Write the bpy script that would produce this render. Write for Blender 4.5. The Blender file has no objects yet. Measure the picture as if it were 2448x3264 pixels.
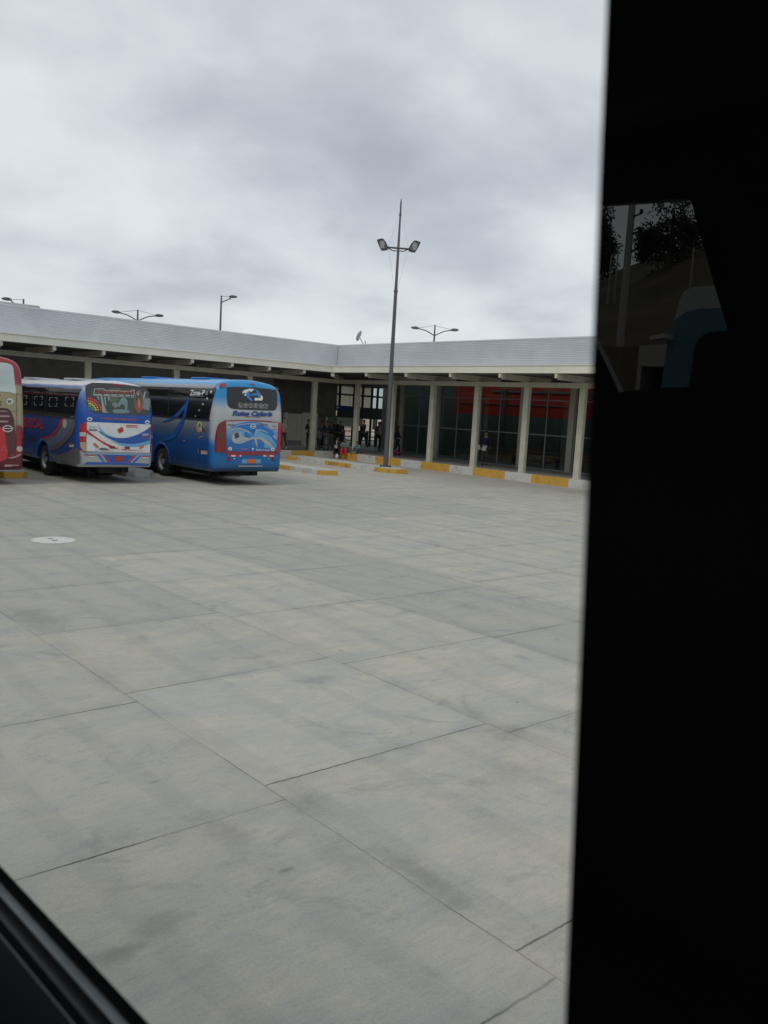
import bpy, bmesh, math, random
from mathutils import Vector, Matrix
from mathutils.bvhtree import BVHTree
random.seed(7)
S = bpy.context.scene
COL = S.collection
R = math.radians
pi = math.pi

# ------------------------------------------------------------------ camera
H = 2.6
YAW, PITCH, ROLL = R(48.7812), R(6.4909), R(3.3682)
fwd = Vector((math.cos(YAW)*math.cos(PITCH), math.sin(YAW)*math.cos(PITCH), -math.sin(PITCH)))
rt0 = Vector((math.sin(YAW), -math.cos(YAW), 0)); up0 = rt0.cross(fwd)
rt = math.cos(ROLL)*rt0 + math.sin(ROLL)*up0
up = -math.sin(ROLL)*rt0 + math.cos(ROLL)*up0
cam = bpy.data.objects.new('camera', bpy.data.cameras.new('camera')); COL.objects.link(cam)
M = Matrix((rt, up, -fwd)).transposed().to_4x4(); M.translation = Vector((0, 0, H))
cam.matrix_world = M
cam.data.sensor_fit = 'VERTICAL'; cam.data.sensor_height = 36; cam.data.lens = 2740.3/3264*36
cam.data.clip_start = 0.02; cam.data.clip_end = 3000
cam.data.dof.use_dof = True; cam.data.dof.focus_distance = 36; cam.data.dof.aperture_fstop = 13
S.camera = cam
S.render.resolution_x = 768; S.render.resolution_y = 1024

# ------------------------------------------------------------------ light and sky
S.view_settings.view_transform = 'Standard'; S.view_settings.look = 'None'
S.view_settings.exposure = 0.0; S.view_settings.gamma = 1
sun_dir = Vector((0.72, 0.30, -1.05)).normalized()
sd = bpy.data.lights.new('sun', 'SUN'); sd.energy = 0.8; sd.angle = R(25); sd.color = (1, .96, .9)
so = bpy.data.objects.new('sun', sd); COL.objects.link(so)
so.rotation_euler = sun_dir.to_track_quat('-Z', 'Y').to_euler()
w = bpy.data.worlds.new('World'); S.world = w; w.use_nodes = True
nt = w.node_tree; nt.nodes.clear()
def N(nt, t, **k):
    n = nt.nodes.new(t)
    for a, v in k.items():
        if a.startswith('i_'): n.inputs[a[2:].replace('_', ' ')].default_value = v
        else: setattr(n, a, v)
    return n
def ramp(nt, fac, stops, interp='LINEAR'):
    n = nt.nodes.new('ShaderNodeValToRGB'); n.color_ramp.interpolation = interp
    el = n.color_ramp.elements
    while len(el) < len(stops): el.new(.5)
    for e, (p, c) in zip(el, stops):
        e.position = p; e.color = (*c, 1) if len(c) == 3 else c
    if fac is not None: nt.links.new(fac, n.inputs[0])
    return n
def math_(nt, op, a, b=None, c=None, clamp=False):
    n = nt.nodes.new('ShaderNodeMath'); n.operation = op; n.use_clamp = clamp
    for i, v in enumerate((a, b, c)):
        if v is None: continue
        if isinstance(v, (int, float)): n.inputs[i].default_value = v
        else: nt.links.new(v, n.inputs[i])
    return n.outputs[0]
def mixc(nt, f, a, b, mode='MIX'):
    n = nt.nodes.new('ShaderNodeMix'); n.data_type = 'RGBA'; n.blend_type = mode
    for s, v in ((n.inputs[0], f), (n.inputs[6], a), (n.inputs[7], b)):
        if isinstance(v, (int, float)): s.default_value = v
        elif isinstance(v, tuple): s.default_value = (*v, 1) if len(v) == 3 else v
        else: nt.links.new(v, s)
    return n.outputs[2]
sky = N(nt, 'ShaderNodeTexSky', sky_type='NISHITA', sun_disc=False, sun_elevation=R(51), sun_rotation=R(234))
tc = N(nt, 'ShaderNodeTexCoord'); sp = N(nt, 'ShaderNodeSeparateXYZ'); nt.links.new(tc.outputs['Generated'], sp.inputs[0])
zz = math_(nt, 'ADD', math_(nt, 'MAXIMUM', sp.outputs[2], 0.0), 0.32)
px = math_(nt, 'DIVIDE', sp.outputs[0], zz); py = math_(nt, 'DIVIDE', sp.outputs[1], zz)
cb = N(nt, 'ShaderNodeCombineXYZ'); nt.links.new(px, cb.inputs[0]); nt.links.new(py, cb.inputs[1])
mp = N(nt, 'ShaderNodeMapping'); mp.inputs['Location'].default_value = (12, 3, 0)
nt.links.new(cb.outputs[0], mp.inputs[0])
n1 = N(nt, 'ShaderNodeTexNoise', i_Scale=0.95, i_Detail=3.0, i_Roughness=.45, i_Distortion=.2); nt.links.new(mp.outputs[0], n1.inputs['Vector'])
n2 = N(nt, 'ShaderNodeTexNoise', i_Scale=2.7, i_Detail=5.0, i_Roughness=.52, i_Distortion=.15); nt.links.new(mp.outputs[0], n2.inputs['Vector'])
f = math_(nt, 'ADD', math_(nt, 'MULTIPLY', n1.outputs[0], .56), math_(nt, 'MULTIPLY', n2.outputs[0], .44))
lift = nt.nodes.new('ShaderNodeMapRange'); lift.inputs[1].default_value = .02; lift.inputs[2].default_value = .55; lift.inputs[3].default_value = .045; lift.inputs[4].default_value = -.05
nt.links.new(sp.outputs[2], lift.inputs[0]); f = math_(nt, 'ADD', f, lift.outputs[0])      # thinner cloud towards the horizon
cr = ramp(nt, f, [(.33, (4.3, 4.7, 5.15)), (.43, (5.5, 6.0, 6.4)), (.50, (6.7, 7.25, 7.5)), (.58, (7.7, 8.2, 8.4))])
col = mixc(nt, .93, sky.outputs[0], cr.outputs[0])
bg = N(nt, 'ShaderNodeBackground', i_Strength=0.1); nt.links.new(col, bg.inputs[0])
wo = N(nt, 'ShaderNodeOutputWorld'); nt.links.new(bg.outputs[0], wo.inputs[0])
# ------------------------------------------------------------------ materials
MATS = {}
def mat(name, c, rough=.6, metal=0, spec=.5, noise=0, nscale=8, coat=0, bump=0):
    if name in MATS: return MATS[name]
    m = bpy.data.materials.new(name); m.use_nodes = True; t = m.node_tree; b = t.nodes['Principled BSDF']
    b.inputs['Base Color'].default_value = (*c, 1); b.inputs['Roughness'].default_value = rough
    b.inputs['Metallic'].default_value = metal; b.inputs['Specular IOR Level'].default_value = spec
    if coat: b.inputs['Coat Weight'].default_value = coat; b.inputs['Coat Roughness'].default_value = .08
    if noise or bump:
        o = N(t, 'ShaderNodeTexCoord'); n = N(t, 'ShaderNodeTexNoise', i_Scale=float(nscale), i_Detail=6.0, i_Roughness=.6)
        t.links.new(o.outputs['Object'], n.inputs['Vector'])
        if noise:
            r = ramp(t, n.outputs[0], [(.3, tuple(x*(1-noise) for x in c)), (.7, tuple(min(1, x*(1+noise)) for x in c))])
            t.links.new(r.outputs[0], b.inputs['Base Color'])
        if bump:
            bn = N(t, 'ShaderNodeBump', i_Strength=bump, i_Distance=.01); t.links.new(n.outputs[0], bn.inputs['Height']); t.links.new(bn.outputs[0], b.inputs['Normal'])
    MATS[name] = m
    return m
paint = dict(bluepaint=(.01, .10, .42), lightblue=(.14, .40, .70), lightblue2=(.12, .36, .62), midblue=(.012, .19, .58), midblue2=(.02, .10, .36), dkblue=(.015, .05, .16),
    logoblue=(.03, .2, .55), redpaint=(.55, .025, .035), redpaint2=(.30, .02, .03), redflower=(.5, .05, .03), hatchwhite=(.72, .73, .73), white=(.75, .75, .75), white2=(.7, .72, .8),
    pale=(.5, .5, .45), pale2=(.33, .34, .34), palegrey=(.42, .5, .56), loopgrey=(.40, .45, .48), greytext=(.12, .13, .14), greyblue=(.12, .17, .27), warmgrey=(.13, .13, .135), darkslate=(.03, .05, .09),
    brown=(.10, .07, .06), pinkred=(.5, .12, .14), palepink=(.42, .27, .28), maroon=(.10, .022, .03), darkmaroon=(.03, .008, .01), plate=(.35, .03, .02), orangeplate=(.62, .14, .03), paleyellow=(.5, .5, .22), pinkish=(.55, .2, .18),
    pic_dkgreen=(.035, .055, .045), pic_green=(.08, .13, .06), pic_pale=(.30, .36, .38), pic_teal=(.16, .25, .26), pic_grey=(.2, .22, .22), pic_ochre=(.2, .12, .07), pic_red=(.38, .06, .05), pic_skin=(.4, .26, .2),
    pic_rainred=(.6, .04, .05), pic_orange=(.7, .2, .03), pic_yellow=(.6, .52, .08), pic_grn2=(.08, .34, .07), pic_blue=(.03, .16, .42), darkgrey=(.035, .035, .04), steelblue=(.1, .2, .4))
for k, c in paint.items(): mat(k, c, .35, noise=.08, nscale=5, coat=.3)
for k, c in dict(redlens=(.42, .015, .025), redlensdark=(.2, .012, .02), darkred=(.2, .01, .02), amber=(.55, .16, .03), paleamber=(.4, .36, .22), whitelens=(.5, .48, .45), brownlens=(.12, .04, .02)).items(): mat(k, c, .15, coat=.6)
mat('chrome', (.8, .8, .8), .15, 1); mat('chrome2', (.35, .36, .38), .35, .8)
mat('blackglass', (.012, .013, .016), .06, 0, .5); mat('filmglass', (.04, .045, .045), .1); mat('mirrorglass', (.42, .46, .45), .04, .85)
mat('rubber', (.018, .018, .019), .8, noise=.3); mat('rim', (.38, .39, .40), .4, .5, noise=.2, nscale=12); mat('underbody', (.012, .012, .013), .9)
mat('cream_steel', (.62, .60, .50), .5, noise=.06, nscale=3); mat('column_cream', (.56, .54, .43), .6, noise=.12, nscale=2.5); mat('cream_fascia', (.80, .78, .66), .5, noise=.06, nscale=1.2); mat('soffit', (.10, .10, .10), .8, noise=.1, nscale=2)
mat('zinc', (.74, .76, .78), .45, .35, noise=.07, nscale=.6); mat('zinc_back', (.7, .72, .74), .5, .2, noise=.06)
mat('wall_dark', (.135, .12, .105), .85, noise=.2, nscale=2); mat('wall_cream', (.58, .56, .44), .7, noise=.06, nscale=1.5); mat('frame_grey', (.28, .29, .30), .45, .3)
mat('red_wall', (.60, .05, .035), .6, noise=.1, nscale=1); mat('floor_tile', (.30, .29, .27), .6, noise=.15, nscale=1.5); mat('sign_blue', (.02, .035, .28), .4)
mat('pole_grey', (.11, .115, .12), .5, .2, noise=.12, nscale=3); mat('lens_lamp', (.55, .58, .6), .2, 0, .8)
mat('concrete_light', (.50, .49, .44), .85, noise=.12, nscale=3, bump=.2); mat('black_trim', (.008, .008, .009), .25, 0, .3)
mat('gasket', (.04, .05, .05), .45, noise=.3, nscale=30); mat('alu_strip', (.34, .38, .38), .5, .2, noise=.25, nscale=25); mat('cabin', (.35, .35, .37), .9, spec=.2)
mat('timber_brown', (.10, .06, .035), .7, noise=.2)

def glass_mat(name, tint, refl=.9):
    m = bpy.data.materials.new(name); m.use_nodes = True; t = m.node_tree; t.nodes.clear()
    o = N(t, 'ShaderNodeOutputMaterial'); a = N(t, 'ShaderNodeBsdfTransparent'); a.inputs[0].default_value = (*tint, 1)
    g = N(t, 'ShaderNodeBsdfGlossy'); g.inputs['Roughness'].default_value = .02; g.inputs[0].default_value = (refl, refl, refl, 1)
    fr = N(t, 'ShaderNodeFresnel'); fr.inputs[0].default_value = 1.5; mx = N(t, 'ShaderNodeMixShader')
    ge = N(t, 'ShaderNodeNewGeometry'); ff = math_(t, 'MULTIPLY', fr.outputs[0], math_(t, 'SUBTRACT', 1.0, ge.outputs['Backfacing']))
    t.links.new(ff, mx.inputs[0]); t.links.new(a.outputs[0], mx.inputs[1]); t.links.new(g.outputs[0], mx.inputs[2]); t.links.new(mx.outputs[0], o.inputs[0])
    MATS[name] = m; return m
glass_mat('shop_glass', (.66, .70, .69))

def zramp_mat(name, rear, side, ysplit=.32, rough=.3, wob=.06):
    """body paint sprayed in bands: colour by height, other bands for the tail than for the flank"""
    m = bpy.data.materials.new(name); m.use_nodes = True; t = m.node_tree; b = t.nodes['Principled BSDF']
    o = N(t, 'ShaderNodeTexCoord'); s = N(t, 'ShaderNodeSeparateXYZ'); t.links.new(o.outputs['Object'], s.inputs[0])
    n = N(t, 'ShaderNodeTexNoise', i_Scale=1.3, i_Detail=4.0); t.links.new(o.outputs['Object'], n.inputs['Vector'])
    z = math_(t, 'DIVIDE', math_(t, 'ADD', s.outputs[2], math_(t, 'MULTIPLY', math_(t, 'SUBTRACT', n.outputs[0], .5), wob)), 4.0)
    a = ramp(t, z, [(q/4, c) for q, c in rear]); c_ = ramp(t, z, [(q/4, c) for q, c in side])
    f = math_(t, 'MULTIPLY', math_(t, 'SUBTRACT', s.outputs[1], ysplit-.08), 6.0, clamp=True)
    cc = mixc(t, f, a.outputs[0], c_.outputs[0])
    n2 = N(t, 'ShaderNodeTexNoise', i_Scale=4.0, i_Detail=8.0); t.links.new(o.outputs['Object'], n2.inputs['Vector'])
    dirt = math_(t, 'MULTIPLY', n2.outputs[0], .12)
    cc = mixc(t, dirt, cc, (.16, .155, .145))
    t.links.new(cc, b.inputs['Base Color']); b.inputs['Roughness'].default_value = rough
    b.inputs['Coat Weight'].default_value = .12; b.inputs['Coat Roughness'].default_value = .12; b.inputs['Specular IOR Level'].default_value = .35
    MATS[name] = m; return m
GRY = (.42, .43, .44); BLU = (.008, .09, .42); NAV = (.016, .06, .22); SKYB = (.055, .30, .70)
zramp_mat('paint_flowers', [(.5, GRY), (.97, GRY), (1.0, BLU), (2.05, BLU), (2.45, (.05, .13, .42)), (2.95, (.35, .42, .55)), (3.0, (.7, .72, .74))],
          [(.5, (.2, .2, .2)), (.6, (.008, .07, .27)), (1.9, (.008, .06, .25)), (2.84, (.008, .06, .26)), (2.9, (.02, .09, .32)), (2.94, (.62, .6, .6)), (3.2, (.7, .68, .68))])
zramp_mat('paint_silver', [(.45, (.012, .03, .06)), (.75, (.006, .14, .40)), (1.3, (.008, .18, .48)), (1.55, (.40, .42, .45)), (2.45, (.52, .54, .56)), (2.85, (.02, .27, .62)), (3.4, (.04, .33, .70))],
          [(.45, (.004, .04, .13)), (.9, (.004, .06, .22)), (1.35, (.006, .07, .27)), (1.7, (.09, .13, .20)), (2.0, (.22, .24, .27)), (3.08, (.26, .28, .31)), (3.2, (.33, .36, .42)), (3.24, (.08, .33, .70)), (3.5, (.10, .38, .75))], wob=.12)
zramp_mat('paint_cream', [(.45, (.12, .015, .02)), (1.3, (.16, .02, .025)), (1.75, (.40, .345, .215)), (2.75, (.40, .345, .215)), (2.85, (.30, .03, .05)), (3.4, (.32, .035, .05)), (3.6, (.4, .04, .05))],
          [(.45, (.2, .02, .03)), (1.2, (.3, .03, .04)), (1.7, (.45, .39, .25)), (2.8, (.45, .39, .25)), (2.9, (.4, .03, .05)), (3.6, (.5, .04, .06))])
m = bpy.data.materials.new('hatchblend'); m.use_nodes = True; t = m.node_tree; b = t.nodes['Principled BSDF']
o = N(t, 'ShaderNodeTexCoord'); s_ = N(t, 'ShaderNodeSeparateXYZ'); t.links.new(o.outputs['Object'], s_.inputs[0])
n_ = N(t, 'ShaderNodeTexNoise', i_Scale=2.5, i_Detail=4.0); t.links.new(o.outputs['Object'], n_.inputs['Vector'])
zq = math_(t, 'DIVIDE', math_(t, 'ADD', s_.outputs[2], math_(t, 'MULTIPLY', math_(t, 'SUBTRACT', n_.outputs[0], .5), .35)), 4.0)
r_ = ramp(t, zq, [(1.1/4, (.02, .13, .42)), (1.5/4, (.03, .2, .52)), (1.75/4, (.2, .36, .55)), (2.0/4, (.45, .48, .5))]); t.links.new(r_.outputs[0], b.inputs['Base Color']); b.inputs['Roughness'].default_value = .3; MATS['hatchblend'] = m

def stripes_mat(name, axis, cuts, base_dirt=.25):
    """kerb paint: blocks of yellow and white whose ends lie at the given distances along one axis"""
    m = bpy.data.materials.new(name); m.use_nodes = True; t = m.node_tree; b = t.nodes['Principled BSDF']
    o = N(t, 'ShaderNodeTexCoord'); s = N(t, 'ShaderNodeSeparateXYZ'); t.links.new(o.outputs['Object'], s.inputs[0])
    nn = N(t, 'ShaderNodeTexNoise', i_Scale=9.0, i_Detail=5.0); t.links.new(o.outputs['Object'], nn.inputs['Vector'])
    v = math_(t, 'ADD', s.outputs[axis], math_(t, 'MULTIPLY', math_(t, 'SUBTRACT', nn.outputs[0], .5), .05))
    lo, hi = cuts[0][0], cuts[-1][0]+.001
    Y = (.64, .36, .05); W = (.60, .60, .57)
    f = math_(t, 'DIVIDE', math_(t, 'SUBTRACT', v, lo), hi-lo)
    cur = [((c[0]-lo)/(hi-lo), Y if c[1] == 'y' else (W if c[1] == 'w' else (.36, .35, .30))) for c in cuts]
    r = ramp(t, f, cur, 'CONSTANT')
    n2 = N(t, 'ShaderNodeTexNoise', i_Scale=3.0, i_Detail=9.0, i_Roughness=.7); t.links.new(o.outputs['Object'], n2.inputs['Vector'])
    wear = ramp(t, n2.outputs[0], [(.50, (0, 0, 0)), (.68, (1, 1, 1))])
    cc = mixc(t, math_(t, 'MULTIPLY', wear.outputs[0], base_dirt), r.outputs[0], (.17, .155, .13))
    t.links.new(cc, b.inputs['Base Color']); b.inputs['Roughness'].default_value = .75
    MATS[name] = m; return m

# ------------------------------------------------------------------ mesh helpers
class MB:
    def __init__(s): s.bm = bmesh.new()
    def box(s, x0, x1, y0, y1, z0, z1, m=None):
        v = [s.bm.verts.new(p) for p in ((x0,y0,z0),(x1,y0,z0),(x1,y1,z0),(x0,y1,z0),(x0,y0,z1),(x1,y0,z1),(x1,y1,z1),(x0,y1,z1))]
        if m is not None:
            for q in v: q.co = m @ q.co
        for f in ((0,3,2,1),(4,5,6,7),(0,1,5,4),(1,2,6,5),(2,3,7,6),(3,0,4,7)): s.bm.faces.new([v[i] for i in f])
        return s
    def tube(s, a, b, r0, r1=None, n=10, cap=True):
        a = Vector(a); b = Vector(b); r1 = r0 if r1 is None else r1
        d = (b-a).normalized(); p = d.orthogonal().normalized(); q = d.cross(p)
        A = [s.bm.verts.new(a+(p*math.cos(2*pi*i/n)+q*math.sin(2*pi*i/n))*r0) for i in range(n)]
        B = [s.bm.verts.new(b+(p*math.cos(2*pi*i/n)+q*math.sin(2*pi*i/n))*r1) for i in range(n)]
        for i in range(n): s.bm.faces.new((A[i], A[(i+1)%n], B[(i+1)%n], B[i]))
        if cap: s.bm.faces.new(A[::-1]); s.bm.faces.new(B)
        return s
    def path(s, pts, r, n=8):
        for a, b in zip(pts, pts[1:]): s.tube(a, b, r, r, n)
        return s
    def prism(s, poly, d, off):
        """poly: list of 3D points, extruded by vector d"""
        d = Vector(d); A = [s.bm.verts.new(Vector(p)+Vector(off)) for p in poly]; B = [s.bm.verts.new(Vector(p)+Vector(off)+d) for p in poly]
        n = len(A); s.bm.faces.new(A[::-1]); s.bm.faces.new(B)
        for i in range(n): s.bm.faces.new((A[i], A[(i+1)%n], B[(i+1)%n], B[i]))
        return s
    def lathe(s, prof, axis='x', n=28, at=(0,0,0), caps=True):
        """prof: (along, radius)"""
        rings = []
        for (h, r) in prof:
            ring = []
            for i in range(n):
                c, d = math.cos(2*pi*i/n)*r, math.sin(2*pi*i/n)*r
                p = (h, c, d) if axis == 'x' else ((c, h, d) if axis == 'y' else (c, d, h))
                ring.append(s.bm.verts.new(Vector(p)+Vector(at)))
            rings.append(ring)
        for A, B in zip(rings, rings[1:]):
            for i in range(n): s.bm.faces.new((A[i], A[(i+1)%n], B[(i+1)%n], B[i]))
        if caps: s.bm.faces.new(rings[0][::-1]); s.bm.faces.new(rings[-1])
        return s
    def done(s, name, m, parent=None, smooth=False, bevel=0, loc=None):
        bmesh.ops.recalc_face_normals(s.bm, faces=s.bm.faces)
        me = bpy.data.meshes.new(name); s.bm.to_mesh(me); s.bm.free()
        me.materials.append(MATS[m] if isinstance(m, str) else m)
        o = bpy.data.objects.new(name, me); COL.objects.link(o); o.parent = parent
        if smooth:
            for p in me.polygons: p.use_smooth = True
        if bevel:
            md = o.modifiers.new('bevel', 'BEVEL'); md.width = bevel; md.segments = 2; md.limit_method = 'ANGLE'
        if loc: o.location = loc
        return o
def thing(name, label, cat, loc=(0,0,0), rz=0, group=None):
    o = bpy.data.objects.new(name, None); COL.objects.link(o); o.location = loc; o.rotation_euler = (0,0,rz)
    o.empty_display_size = .1
    o['label'] = label; o['category'] = cat
    if group: o['group'] = group
    return o
def tag(o, label, cat, group=None):
    o['label'] = label; o['category'] = cat
    if group: o['group'] = group
    return o
def setting(o): o['kind'] = 'structure'; return o
def dup(root, loc, rz, label):
    r = root.copy(); COL.objects.link(r); r.location = loc; r.rotation_euler = (0,0,rz); r['label'] = label
    for ch in list(root.children):
        c = ch.copy(); COL.objects.link(c); c.parent = r
        for g in ch.children:
            d = g.copy(); COL.objects.link(d); d.parent = c
    return r

# ------------------------------------------------------------------ the yard
SW = 2.265; X0S = 3.215
def ground_mat():
    m = bpy.data.materials.new('yard_concrete'); m.use_nodes = True; t = m.node_tree; b = t.nodes['Principled BSDF']
    o = N(t, 'ShaderNodeTexCoord')
    at = N(t, 'ShaderNodeAttribute', attribute_name='slab')          # R: tone, G: warm/cool, B: unused
    uv = N(t, 'ShaderNodeUVMap', uv_map='UVMap'); su = N(t, 'ShaderNodeSeparateXYZ'); t.links.new(uv.outputs[0], su.inputs[0])
    sa = N(t, 'ShaderNodeSeparateColor'); t.links.new(at.outputs[0], sa.inputs[0])
    def noise(sc, det, ro=.6, scale=(1,1,1), rot=0, dist=0):
        mp = N(t, 'ShaderNodeMapping'); mp.inputs['Scale'].default_value = scale; mp.inputs['Rotation'].default_value = (0,0,rot)
        t.links.new(o.outputs['Object'], mp.inputs[0]); n = N(t, 'ShaderNodeTexNoise', i_Scale=sc, i_Detail=det, i_Roughness=ro, i_Distortion=dist); t.links.new(mp.outputs[0], n.inputs['Vector']); return n.outputs[0]
    big = noise(.55, 5.0, .6, (1,1,1), 0, .4); mid = noise(2.2, 7.0, .65, (1,1,1), 0, .5)
    streak = noise(3.0, 6.0, .7, (.35, 3.5, 1)); fine = noise(60, 4.0, .7); brush = noise(14, 5.0, .7, (.12, 3.0, 1), .04)
    patch = noise(1.1, 9.0, .68, (.75, 1.7, 1), .15, .5); mott = noise(11, 8.0, .75, (.7, 1.6, 1)); spk = noise(38, 6.0, .8)
    c = mixc(t, ramp(t, big, [(.36, (0,0,0)), (.64, (1,1,1))]).outputs[0], (.415, .412, .385), (.455, .436, .375))
    c = mixc(t, ramp(t, patch, [(.40, (0,0,0)), (.62, (1,1,1))]).outputs[0], c, (.525, .488, .395))
    c = mixc(t, math_(t, 'MULTIPLY', ramp(t, mid, [(.44, (0,0,0)), (.66, (1,1,1))]).outputs[0], .38), c, (.33, .335, .325))
    c = mixc(t, math_(t, 'MULTIPLY', ramp(t, streak, [(.45, (0,0,0)), (.75, (1,1,1))]).outputs[0], .3), c, (.54, .51, .42))
    c = mixc(t, math_(t, 'MULTIPLY', ramp(t, mott, [(.35, (1,1,1)), (.52, (0,0,0))]).outputs[0], .30), c, (.30, .29, .265))
    c = mixc(t, math_(t, 'MULTIPLY', ramp(t, spk, [(.30, (1,1,1)), (.40, (0,0,0))]).outputs[0], .35), c, (.20, .19, .17))
    tone = math_(t, 'ADD', sa.outputs[0], .5)
    v = N(t, 'ShaderNodeVectorMath', operation='SCALE'); t.links.new(c, v.inputs[0]); t.links.new(tone, v.inputs['Scale'])
    c = mixc(t, math_(t, 'MULTIPLY', sa.outputs[1], .36), v.outputs[0], (.38, .38, .365))
    fb = math_(t, 'ADD', math_(t, 'MULTIPLY', fine, .5), math_(t, 'MULTIPLY', brush, .16)); fb = math_(t, 'ADD', fb, .625)
    v2 = N(t, 'ShaderNodeVectorMath', operation='SCALE'); t.links.new(c, v2.inputs[0]); t.links.new(fb, v2.inputs['Scale']); c = v2.outputs[0]
    # chips, oil drips
    vo = N(t, 'ShaderNodeTexVoronoi', i_Scale=2.1, i_Randomness=1.0); mpv = N(t, 'ShaderNodeMapping'); mpv.inputs['Scale'].default_value = (1, 1.6, 1); t.links.new(o.outputs['Object'], mpv.inputs[0]); t.links.new(mpv.outputs[0], vo.inputs['Vector'])
    wob = math_(t, 'ADD', vo.outputs['Distance'], math_(t, 'MULTIPLY', math_(t, 'SUBTRACT', noise(22, 3.0), .5), .10))
    sr = N(t, 'ShaderNodeSeparateColor'); t.links.new(vo.outputs['Color'], sr.inputs[0])
    sel = math_(t, 'MULTIPLY', math_(t, 'GREATER_THAN', sr.outputs[0], .72), math_(t, 'LESS_THAN', wob, math_(t, 'MULTIPLY', sr.outputs[1], .055)))
    c = mixc(t, math_(t, 'MULTIPLY', sel, .55), c, (.10, .10, .095))
    st = noise(1.3, 8.0, .75, (1,1,1), 0, 1.2)
    c = mixc(t, math_(t, 'MULTIPLY', ramp(t, st, [(.55, (0,0,0)), (.66, (1,1,1))]).outputs[0], .34), c, (.17, .18, .18))
    # oil and water stains where they lie in the yard
    sx = None
    wn_ = math_(t, 'MULTIPLY', math_(t, 'SUBTRACT', noise(5.0, 8.0, .75), .5), 3.4)
    for (a, b_, rx, ry, k_) in ((1.64, 3.60, .16, .07, .55), (1.9, 3.69, .15, .10, .35), (3.30, 3.27, .10, .33, .5), (3.05, 3.7, .12, .3, .25), (5.47, 4.5, .2, .16, .45), (3.3, 4.36, .14, .2, .35), (4.9, 3.95, .35, .12, .22), (2.72, 3.76, .05, .02, .5), (2.33, 5.39, .05, .02, .6), (2.62, 5.22, .04, .02, .6), (4.97, 6.45, .2, .1, .4), (3.5, 10.0, .25, .6, .4), (2.67, 4.3, .1, .16, .3),
                             (13.5, 21.6, 1.6, 2.6, .22), (10.2, 22.3, 1.3, 2.2, .25), (17.0, 22.6, 1.5, 2.0, .18), (8, 18, 2.2, 1.2, .2), (20, 20, 2.5, 1.2, .15), (13, 16.5, 1.2, 2.4, .15), (26, 24, 2.0, 1.5, .15), (27.5, 20, .8, 3, .2)):
        vm = N(t, 'ShaderNodeVectorMath', operation='SUBTRACT'); vm.inputs[1].default_value = (a, b_, 0); t.links.new(o.outputs['Object'], vm.inputs[0])
        v3 = N(t, 'ShaderNodeVectorMath', operation='MULTIPLY'); v3.inputs[1].default_value = (1/rx, 1/ry, 0); t.links.new(vm.outputs[0], v3.inputs[0])
        v4 = N(t, 'ShaderNodeVectorMath', operation='LENGTH'); t.links.new(v3.outputs[0], v4.inputs[0])
        q_ = math_(t, 'MULTIPLY', math_(t, 'SUBTRACT', math_(t, 'SUBTRACT', 1.35, v4.outputs['Value']), wn_, clamp=True), k_)
        sx = q_ if sx is None else math_(t, 'MAXIMUM', sx, q_)
    c = mixc(t, math_(t, 'MULTIPLY', sx, .75), c, (.13, .13, .125))
    # faint tyre tracks swinging out of the bays
    wt = N(t, 'ShaderNodeTexWave', i_Scale=.42, i_Distortion=5.0, i_Detail=2.0, bands_direction='X'); wt.inputs['Detail Scale'].default_value = .35; t.links.new(o.outputs['Object'], wt.inputs['Vector'])
    tr = ramp(t, wt.outputs['Fac'], [(.80, (0,0,0)), (.90, (1,1,1))]).outputs[0]
    c = mixc(t, math_(t, 'MULTIPLY', math_(t, 'MULTIPLY', tr, streak), .22), c, (.17, .17, .165))
    # joints
    wv = math_(t, 'MULTIPLY', math_(t, 'SUBTRACT', noise(4.5, 6.0, .7), .5), .035)
    def edge(a, width, wq=1.0):
        e = math_(t, 'MULTIPLY', math_(t, 'SUBTRACT', .5, math_(t, 'ABSOLUTE', math_(t, 'SUBTRACT', math_(t, 'ADD', a, math_(t, 'MULTIPLY', wv, wq)), .5))), SW)
        q = N(t, 'ShaderNodeMapRange'); q.inputs[1].default_value = width*.5; q.inputs[2].default_value = width*1.3; q.inputs[3].default_value = 1; q.inputs[4].default_value = 0
        t.links.new(e, q.inputs[0]); return q.outputs[0], e
    jx, ex = edge(su.outputs[0], .005, .35); jy, ey = edge(su.outputs[1], .008, .5)
    brk = ramp(t, noise(.9, 4.0, .6), [(.40, (.20,)*3), (.58, (1,)*3)]).outputs[0]
    halo = N(t, 'ShaderNodeMapRange'); halo.inputs[1].default_value = 0; halo.inputs[2].default_value = .16; halo.inputs[3].default_value = .22; halo.inputs[4].default_value = 0
    t.links.new(math_(t, 'MINIMUM', ex, ey), halo.inputs[0])
    c = mixc(t, math_(t, 'MULTIPLY', halo.outputs[0], mid), c, (.14, .14, .135))
    j = math_(t, 'MULTIPLY', math_(t, 'MAXIMUM', math_(t, 'MULTIPLY', jx, .7), jy), brk)
    so = N(t, 'ShaderNodeSeparateXYZ'); t.links.new(o.outputs['Object'], so.inputs[0])     # joints are fainter towards the bays
    fl = N(t, 'ShaderNodeMapRange'); fl.inputs[1].default_value = 9; fl.inputs[2].default_value = 17; fl.inputs[3].default_value = .92; fl.inputs[4].default_value = .42; t.links.new(so.outputs[1], fl.inputs[0])
    c = mixc(t, math_(t, 'MULTIPLY', j, fl.outputs[0]), c, (.06, .06, .055))
    t.links.new(c, b.inputs['Base Color']); b.inputs['Roughness'].default_value = .8; b.inputs['Specular IOR Level'].default_value = .35
    bn = N(t, 'ShaderNodeBump', i_Strength=.15, i_Distance=.003); t.links.new(brush, bn.inputs['Height']); t.links.new(bn.outputs[0], b.inputs['Normal'])
    return m
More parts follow.
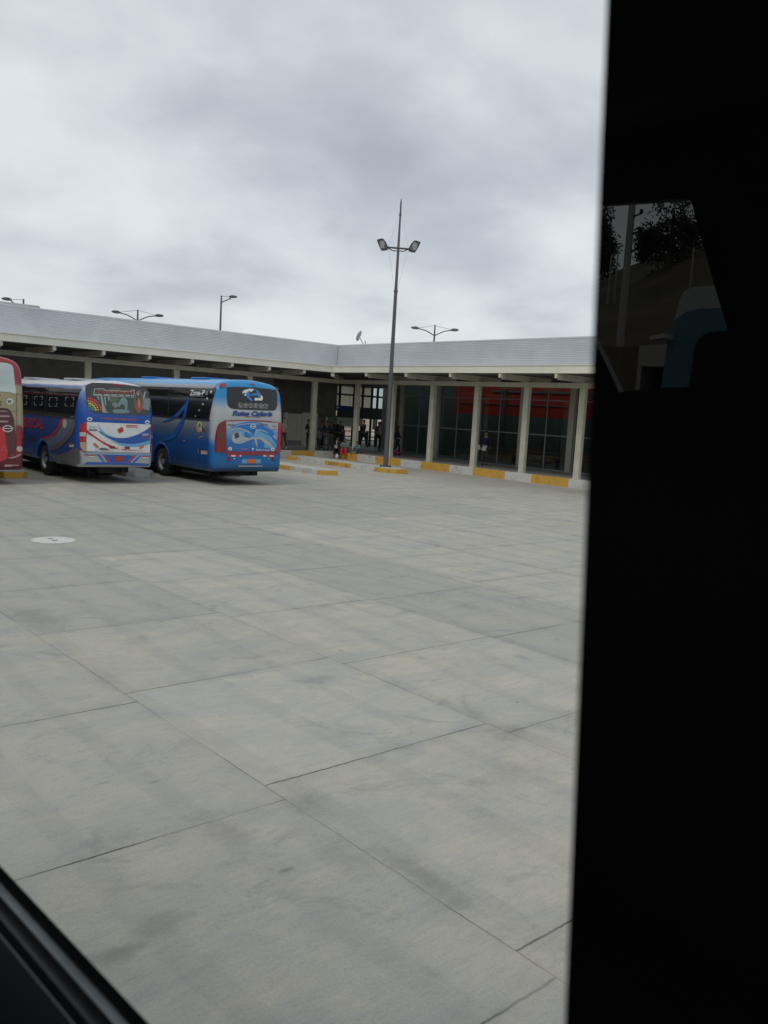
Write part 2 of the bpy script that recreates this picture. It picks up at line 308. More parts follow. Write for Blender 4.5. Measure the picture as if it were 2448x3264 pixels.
def ground():
    bm = bmesh.new(); uvl = bm.loops.layers.uv.new('UVMap'); cl = bm.loops.layers.float_color.new('slab'); rnd = random.Random(4)
    jit = {0: .22, 1: .0, 2: .27, 3: .1}
    def quad(x0, x1, y0, y1, col, uv=True):
        f = bm.faces.new([bm.verts.new((x, y, 0)) for x, y in ((x0,y0),(x1,y0),(x1,y1),(x0,y1))])
        for l, q in zip(f.loops, ((0,0),(1,0),(1,1),(0,1))): l[uvl].uv = q if uv else (.5,.5); l[cl] = (*col, 0, 1)
    kx0, kx1 = -13, 24
    for k in range(kx0, kx1):
        x0 = X0S+k*SW; j = {0: 4.75-SW*2, -1: 4.5-SW*2, 1: 4.5-SW*2, 2: 4.45-SW*2, -2: 4.3-SW*2}.get(k, rnd.uniform(0, .5)); j = j % SW
        y = -30+ (j - (-30 % SW) ) 
        y0 = -30
        while y0 < 70:
            y1 = y+SW if y0 > -30 else y+SW
            yc = (y0+y1)/2
            tone = rnd.gauss(.5, .022); cool = max(0, rnd.gauss(.25, .25))
            if k == 2 and 5.5 < yc < 16: tone, cool = .415, .85
            if k == 0 and 8.5 < yc < 30: tone, cool = .42, .75
            if k == 1 and 13.7 < yc < 30: tone, cool = .415, .85
            if k == 1 and 9 < yc < 13.6: tone, cool = .53, .1
            if k == 3 and 7 < yc < 16: tone, cool = .54, .1
            if k in (4, 5) and 9 < yc < 17: tone, cool = .53, .2
            if k == 1 and 4 < yc < 9: tone, cool = .53, .0
            if k in (-1,) and yc > 6: tone, cool = .45, .4
            if k >= 2 and 16 < yc < 21: tone, cool = .44, .6
            if yc > 24 or k >= 7: tone, cool = .54, .1
            quad(x0, x0+SW, y0, y1, (max(.3, tone), min(1, cool)))
            y0 = y1; y = y1
    xa, xb = X0S+kx0*SW, X0S+kx1*SW
    yb = y0
    bmesh.ops.remove_doubles(bm, verts=bm.verts, dist=.0005)
    for q in ((-900, xa, -900, 900), (xb, 900, -900, 900), (xa, xb, -900, -30), (xa, xb, 75, 900)): quad(*q, (.5, .3), False)
    me = bpy.data.meshes.new('ground'); bm.to_mesh(me); bm.free(); me.materials.append(ground_mat())
    o = bpy.data.objects.new('ground', me); COL.objects.link(o); setting(o)
ground()

# manhole cover and drain gaps
mh = MB().lathe([(0.002, .375), (.008, .372), (.010, .36)], 'z', 40).done('manhole_cover', mat('manhole_concrete', (.62, .62, .58), .8, noise=.12, nscale=9), None, loc=(5.62, 15.38, 0))
tag(mh, 'round pale concrete manhole cover set in the grey yard slabs', 'manhole cover')
for q in ((-.05, .05, -.10, -.03), (-.06, .03, .10, .16)): MB().box(*q, .0105, .0125).done('lifting_slot', 'darkgrey', mh)

# ------------------------------------------------------------------ platform kerbs and pavement
KX, KY = 29.5, 38.25; PZ = .36
cutsR = []; 
edgesR = [(18.4,'y'),(20.5,'w'),(22.0,'y'),(24.03,'w'),(25.56,'y'),(27.55,'w'),(29.07,'y'),(31.07,'w'),(32.6,'y'),(34.6,'w'),(36.1,'y'),(38.2,'w'),(40,'w')]
edgesR = [(10,'w'),(12,'y'),(14,'w'),(16.4,'y')] + edgesR
stripes_mat('kerb_paint_right', 1, edgesR, .5)
stripes_mat('kerb_paint_left', 0, [(-12,'w'),(-9,'y'),(-6,'w'),(-3,'y'),(0,'w'),(3,'y'),(6,'w'),(9,'y'),(12,'w'),(15,'y'),(18,'w'),(21,'y'),(23,'w'),(24.5,'w'),(26.5,'y'),(28.0,'w'),(31,'w')], .4)
kr = setting(MB().box(KX, KX+.18, 8, KY, -.02, PZ).done('kerb', 'kerb_paint_right', bevel=.02))
kl = setting(MB().box(-14, KX+.18, KY+.002, KY+.18, -.02, PZ).done('kerb', 'kerb_paint_left', bevel=.02))
pv = MB(); pv.box(KX+.18, 60, 8, KY+.18, -.02, PZ-.004); pv.box(-14, 60, KY+.18, 75, -.02, PZ-.004)
setting(pv.done('pavement', 'floor_tile'))

# ------------------------------------------------------------------ parking islands
def island(x1, y0, y1, cuts, label, wide=1.0, zt=.2):
    key = 'kerb_paint_%d' % int(x1*10)
    stripes_mat(key, 1, cuts, .85)
    e = thing('parking_island', label, 'kerb island', ((x1-wide/2), y0, 0), 0, 'painted kerb islands between the bus bays')
    hw = wide/2; y1 = min(y1, 36.6); L = y1-y0
    pts = [(-hw, L, 0), (-hw, .25, 0), (-hw+.22, 0, 0), (hw-.22, 0, 0), (hw, .25, 0), (hw, L, 0)]
    MB().prism(pts, (0, 0, zt-.012+.02), (0, 0, -.02)).done('kerb_edge', key, e, bevel=.015)
    q = .0
    pts2 = [(-hw+.02, L-.02, 0), (-hw+.02, .26, 0), (-hw+.23, .02, 0), (hw-.23, .02, 0), (hw-.02, .26, 0), (hw-.02, L-.02, 0)]
    MB().prism(pts2, (0, 0, .012), (0, 0, zt-.011)).done('top_slab', 'concrete_light', e, bevel=.008)
    return e
Cc = lambda *a: [(-.1, a[0])] + [(y, c) for y, c in a[1:]] + [(12, 'w')]
island(4.85, 27.4, KY, Cc('y', (1.2, 'w'), (3, 'y'), (5, 'w')), 'painted kerb island hidden behind the red and cream bus')
island(9.15, 27.05, KY, Cc('y', (1.4, 'w'), (3, 'y'), (5, 'w')), 'yellow ended kerb island under the red and cream bus')
island(13.45, 27.3, KY, Cc('w', (.5, 'y'), (1.2, 'w'), (3, 'y'), (5, 'w')), 'kerb island with a white end and one yellow block between the two blue buses')
island(17.5, 27.2, KY, Cc('w', (1.2, 'w'), (2.6, 'y'), (4.4, 'w')), 'plain pale ended kerb island under the tail of the silver and blue bus')
island(21.85, 27.75, KY, Cc('y', (.25, 'w'), (2.2, 'y'), (4.6, 'w'), (6.5, 'y'), (8.2, 'w')), 'kerb island with a yellow end right of the silver and blue bus')
island(26.3, 28.35, KY, Cc('y', (1.2, 'w'), (2.9, 'y'), (5.0, 'w'), (7.3, 'y'), (9.2, 'w')), 'long kerb island carrying the tall floodlight pole', 1.1, .21)

# ------------------------------------------------------------------ the terminal building
FX, FY = 28.0, 36.75          # fascia planes
CX, CY = 29.95, 38.7          # column rows
ZF0, ZF1 = 4.63, 4.93
XL = -8.0; YR = 14.0; XE = 46.0; YE = 56.0
TB = thing('bus_terminal', 'long low bus terminal with cream columns and ribbed metal roof edge around the yard', 'building', (CX, CY, 0))
def tb(mb, name, m, parent=None, **k):
    """mesh given in world coordinates, hung under the terminal"""
    for v in mb.bm.verts: v.co -= Vector((CX, CY, 0))
    return mb.done(name, m, parent or TB, **k)
fa = MB(); fa.box(FX, FX+.14, YR, FY+.14, ZF0, ZF1); fa.box(XL, FX-.003, FY, FY+.14, ZF0, ZF1)
fa.box(FX-.03, FX+.14, YR, FY+.11, ZF1+.003, ZF1+.05); fa.box(XL, FX-.035, FY-.03, FY+.14, ZF1+.003, ZF1+.05)
tb(fa, 'fascia_beam', 'cream_fascia')
# ribbed cladding (real ribs), both wings, with flat gutter in front
SB = 1.2
def ribbed(x_or_y, a0, a1, alongY):
    bm = MB(); z = ZF1+.02; ztop = 6.15; pitch = .072; prof = []
    while z < ztop:
        for f, d in ((0, 0), (.34, .0), (.44, .032), (.80, .036), (.9, .004)): prof.append((z+f*pitch, d))
        z += pitch
    n = 14; rows = []
    for i in range(n+1):
        a = a0+(a1-a0)*i/n
        rows.append([bm.bm.verts.new((x_or_y-d, a, zz_) if alongY else (a, x_or_y-d, zz_)) for zz_, d in prof])
    for A_, B_ in zip(rows, rows[1:]):
        for k in range(len(prof)-1): bm.bm.faces.new((A_[k], A_[k+1], B_[k+1], B_[k]))
    return bm
rc1 = ribbed(FX+SB, YR, FY+SB, True); tb(rc1, 'roof_cladding', 'zinc')
rc2 = ribbed(FY+SB, XL, FX+SB-.03, False); tb(rc2, 'roof_cladding', 'zinc')
g = MB(); g.box(FX+.14, FX+SB+.1, YR, FY+.14, ZF1-.06, ZF1+.0); g.box(XL, FX+SB+.1, FY+.143, FY+SB+.1, ZF1-.06, ZF1+.0)
tb(g, 'gutter', 'zinc_back')
cp = MB(); cp.box(FX+SB-.05, FX+SB+.25, YR, FY+SB-.06, 6.15, 6.20); cp.box(XL, FX+SB+.25, FY+SB-.05, FY+SB+.25, 6.152, 6.205)
tb(cp, 'cap_flashing', 'zinc_back')
rf = MB(); rf.box(XL, 33.9, FY+SB+.26, 40.9, 6.0, 6.1); rf.box(36.45, XE, FY+SB+.26, 40.9, 6.0, 6.1); rf.box(XL, XE, 43.1, YE, 6.0, 6.3)
rf.box(FX+SB+.26, 33.9, YR, FY+SB+.2, 6.0, 6.1); rf.box(36.45, XE, YR, FY+SB+.2, 6.0, 6.3)
tb(rf, 'roof', 'zinc_back')
cl = MB(); cl.box(FX+.14, 33.9, YR, FY+.14, ZF0+.01, ZF0+.06); cl.box(36.45, XE, YR, FY+.14, ZF0+.01, ZF0+.06)
cl.box(XL, 33.9, FY+.145, 40.9, ZF0+.012, ZF0+.062); cl.box(36.45, XE, FY+.145, 40.9, ZF0+.012, ZF0+.062); cl.box(XL, XE, 43.1, YE, ZF0+.012, ZF0+.062)
cl.box(33.8, 33.898, YR, 40.69, 4.34, ZF0+.055); cl.box(XL, XE, 40.7, 40.798, 4.2, ZF0+.008); tb(cl, 'ceiling', 'soffit')  # the two hanging baffle strips are added, to hide the bright roof slots
rg = MB(); rg.box(XL, XE, 40.9, 43.1, 6.04, 6.06); rg.box(33.9, 36.45, YR, 40.898, 6.04, 6.06); tb(rg, 'skylight', 'shop_glass')  # unseen roof slots, added to let daylight onto the inner walls
# skylight barrels just peeping over the left roof
for x in (8.5, 13.2):
    sk = MB(); sk.lathe([(-1.1, .35), (1.1, .35)], 'x', 18, (x, 41.5, 6.3)); tb(sk, 'skylight', 'pale2', smooth=True)
# beams
bm_ = MB(); bm_.box(CX-.06, CX+.12, YR, CY+.12, 4.15, 4.36); tb(bm_, 'eaves_beam', 'column_cream')
bm_ = MB(); bm_.box(XL, CX-.063, CY-.06, CY+.12, 4.15, 4.36); tb(bm_, 'eaves_beam', 'column_cream')
# rafters
def rafterX(y):   # runs along X under the right eaves
    m_ = MB(); m_.prism([(FX+.02, y-.07, 4.44), (FX+.22, y-.07, 4.44), (FX+.22, y-.07, 4.385), (CX+1.5, y-.07, 4.363), (CX+1.5, y-.07, 4.62), (FX+.02, y-.07, 4.625)], (0, .14, 0), (0, 0, 0)); tb(m_, 'rafter', 'column_cream')
def rafterY(x):
    m_ = MB(); m_.prism([(x-.07, FY+.02, 4.44), (x-.07, FY+.22, 4.44), (x-.07, FY+.22, 4.385), (x-.07, CY+1.5, 4.363), (x-.07, CY+1.5, 4.62), (x-.07, FY+.02, 4.625)], (.14, 0, 0), (0, 0, 0)); tb(m_, 'rafter', 'column_cream')
for k in range(8): rafterX(34.0-3.0*k+.0)
for k in range(12): rafterY(26.2-2.14*k)
dg = MB(); s2 = .7071*.1
dg.prism([(FX+.02-s2, FY+.02+s2, 4.42), (FX+.02+s2, FY+.02-s2, 4.42), (CX+1+s2, CY+1-s2, 4.363), (CX+1-s2, CY+1+s2, 4.363)], (0, 0, .2), (0, 0, 0)); tb(dg, 'rafter', 'cream_steel')
# columns
def column(x, y, sx=.19, sy=.29, z1=4.148, m='column_cream'):
    m_ = MB(); m_.box(x-sx/2, x+sx/2, y-sy/2, y+sy/2, PZ-.004, z1); m_.box(x-sx/2-.06, x+sx/2+.06, y-sy/2-.06, y+sy/2+.06, PZ-.003, PZ+.016); tb(m_, 'column', m, bevel=.01)
for y in (36.95, 34.0, 31.0, 28.0, 25.0, 22.0, 19.0): column(CX, y)
for x in (28.3, 24.12, 19.95, 15.56, 11.3, 7.0, 2.7): column(x, CY, .30, .19)
# inner columns of the glass front
GX = 33.2
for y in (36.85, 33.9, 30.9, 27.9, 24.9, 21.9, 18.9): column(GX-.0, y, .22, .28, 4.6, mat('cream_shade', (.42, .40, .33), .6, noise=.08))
# glazed front: each bay a window part with frame and pane
def bay(y0, y1):
    fr = MB(); z0, z1 = PZ, 4.4
    for ya in (y0+.03, (y0+y1)/2, y1-.03): fr.box(GX-.03, GX+.03, ya-.025, ya+.025, z0, z1)
    ys = [(y0+.055, (y0+y1)/2-.025), ((y0+y1)/2+.025, y1-.055)]
    for za in (z0+.04, 2.04, 3.70, 4.36):
        for p, q in ys: fr.box(GX-.028, GX+.028, p, q, za-.025, za+.025)
    w_ = tb(fr, 'window', 'frame_grey')
    pn = MB()
    for v in (0,): pn.box(GX-.005, GX+.005, y0+.05, y1-.05, z0+.06, z1-.06)
    for v in pn.bm.verts: v.co -= Vector((CX, CY, 0))
    pn.done('pane', 'shop_glass', w_)
cy_ = (36.85, 33.9, 30.9, 27.9, 24.9, 21.9, 18.9)
for a, b_ in zip(cy_, cy_[1:]): bay(b_+.17, a-.17)
# interior walls
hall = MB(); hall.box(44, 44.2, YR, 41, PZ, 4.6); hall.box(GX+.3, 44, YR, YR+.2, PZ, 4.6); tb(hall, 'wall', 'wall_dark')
rw = MB(); rw.box(36.5, 36.7, 18, 35.9, 2.9, 4.6); tb(rw, 'red_wall_panel', 'red_wall')
rv = MB(); rv.box(36.42, 36.5, 24, 33, 4.18, 4.30); rv.box(36.44, 36.49, 18, 35.4, 3.5, 3.54); tb(rv, 'wall_grille', 'frame_grey')
dk = MB(); dk.box(36.5, 36.7, 35.903, 40.6, PZ, 4.6); dk.box(36.5, 36.7, 18, 35.9, PZ, 2.898); tb(dk, 'wall', mat('teal_dark', (.13, .16, .16), .6, noise=.2))
for y in (31.9, 26.6): m_ = MB(); m_.box(36.3, 36.418, y-.07, y+.07, PZ, 4.5); tb(m_, 'pier', 'wall_dark')
# left back wall with plaster panels
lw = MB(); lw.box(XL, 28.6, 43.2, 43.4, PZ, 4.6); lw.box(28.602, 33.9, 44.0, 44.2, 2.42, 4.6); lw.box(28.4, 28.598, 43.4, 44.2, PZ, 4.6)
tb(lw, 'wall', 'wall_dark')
def panel(x0, x1, z0, z1, name='door_panel', m='wall_cream', y=44.0, t=.12): m_ = MB(); m_.box(x0, x1, y, y+t, z0, z1); return tb(m_, name, m)
panel(29.95, 30.25, PZ, 2.36); panel(30.33, 30.95, PZ+.3, 2.30); panel(31.02, 31.3, PZ+.3, 2.30); panel(31.38, 32.55, PZ, 2.40); panel(32.65, 33.85, PZ, 2.1, 'wall', 'wall_dark')
panel(28.6, 29.93, PZ, 2.418, 'wall', 'wall_dark', 44.02); panel(30.34, 31.36, PZ, PZ+.29, 'skirting', 'frame_grey', 44.0)
panel(33.15, 33.3, .5, 2.2, 'door_panel', 'wall_cream', 43.95, .04); panel(33.4, 33.8, 1.2, 2.2, 'notice_board', mat('board_green', (.12, .16, .13), .7), 43.95, .04)
# glazed gateway at the far side of the concourse
gw = MB()
for x in (34.2, 34.95, 36.15, 36.9, 37.7, 38.2, 39.2): gw.box(x-.06, x+.06, 44.9, 45.02, PZ, 4.55)
for z in (2.25, 2.72, 3.72, 4.4): gw.box(34.2, 39.2, 44.93, 45.0, z-.06, z+.06)
gw.box(34.8, 39.2, 44.91, 44.99, 2.28, 2.95)
tb(gw, 'gateway_frame', mat('frame_dark', (.06, .065, .07), .5, .2))
gp = MB(); gp.box(34.2, 39.2, 44.955, 44.965, 2.8, 4.35); tb(gp, 'gateway_glass', 'shop_glass')
for q in ((34.3, 36.05, 44.8, 44.88, 1.65, 2.22), (36.3, 36.85, 44.8, 44.88, 1.70, 2.2), (37.8, 38.1, 44.8, 44.88, 1.5, 2.2)): tb(MB().box(*q), 'notice_board', 'wall_cream')
tg = MB()
for z in (.75, 1.0, 1.35): tg.box(34.3, 39.1, 44.60, 44.66, z-.03, z+.03)
for x in (34.4, 35.2, 36.2, 36.55, 37.2, 38.0): tg.box(x-.05, x+.05, 44.58, 44.70, PZ, 1.4)
tg.box(34.4, 35.2, 44.61, 44.65, PZ, 1.3); tg.box(36.25, 36.55, 44.61, 44.65, .8, 1.3)
tb(tg, 'turnstile_rail', 'frame_dark')
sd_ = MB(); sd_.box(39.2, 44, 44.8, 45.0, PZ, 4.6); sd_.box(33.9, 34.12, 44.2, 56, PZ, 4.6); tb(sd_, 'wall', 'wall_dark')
for x, y in ((36.05, 41.5), (39.9, 43.0)): tv = MB(); tv.box(x-.2, x+.2, y-.2, y+.2, PZ, 4.6); tb(tv, 'pillar', mat('pillar_dark', (.2, .19, .17), .7))
# rails behind the glass
rl = MB()
for z in (.95, 1.15): rl.tube((34.6, 20, z), (34.6, 33, z), .02)
for y in (20, 23.2, 26.4, 29.6, 33): rl.tube((34.6, y, PZ), (34.6, y, 1.15), .02)
ra = tag(rl.done('hand_rail', 'frame_grey'), 'steel double hand rail in the waiting hall behind the glass front', 'rail')
def bench(y, label):
    e = thing('waiting_bench', label, 'bench', (35.4, y, PZ), 0, 'brown waiting benches behind the glass')
    for z in (.42,): MB().box(-.25, .25, -1.2, 1.2, z, z+.05).done('seat', 'bench_brown', e, bevel=.01)
    MB().box(.22, .27, -1.2, 1.2, .5, .92).done('backrest', 'bench_brown', e, bevel=.01)
    for yy in (-1.0, 1.0): MB().box(-.2, .25, yy-.03, yy+.03, 0, .418).done('leg', 'frame_grey', e)
mat('bench_brown', (.26, .12, .05), .6, noise=.2)
for y, q in ((32.4, 'brown waiting bench behind the glass bay left of the person with papers'), (29.3, 'brown waiting bench behind the glass bay of the person with papers'), (26.3, 'brown waiting bench behind the rightmost fully visible glass bay')): bench(y, q)
# blue direction sign
sg = thing('direction_sign', 'blue hanging direction sign with a white arrow pointing left in the concourse', 'sign', (32.65, 41.6, 2.70))
MB().box(-.62, .62, -.04, .04, 0, .26).done('sign_board', 'sign_blue', sg, bevel=.01)
ar = MB(); ar.prism([(-.56, -.043, .13), (-.46, -.043, .22), (-.42, -.043, .22), (-.48, -.043, .15), (-.34, -.043, .15), (-.34, -.043, .11), (-.48, -.043, .11), (-.42, -.043, .04), (-.46, -.043, .04)], (0, -.006, 0), (0, 0, 0)); ar.done('arrow_mark', 'white', sg)
for x in (-.5, .5): MB().tube((x, 0, .26), (x, 0, 1.9), .012).done('hanger', 'frame_grey', sg)

# pale building and greenery beyond the concourse
pb = thing('pale_house', 'pale cream house glimpsed through the open concourse', 'building', (50, 62, 0))
MB().box(-9, 2.0, 0, 8, 0, 5.2).done('wall', mat('house_cream', (.66, .55, .42), .8, noise=.05), pb)
MB().box(-9.3, 2.3, -.3, 8.3, 5.2, 5.5).done('roof', 'timber_brown', pb)
for x in (-3.5, -.6): 
    w_ = MB().box(x-.5, x+.5, -.05, .0, 1.2, 2.6).done('window', 'frame_grey', pb); MB().box(x-.42, x+.42, -.06, -.052, 1.28, 2.52).done('pane', 'blackglass', w_)

# ------------------------------------------------------------------ floodlight pole
fp = thing('floodlight_pole', 'tall dark grey floodlight pole with two lamp heads on the long kerb island', 'street lamp', (25.93, 29.68, .21), R(48.7))
pm = MB(); pm.lathe([(0, .112), (1.5, .108), (7.85, .075)], 'z', 12); pm.lathe([(7.85, .068), (9.6, .056), (11.75, .034), (11.9, .012)], 'z', 12); pm.done('pole', 'pole_grey', fp)
MB().box(-.27, .27, -.27, .27, .0, .025).lathe([(0.02, .05), (.07, .05)], 'z', 8, (.2, .2, 0)).lathe([(0.02, .05), (.07, .05)], 'z', 8, (-.2, -.2, 0)).lathe([(0.02, .05), (.07, .05)], 'z', 8, (-.2, .2, 0)).lathe([(0.02, .05), (.07, .05)], 'z', 8, (.2, -.2, 0)).done('base_plate', 'pole_grey', fp)
for z, r in ((7.88, .095), (11.2, .05)): MB().lathe([(-.05, r), (.05, r)], 'z', 12, (0, 0, z)).done('collar', 'pole_grey', fp)
br = MB(); Zb = 9.7
for sx in (-.06, .06):
    br.tube((sx, -.46, Zb+.05), (sx, .46, Zb+.07), .03)
br.path([(0, -.46, Zb+.04), (0, -.25, Zb-.06), (0, .25, Zb-.06), (0, .46, Zb+.04)], .022)
br.done('cross_arm', 'pole_grey', fp)
for s in (1, -1):
    head = MB(); Pv = lambda a, b_, d=0: (-.57*b_*1.15 - .8*d, s*(.46+a), Zb+.05+.8*b_*1.15 - .57*d*1.0)
    out = [(q_*.92, p_*.92) for q_, p_ in [(.0, -.07), (.0, .07), (.10, .26), (.22, .40), (.36, .42), (.56, .36), (.46, .12), (.32, -.12), (.18, -.12)]]
    A_ = [head.bm.verts.new(Pv(a, b_, .06)) for a, b_ in out]; cx_ = .27; cz_ = .14
    B_ = [head.bm.verts.new(Pv(cx_+(a-cx_)*.8, cz_+(b_-cz_)*.8, -.10)) for a, b_ in out]
    C_ = [head.bm.verts.new(Pv(cx_+(a-cx_)*.78, cz_+(b_-cz_)*.78, .06)) for a, b_ in out]
    D_ = [head.bm.verts.new(Pv(cx_+(a-cx_)*.74, cz_+(b_-cz_)*.74, .035)) for a, b_ in out]
    n = len(out)
    for P_, Q_ in ((A_, B_), (C_, A_), (D_, C_)):
        for i in range(n): head.bm.faces.new((P_[i], P_[(i+1)%n], Q_[(i+1)%n], Q_[i]))
    head.bm.faces.new(B_)
    h_ = head.done('lamp_head', 'pole_grey', fp)
    ln = MB(); E_ = [ln.bm.verts.new(Pv(cx_+(a-cx_)*.75, cz_+(b_-cz_)*.75, .04)) for a, b_ in out]; F_ = [ln.bm.verts.new(Pv(cx_+(a-cx_)*.75, cz_+(b_-cz_)*.75, .034)) for a, b_ in out]
    ln.bm.faces.new(E_); ln.bm.faces.new(F_[::-1])
    for i in range(n): ln.bm.faces.new((E_[i], E_[(i+1)%n], F_[(i+1)%n], F_[i]))
    ln.done('lens', mat('lens_dim', (.22, .24, .26), .25), h_)
    bl = MB(); Gq = [bl.bm.verts.new(Pv(.26+.11*math.cos(i*pi/6), .15+.17*math.sin(i*pi/6), .05)) for i in range(12)]; bl.bm.faces.new(Gq)
    Gr = [bl.bm.verts.new(Pv(.26+.11*math.cos(i*pi/6), .15+.17*math.sin(i*pi/6), .042)) for i in range(12)]; bl.bm.faces.new(Gr[::-1])
    for i in range(12): bl.bm.faces.new((Gq[i], Gq[(i+1)%12], Gr[(i+1)%12], Gr[i]))
    bl.done('reflector', 'lens_lamp', h_)
    wr = MB(); wr.tube((0, s*.05, 7.9), (0, s*.44, Zb), .003, n=5); wr.tube((0, s*.44, Zb+.1), (0, s*.04, 11.3), .003, n=5); wr.done('stay_wire', 'pole_grey', fp)

# ------------------------------------------------------------------ street lamps behind the roof
def far_lamp(x, y, z, arms, label, topz=.5, span=1.75):
    e = thing('street_lamp', label, 'street lamp', (x, y, 0), math.atan2(y, x)-pi/2, 'street lamps beyond the terminal roof')
    MB().lathe([(0, .12), (z-.3, .07), (z+topz, .055)], 'z', 10).done('pole', 'pole_grey', e)
    for s in arms:
        a = MB(); a.path([(0, 0, z-.35), (s*.35, 0, z-.15), (s*.75, 0, z+.04), (s*(span-.45), 0, z+.15)], .04); a.tube((0, 0, z+topz-.05), (s*(span-.45), 0, z+.2), .014, n=5); a.done('arm', 'pole_grey', e)
        h = MB(); X = s*(span-.5); h.prism([(X, -.13, z+.12), (X+s*.25, -.13, z+.08), (X+s*.55, -.13, z+.12), (X+s*.68, -.13, z+.20), (X+s*.5, -.13, z+.29), (X+s*.2, -.13, z+.30), (X, -.13, z+.22)], (0, .26, 0), (0, 0, 0)); h.done('lamp_head', 'pole_grey', e, bevel=.03)
    return e
far_lamp(20.6, 62.7, 8.75, (-1,), 'street lamp with one visible arm leftmost above the roof', .3, 1.25)
far_lamp(29.0, 62.7, 8.85, (-1, 1), 'two armed street lamp above the roof of the left wing')
far_lamp(48.2, 50.2, 9.35, (-1, 1), 'two armed street lamp above the right wing just right of the floodlight pole')
far_lamp(36.0, 62.5, 11.1, (1,), 'tall thin single armed street lamp above the left wing roof', .2, 1.1)
# dish
ds = thing('satellite_dish', 'small satellite dish on a bent bracket at the roof edge', 'satellite dish', (30.9, 38.0, 6.0))
MB().path([(.25, 0, 0), (.25, 0, .62)], .02).path([(.25, 0, .25), (.0, .0, .55), (-.15, 0, .75)], .02).done('bracket', 'pole_grey', ds)
dm = MB(); dm.lathe([(0, .02), (-.02, .15), (-.06, .28), (-.065, .28), (-.04, .15), (-.02, .02)], 'x', 24)
d_ = dm.done('dish', mat('dish_grey', (.35, .36, .37), .5), ds, smooth=True); d_.location = (-.17, 0, .85); d_.rotation_euler = (0, R(25), R(-60))
MB().path([(-.15, 0, .72), (-.4, -.12, .62)], .012).box(-.47, -.38, -.17, -.08, .56, .68).done('receiver', 'pole_grey', ds)
BUS_SPEC = {0: (5.7,25.0,2.6,3.62,2.5,0.1),1: (9.9,25.1,2.36,3.12,2.05,0.16),2: (13.85,24.15,2.62,3.44,2.3,0.14)}
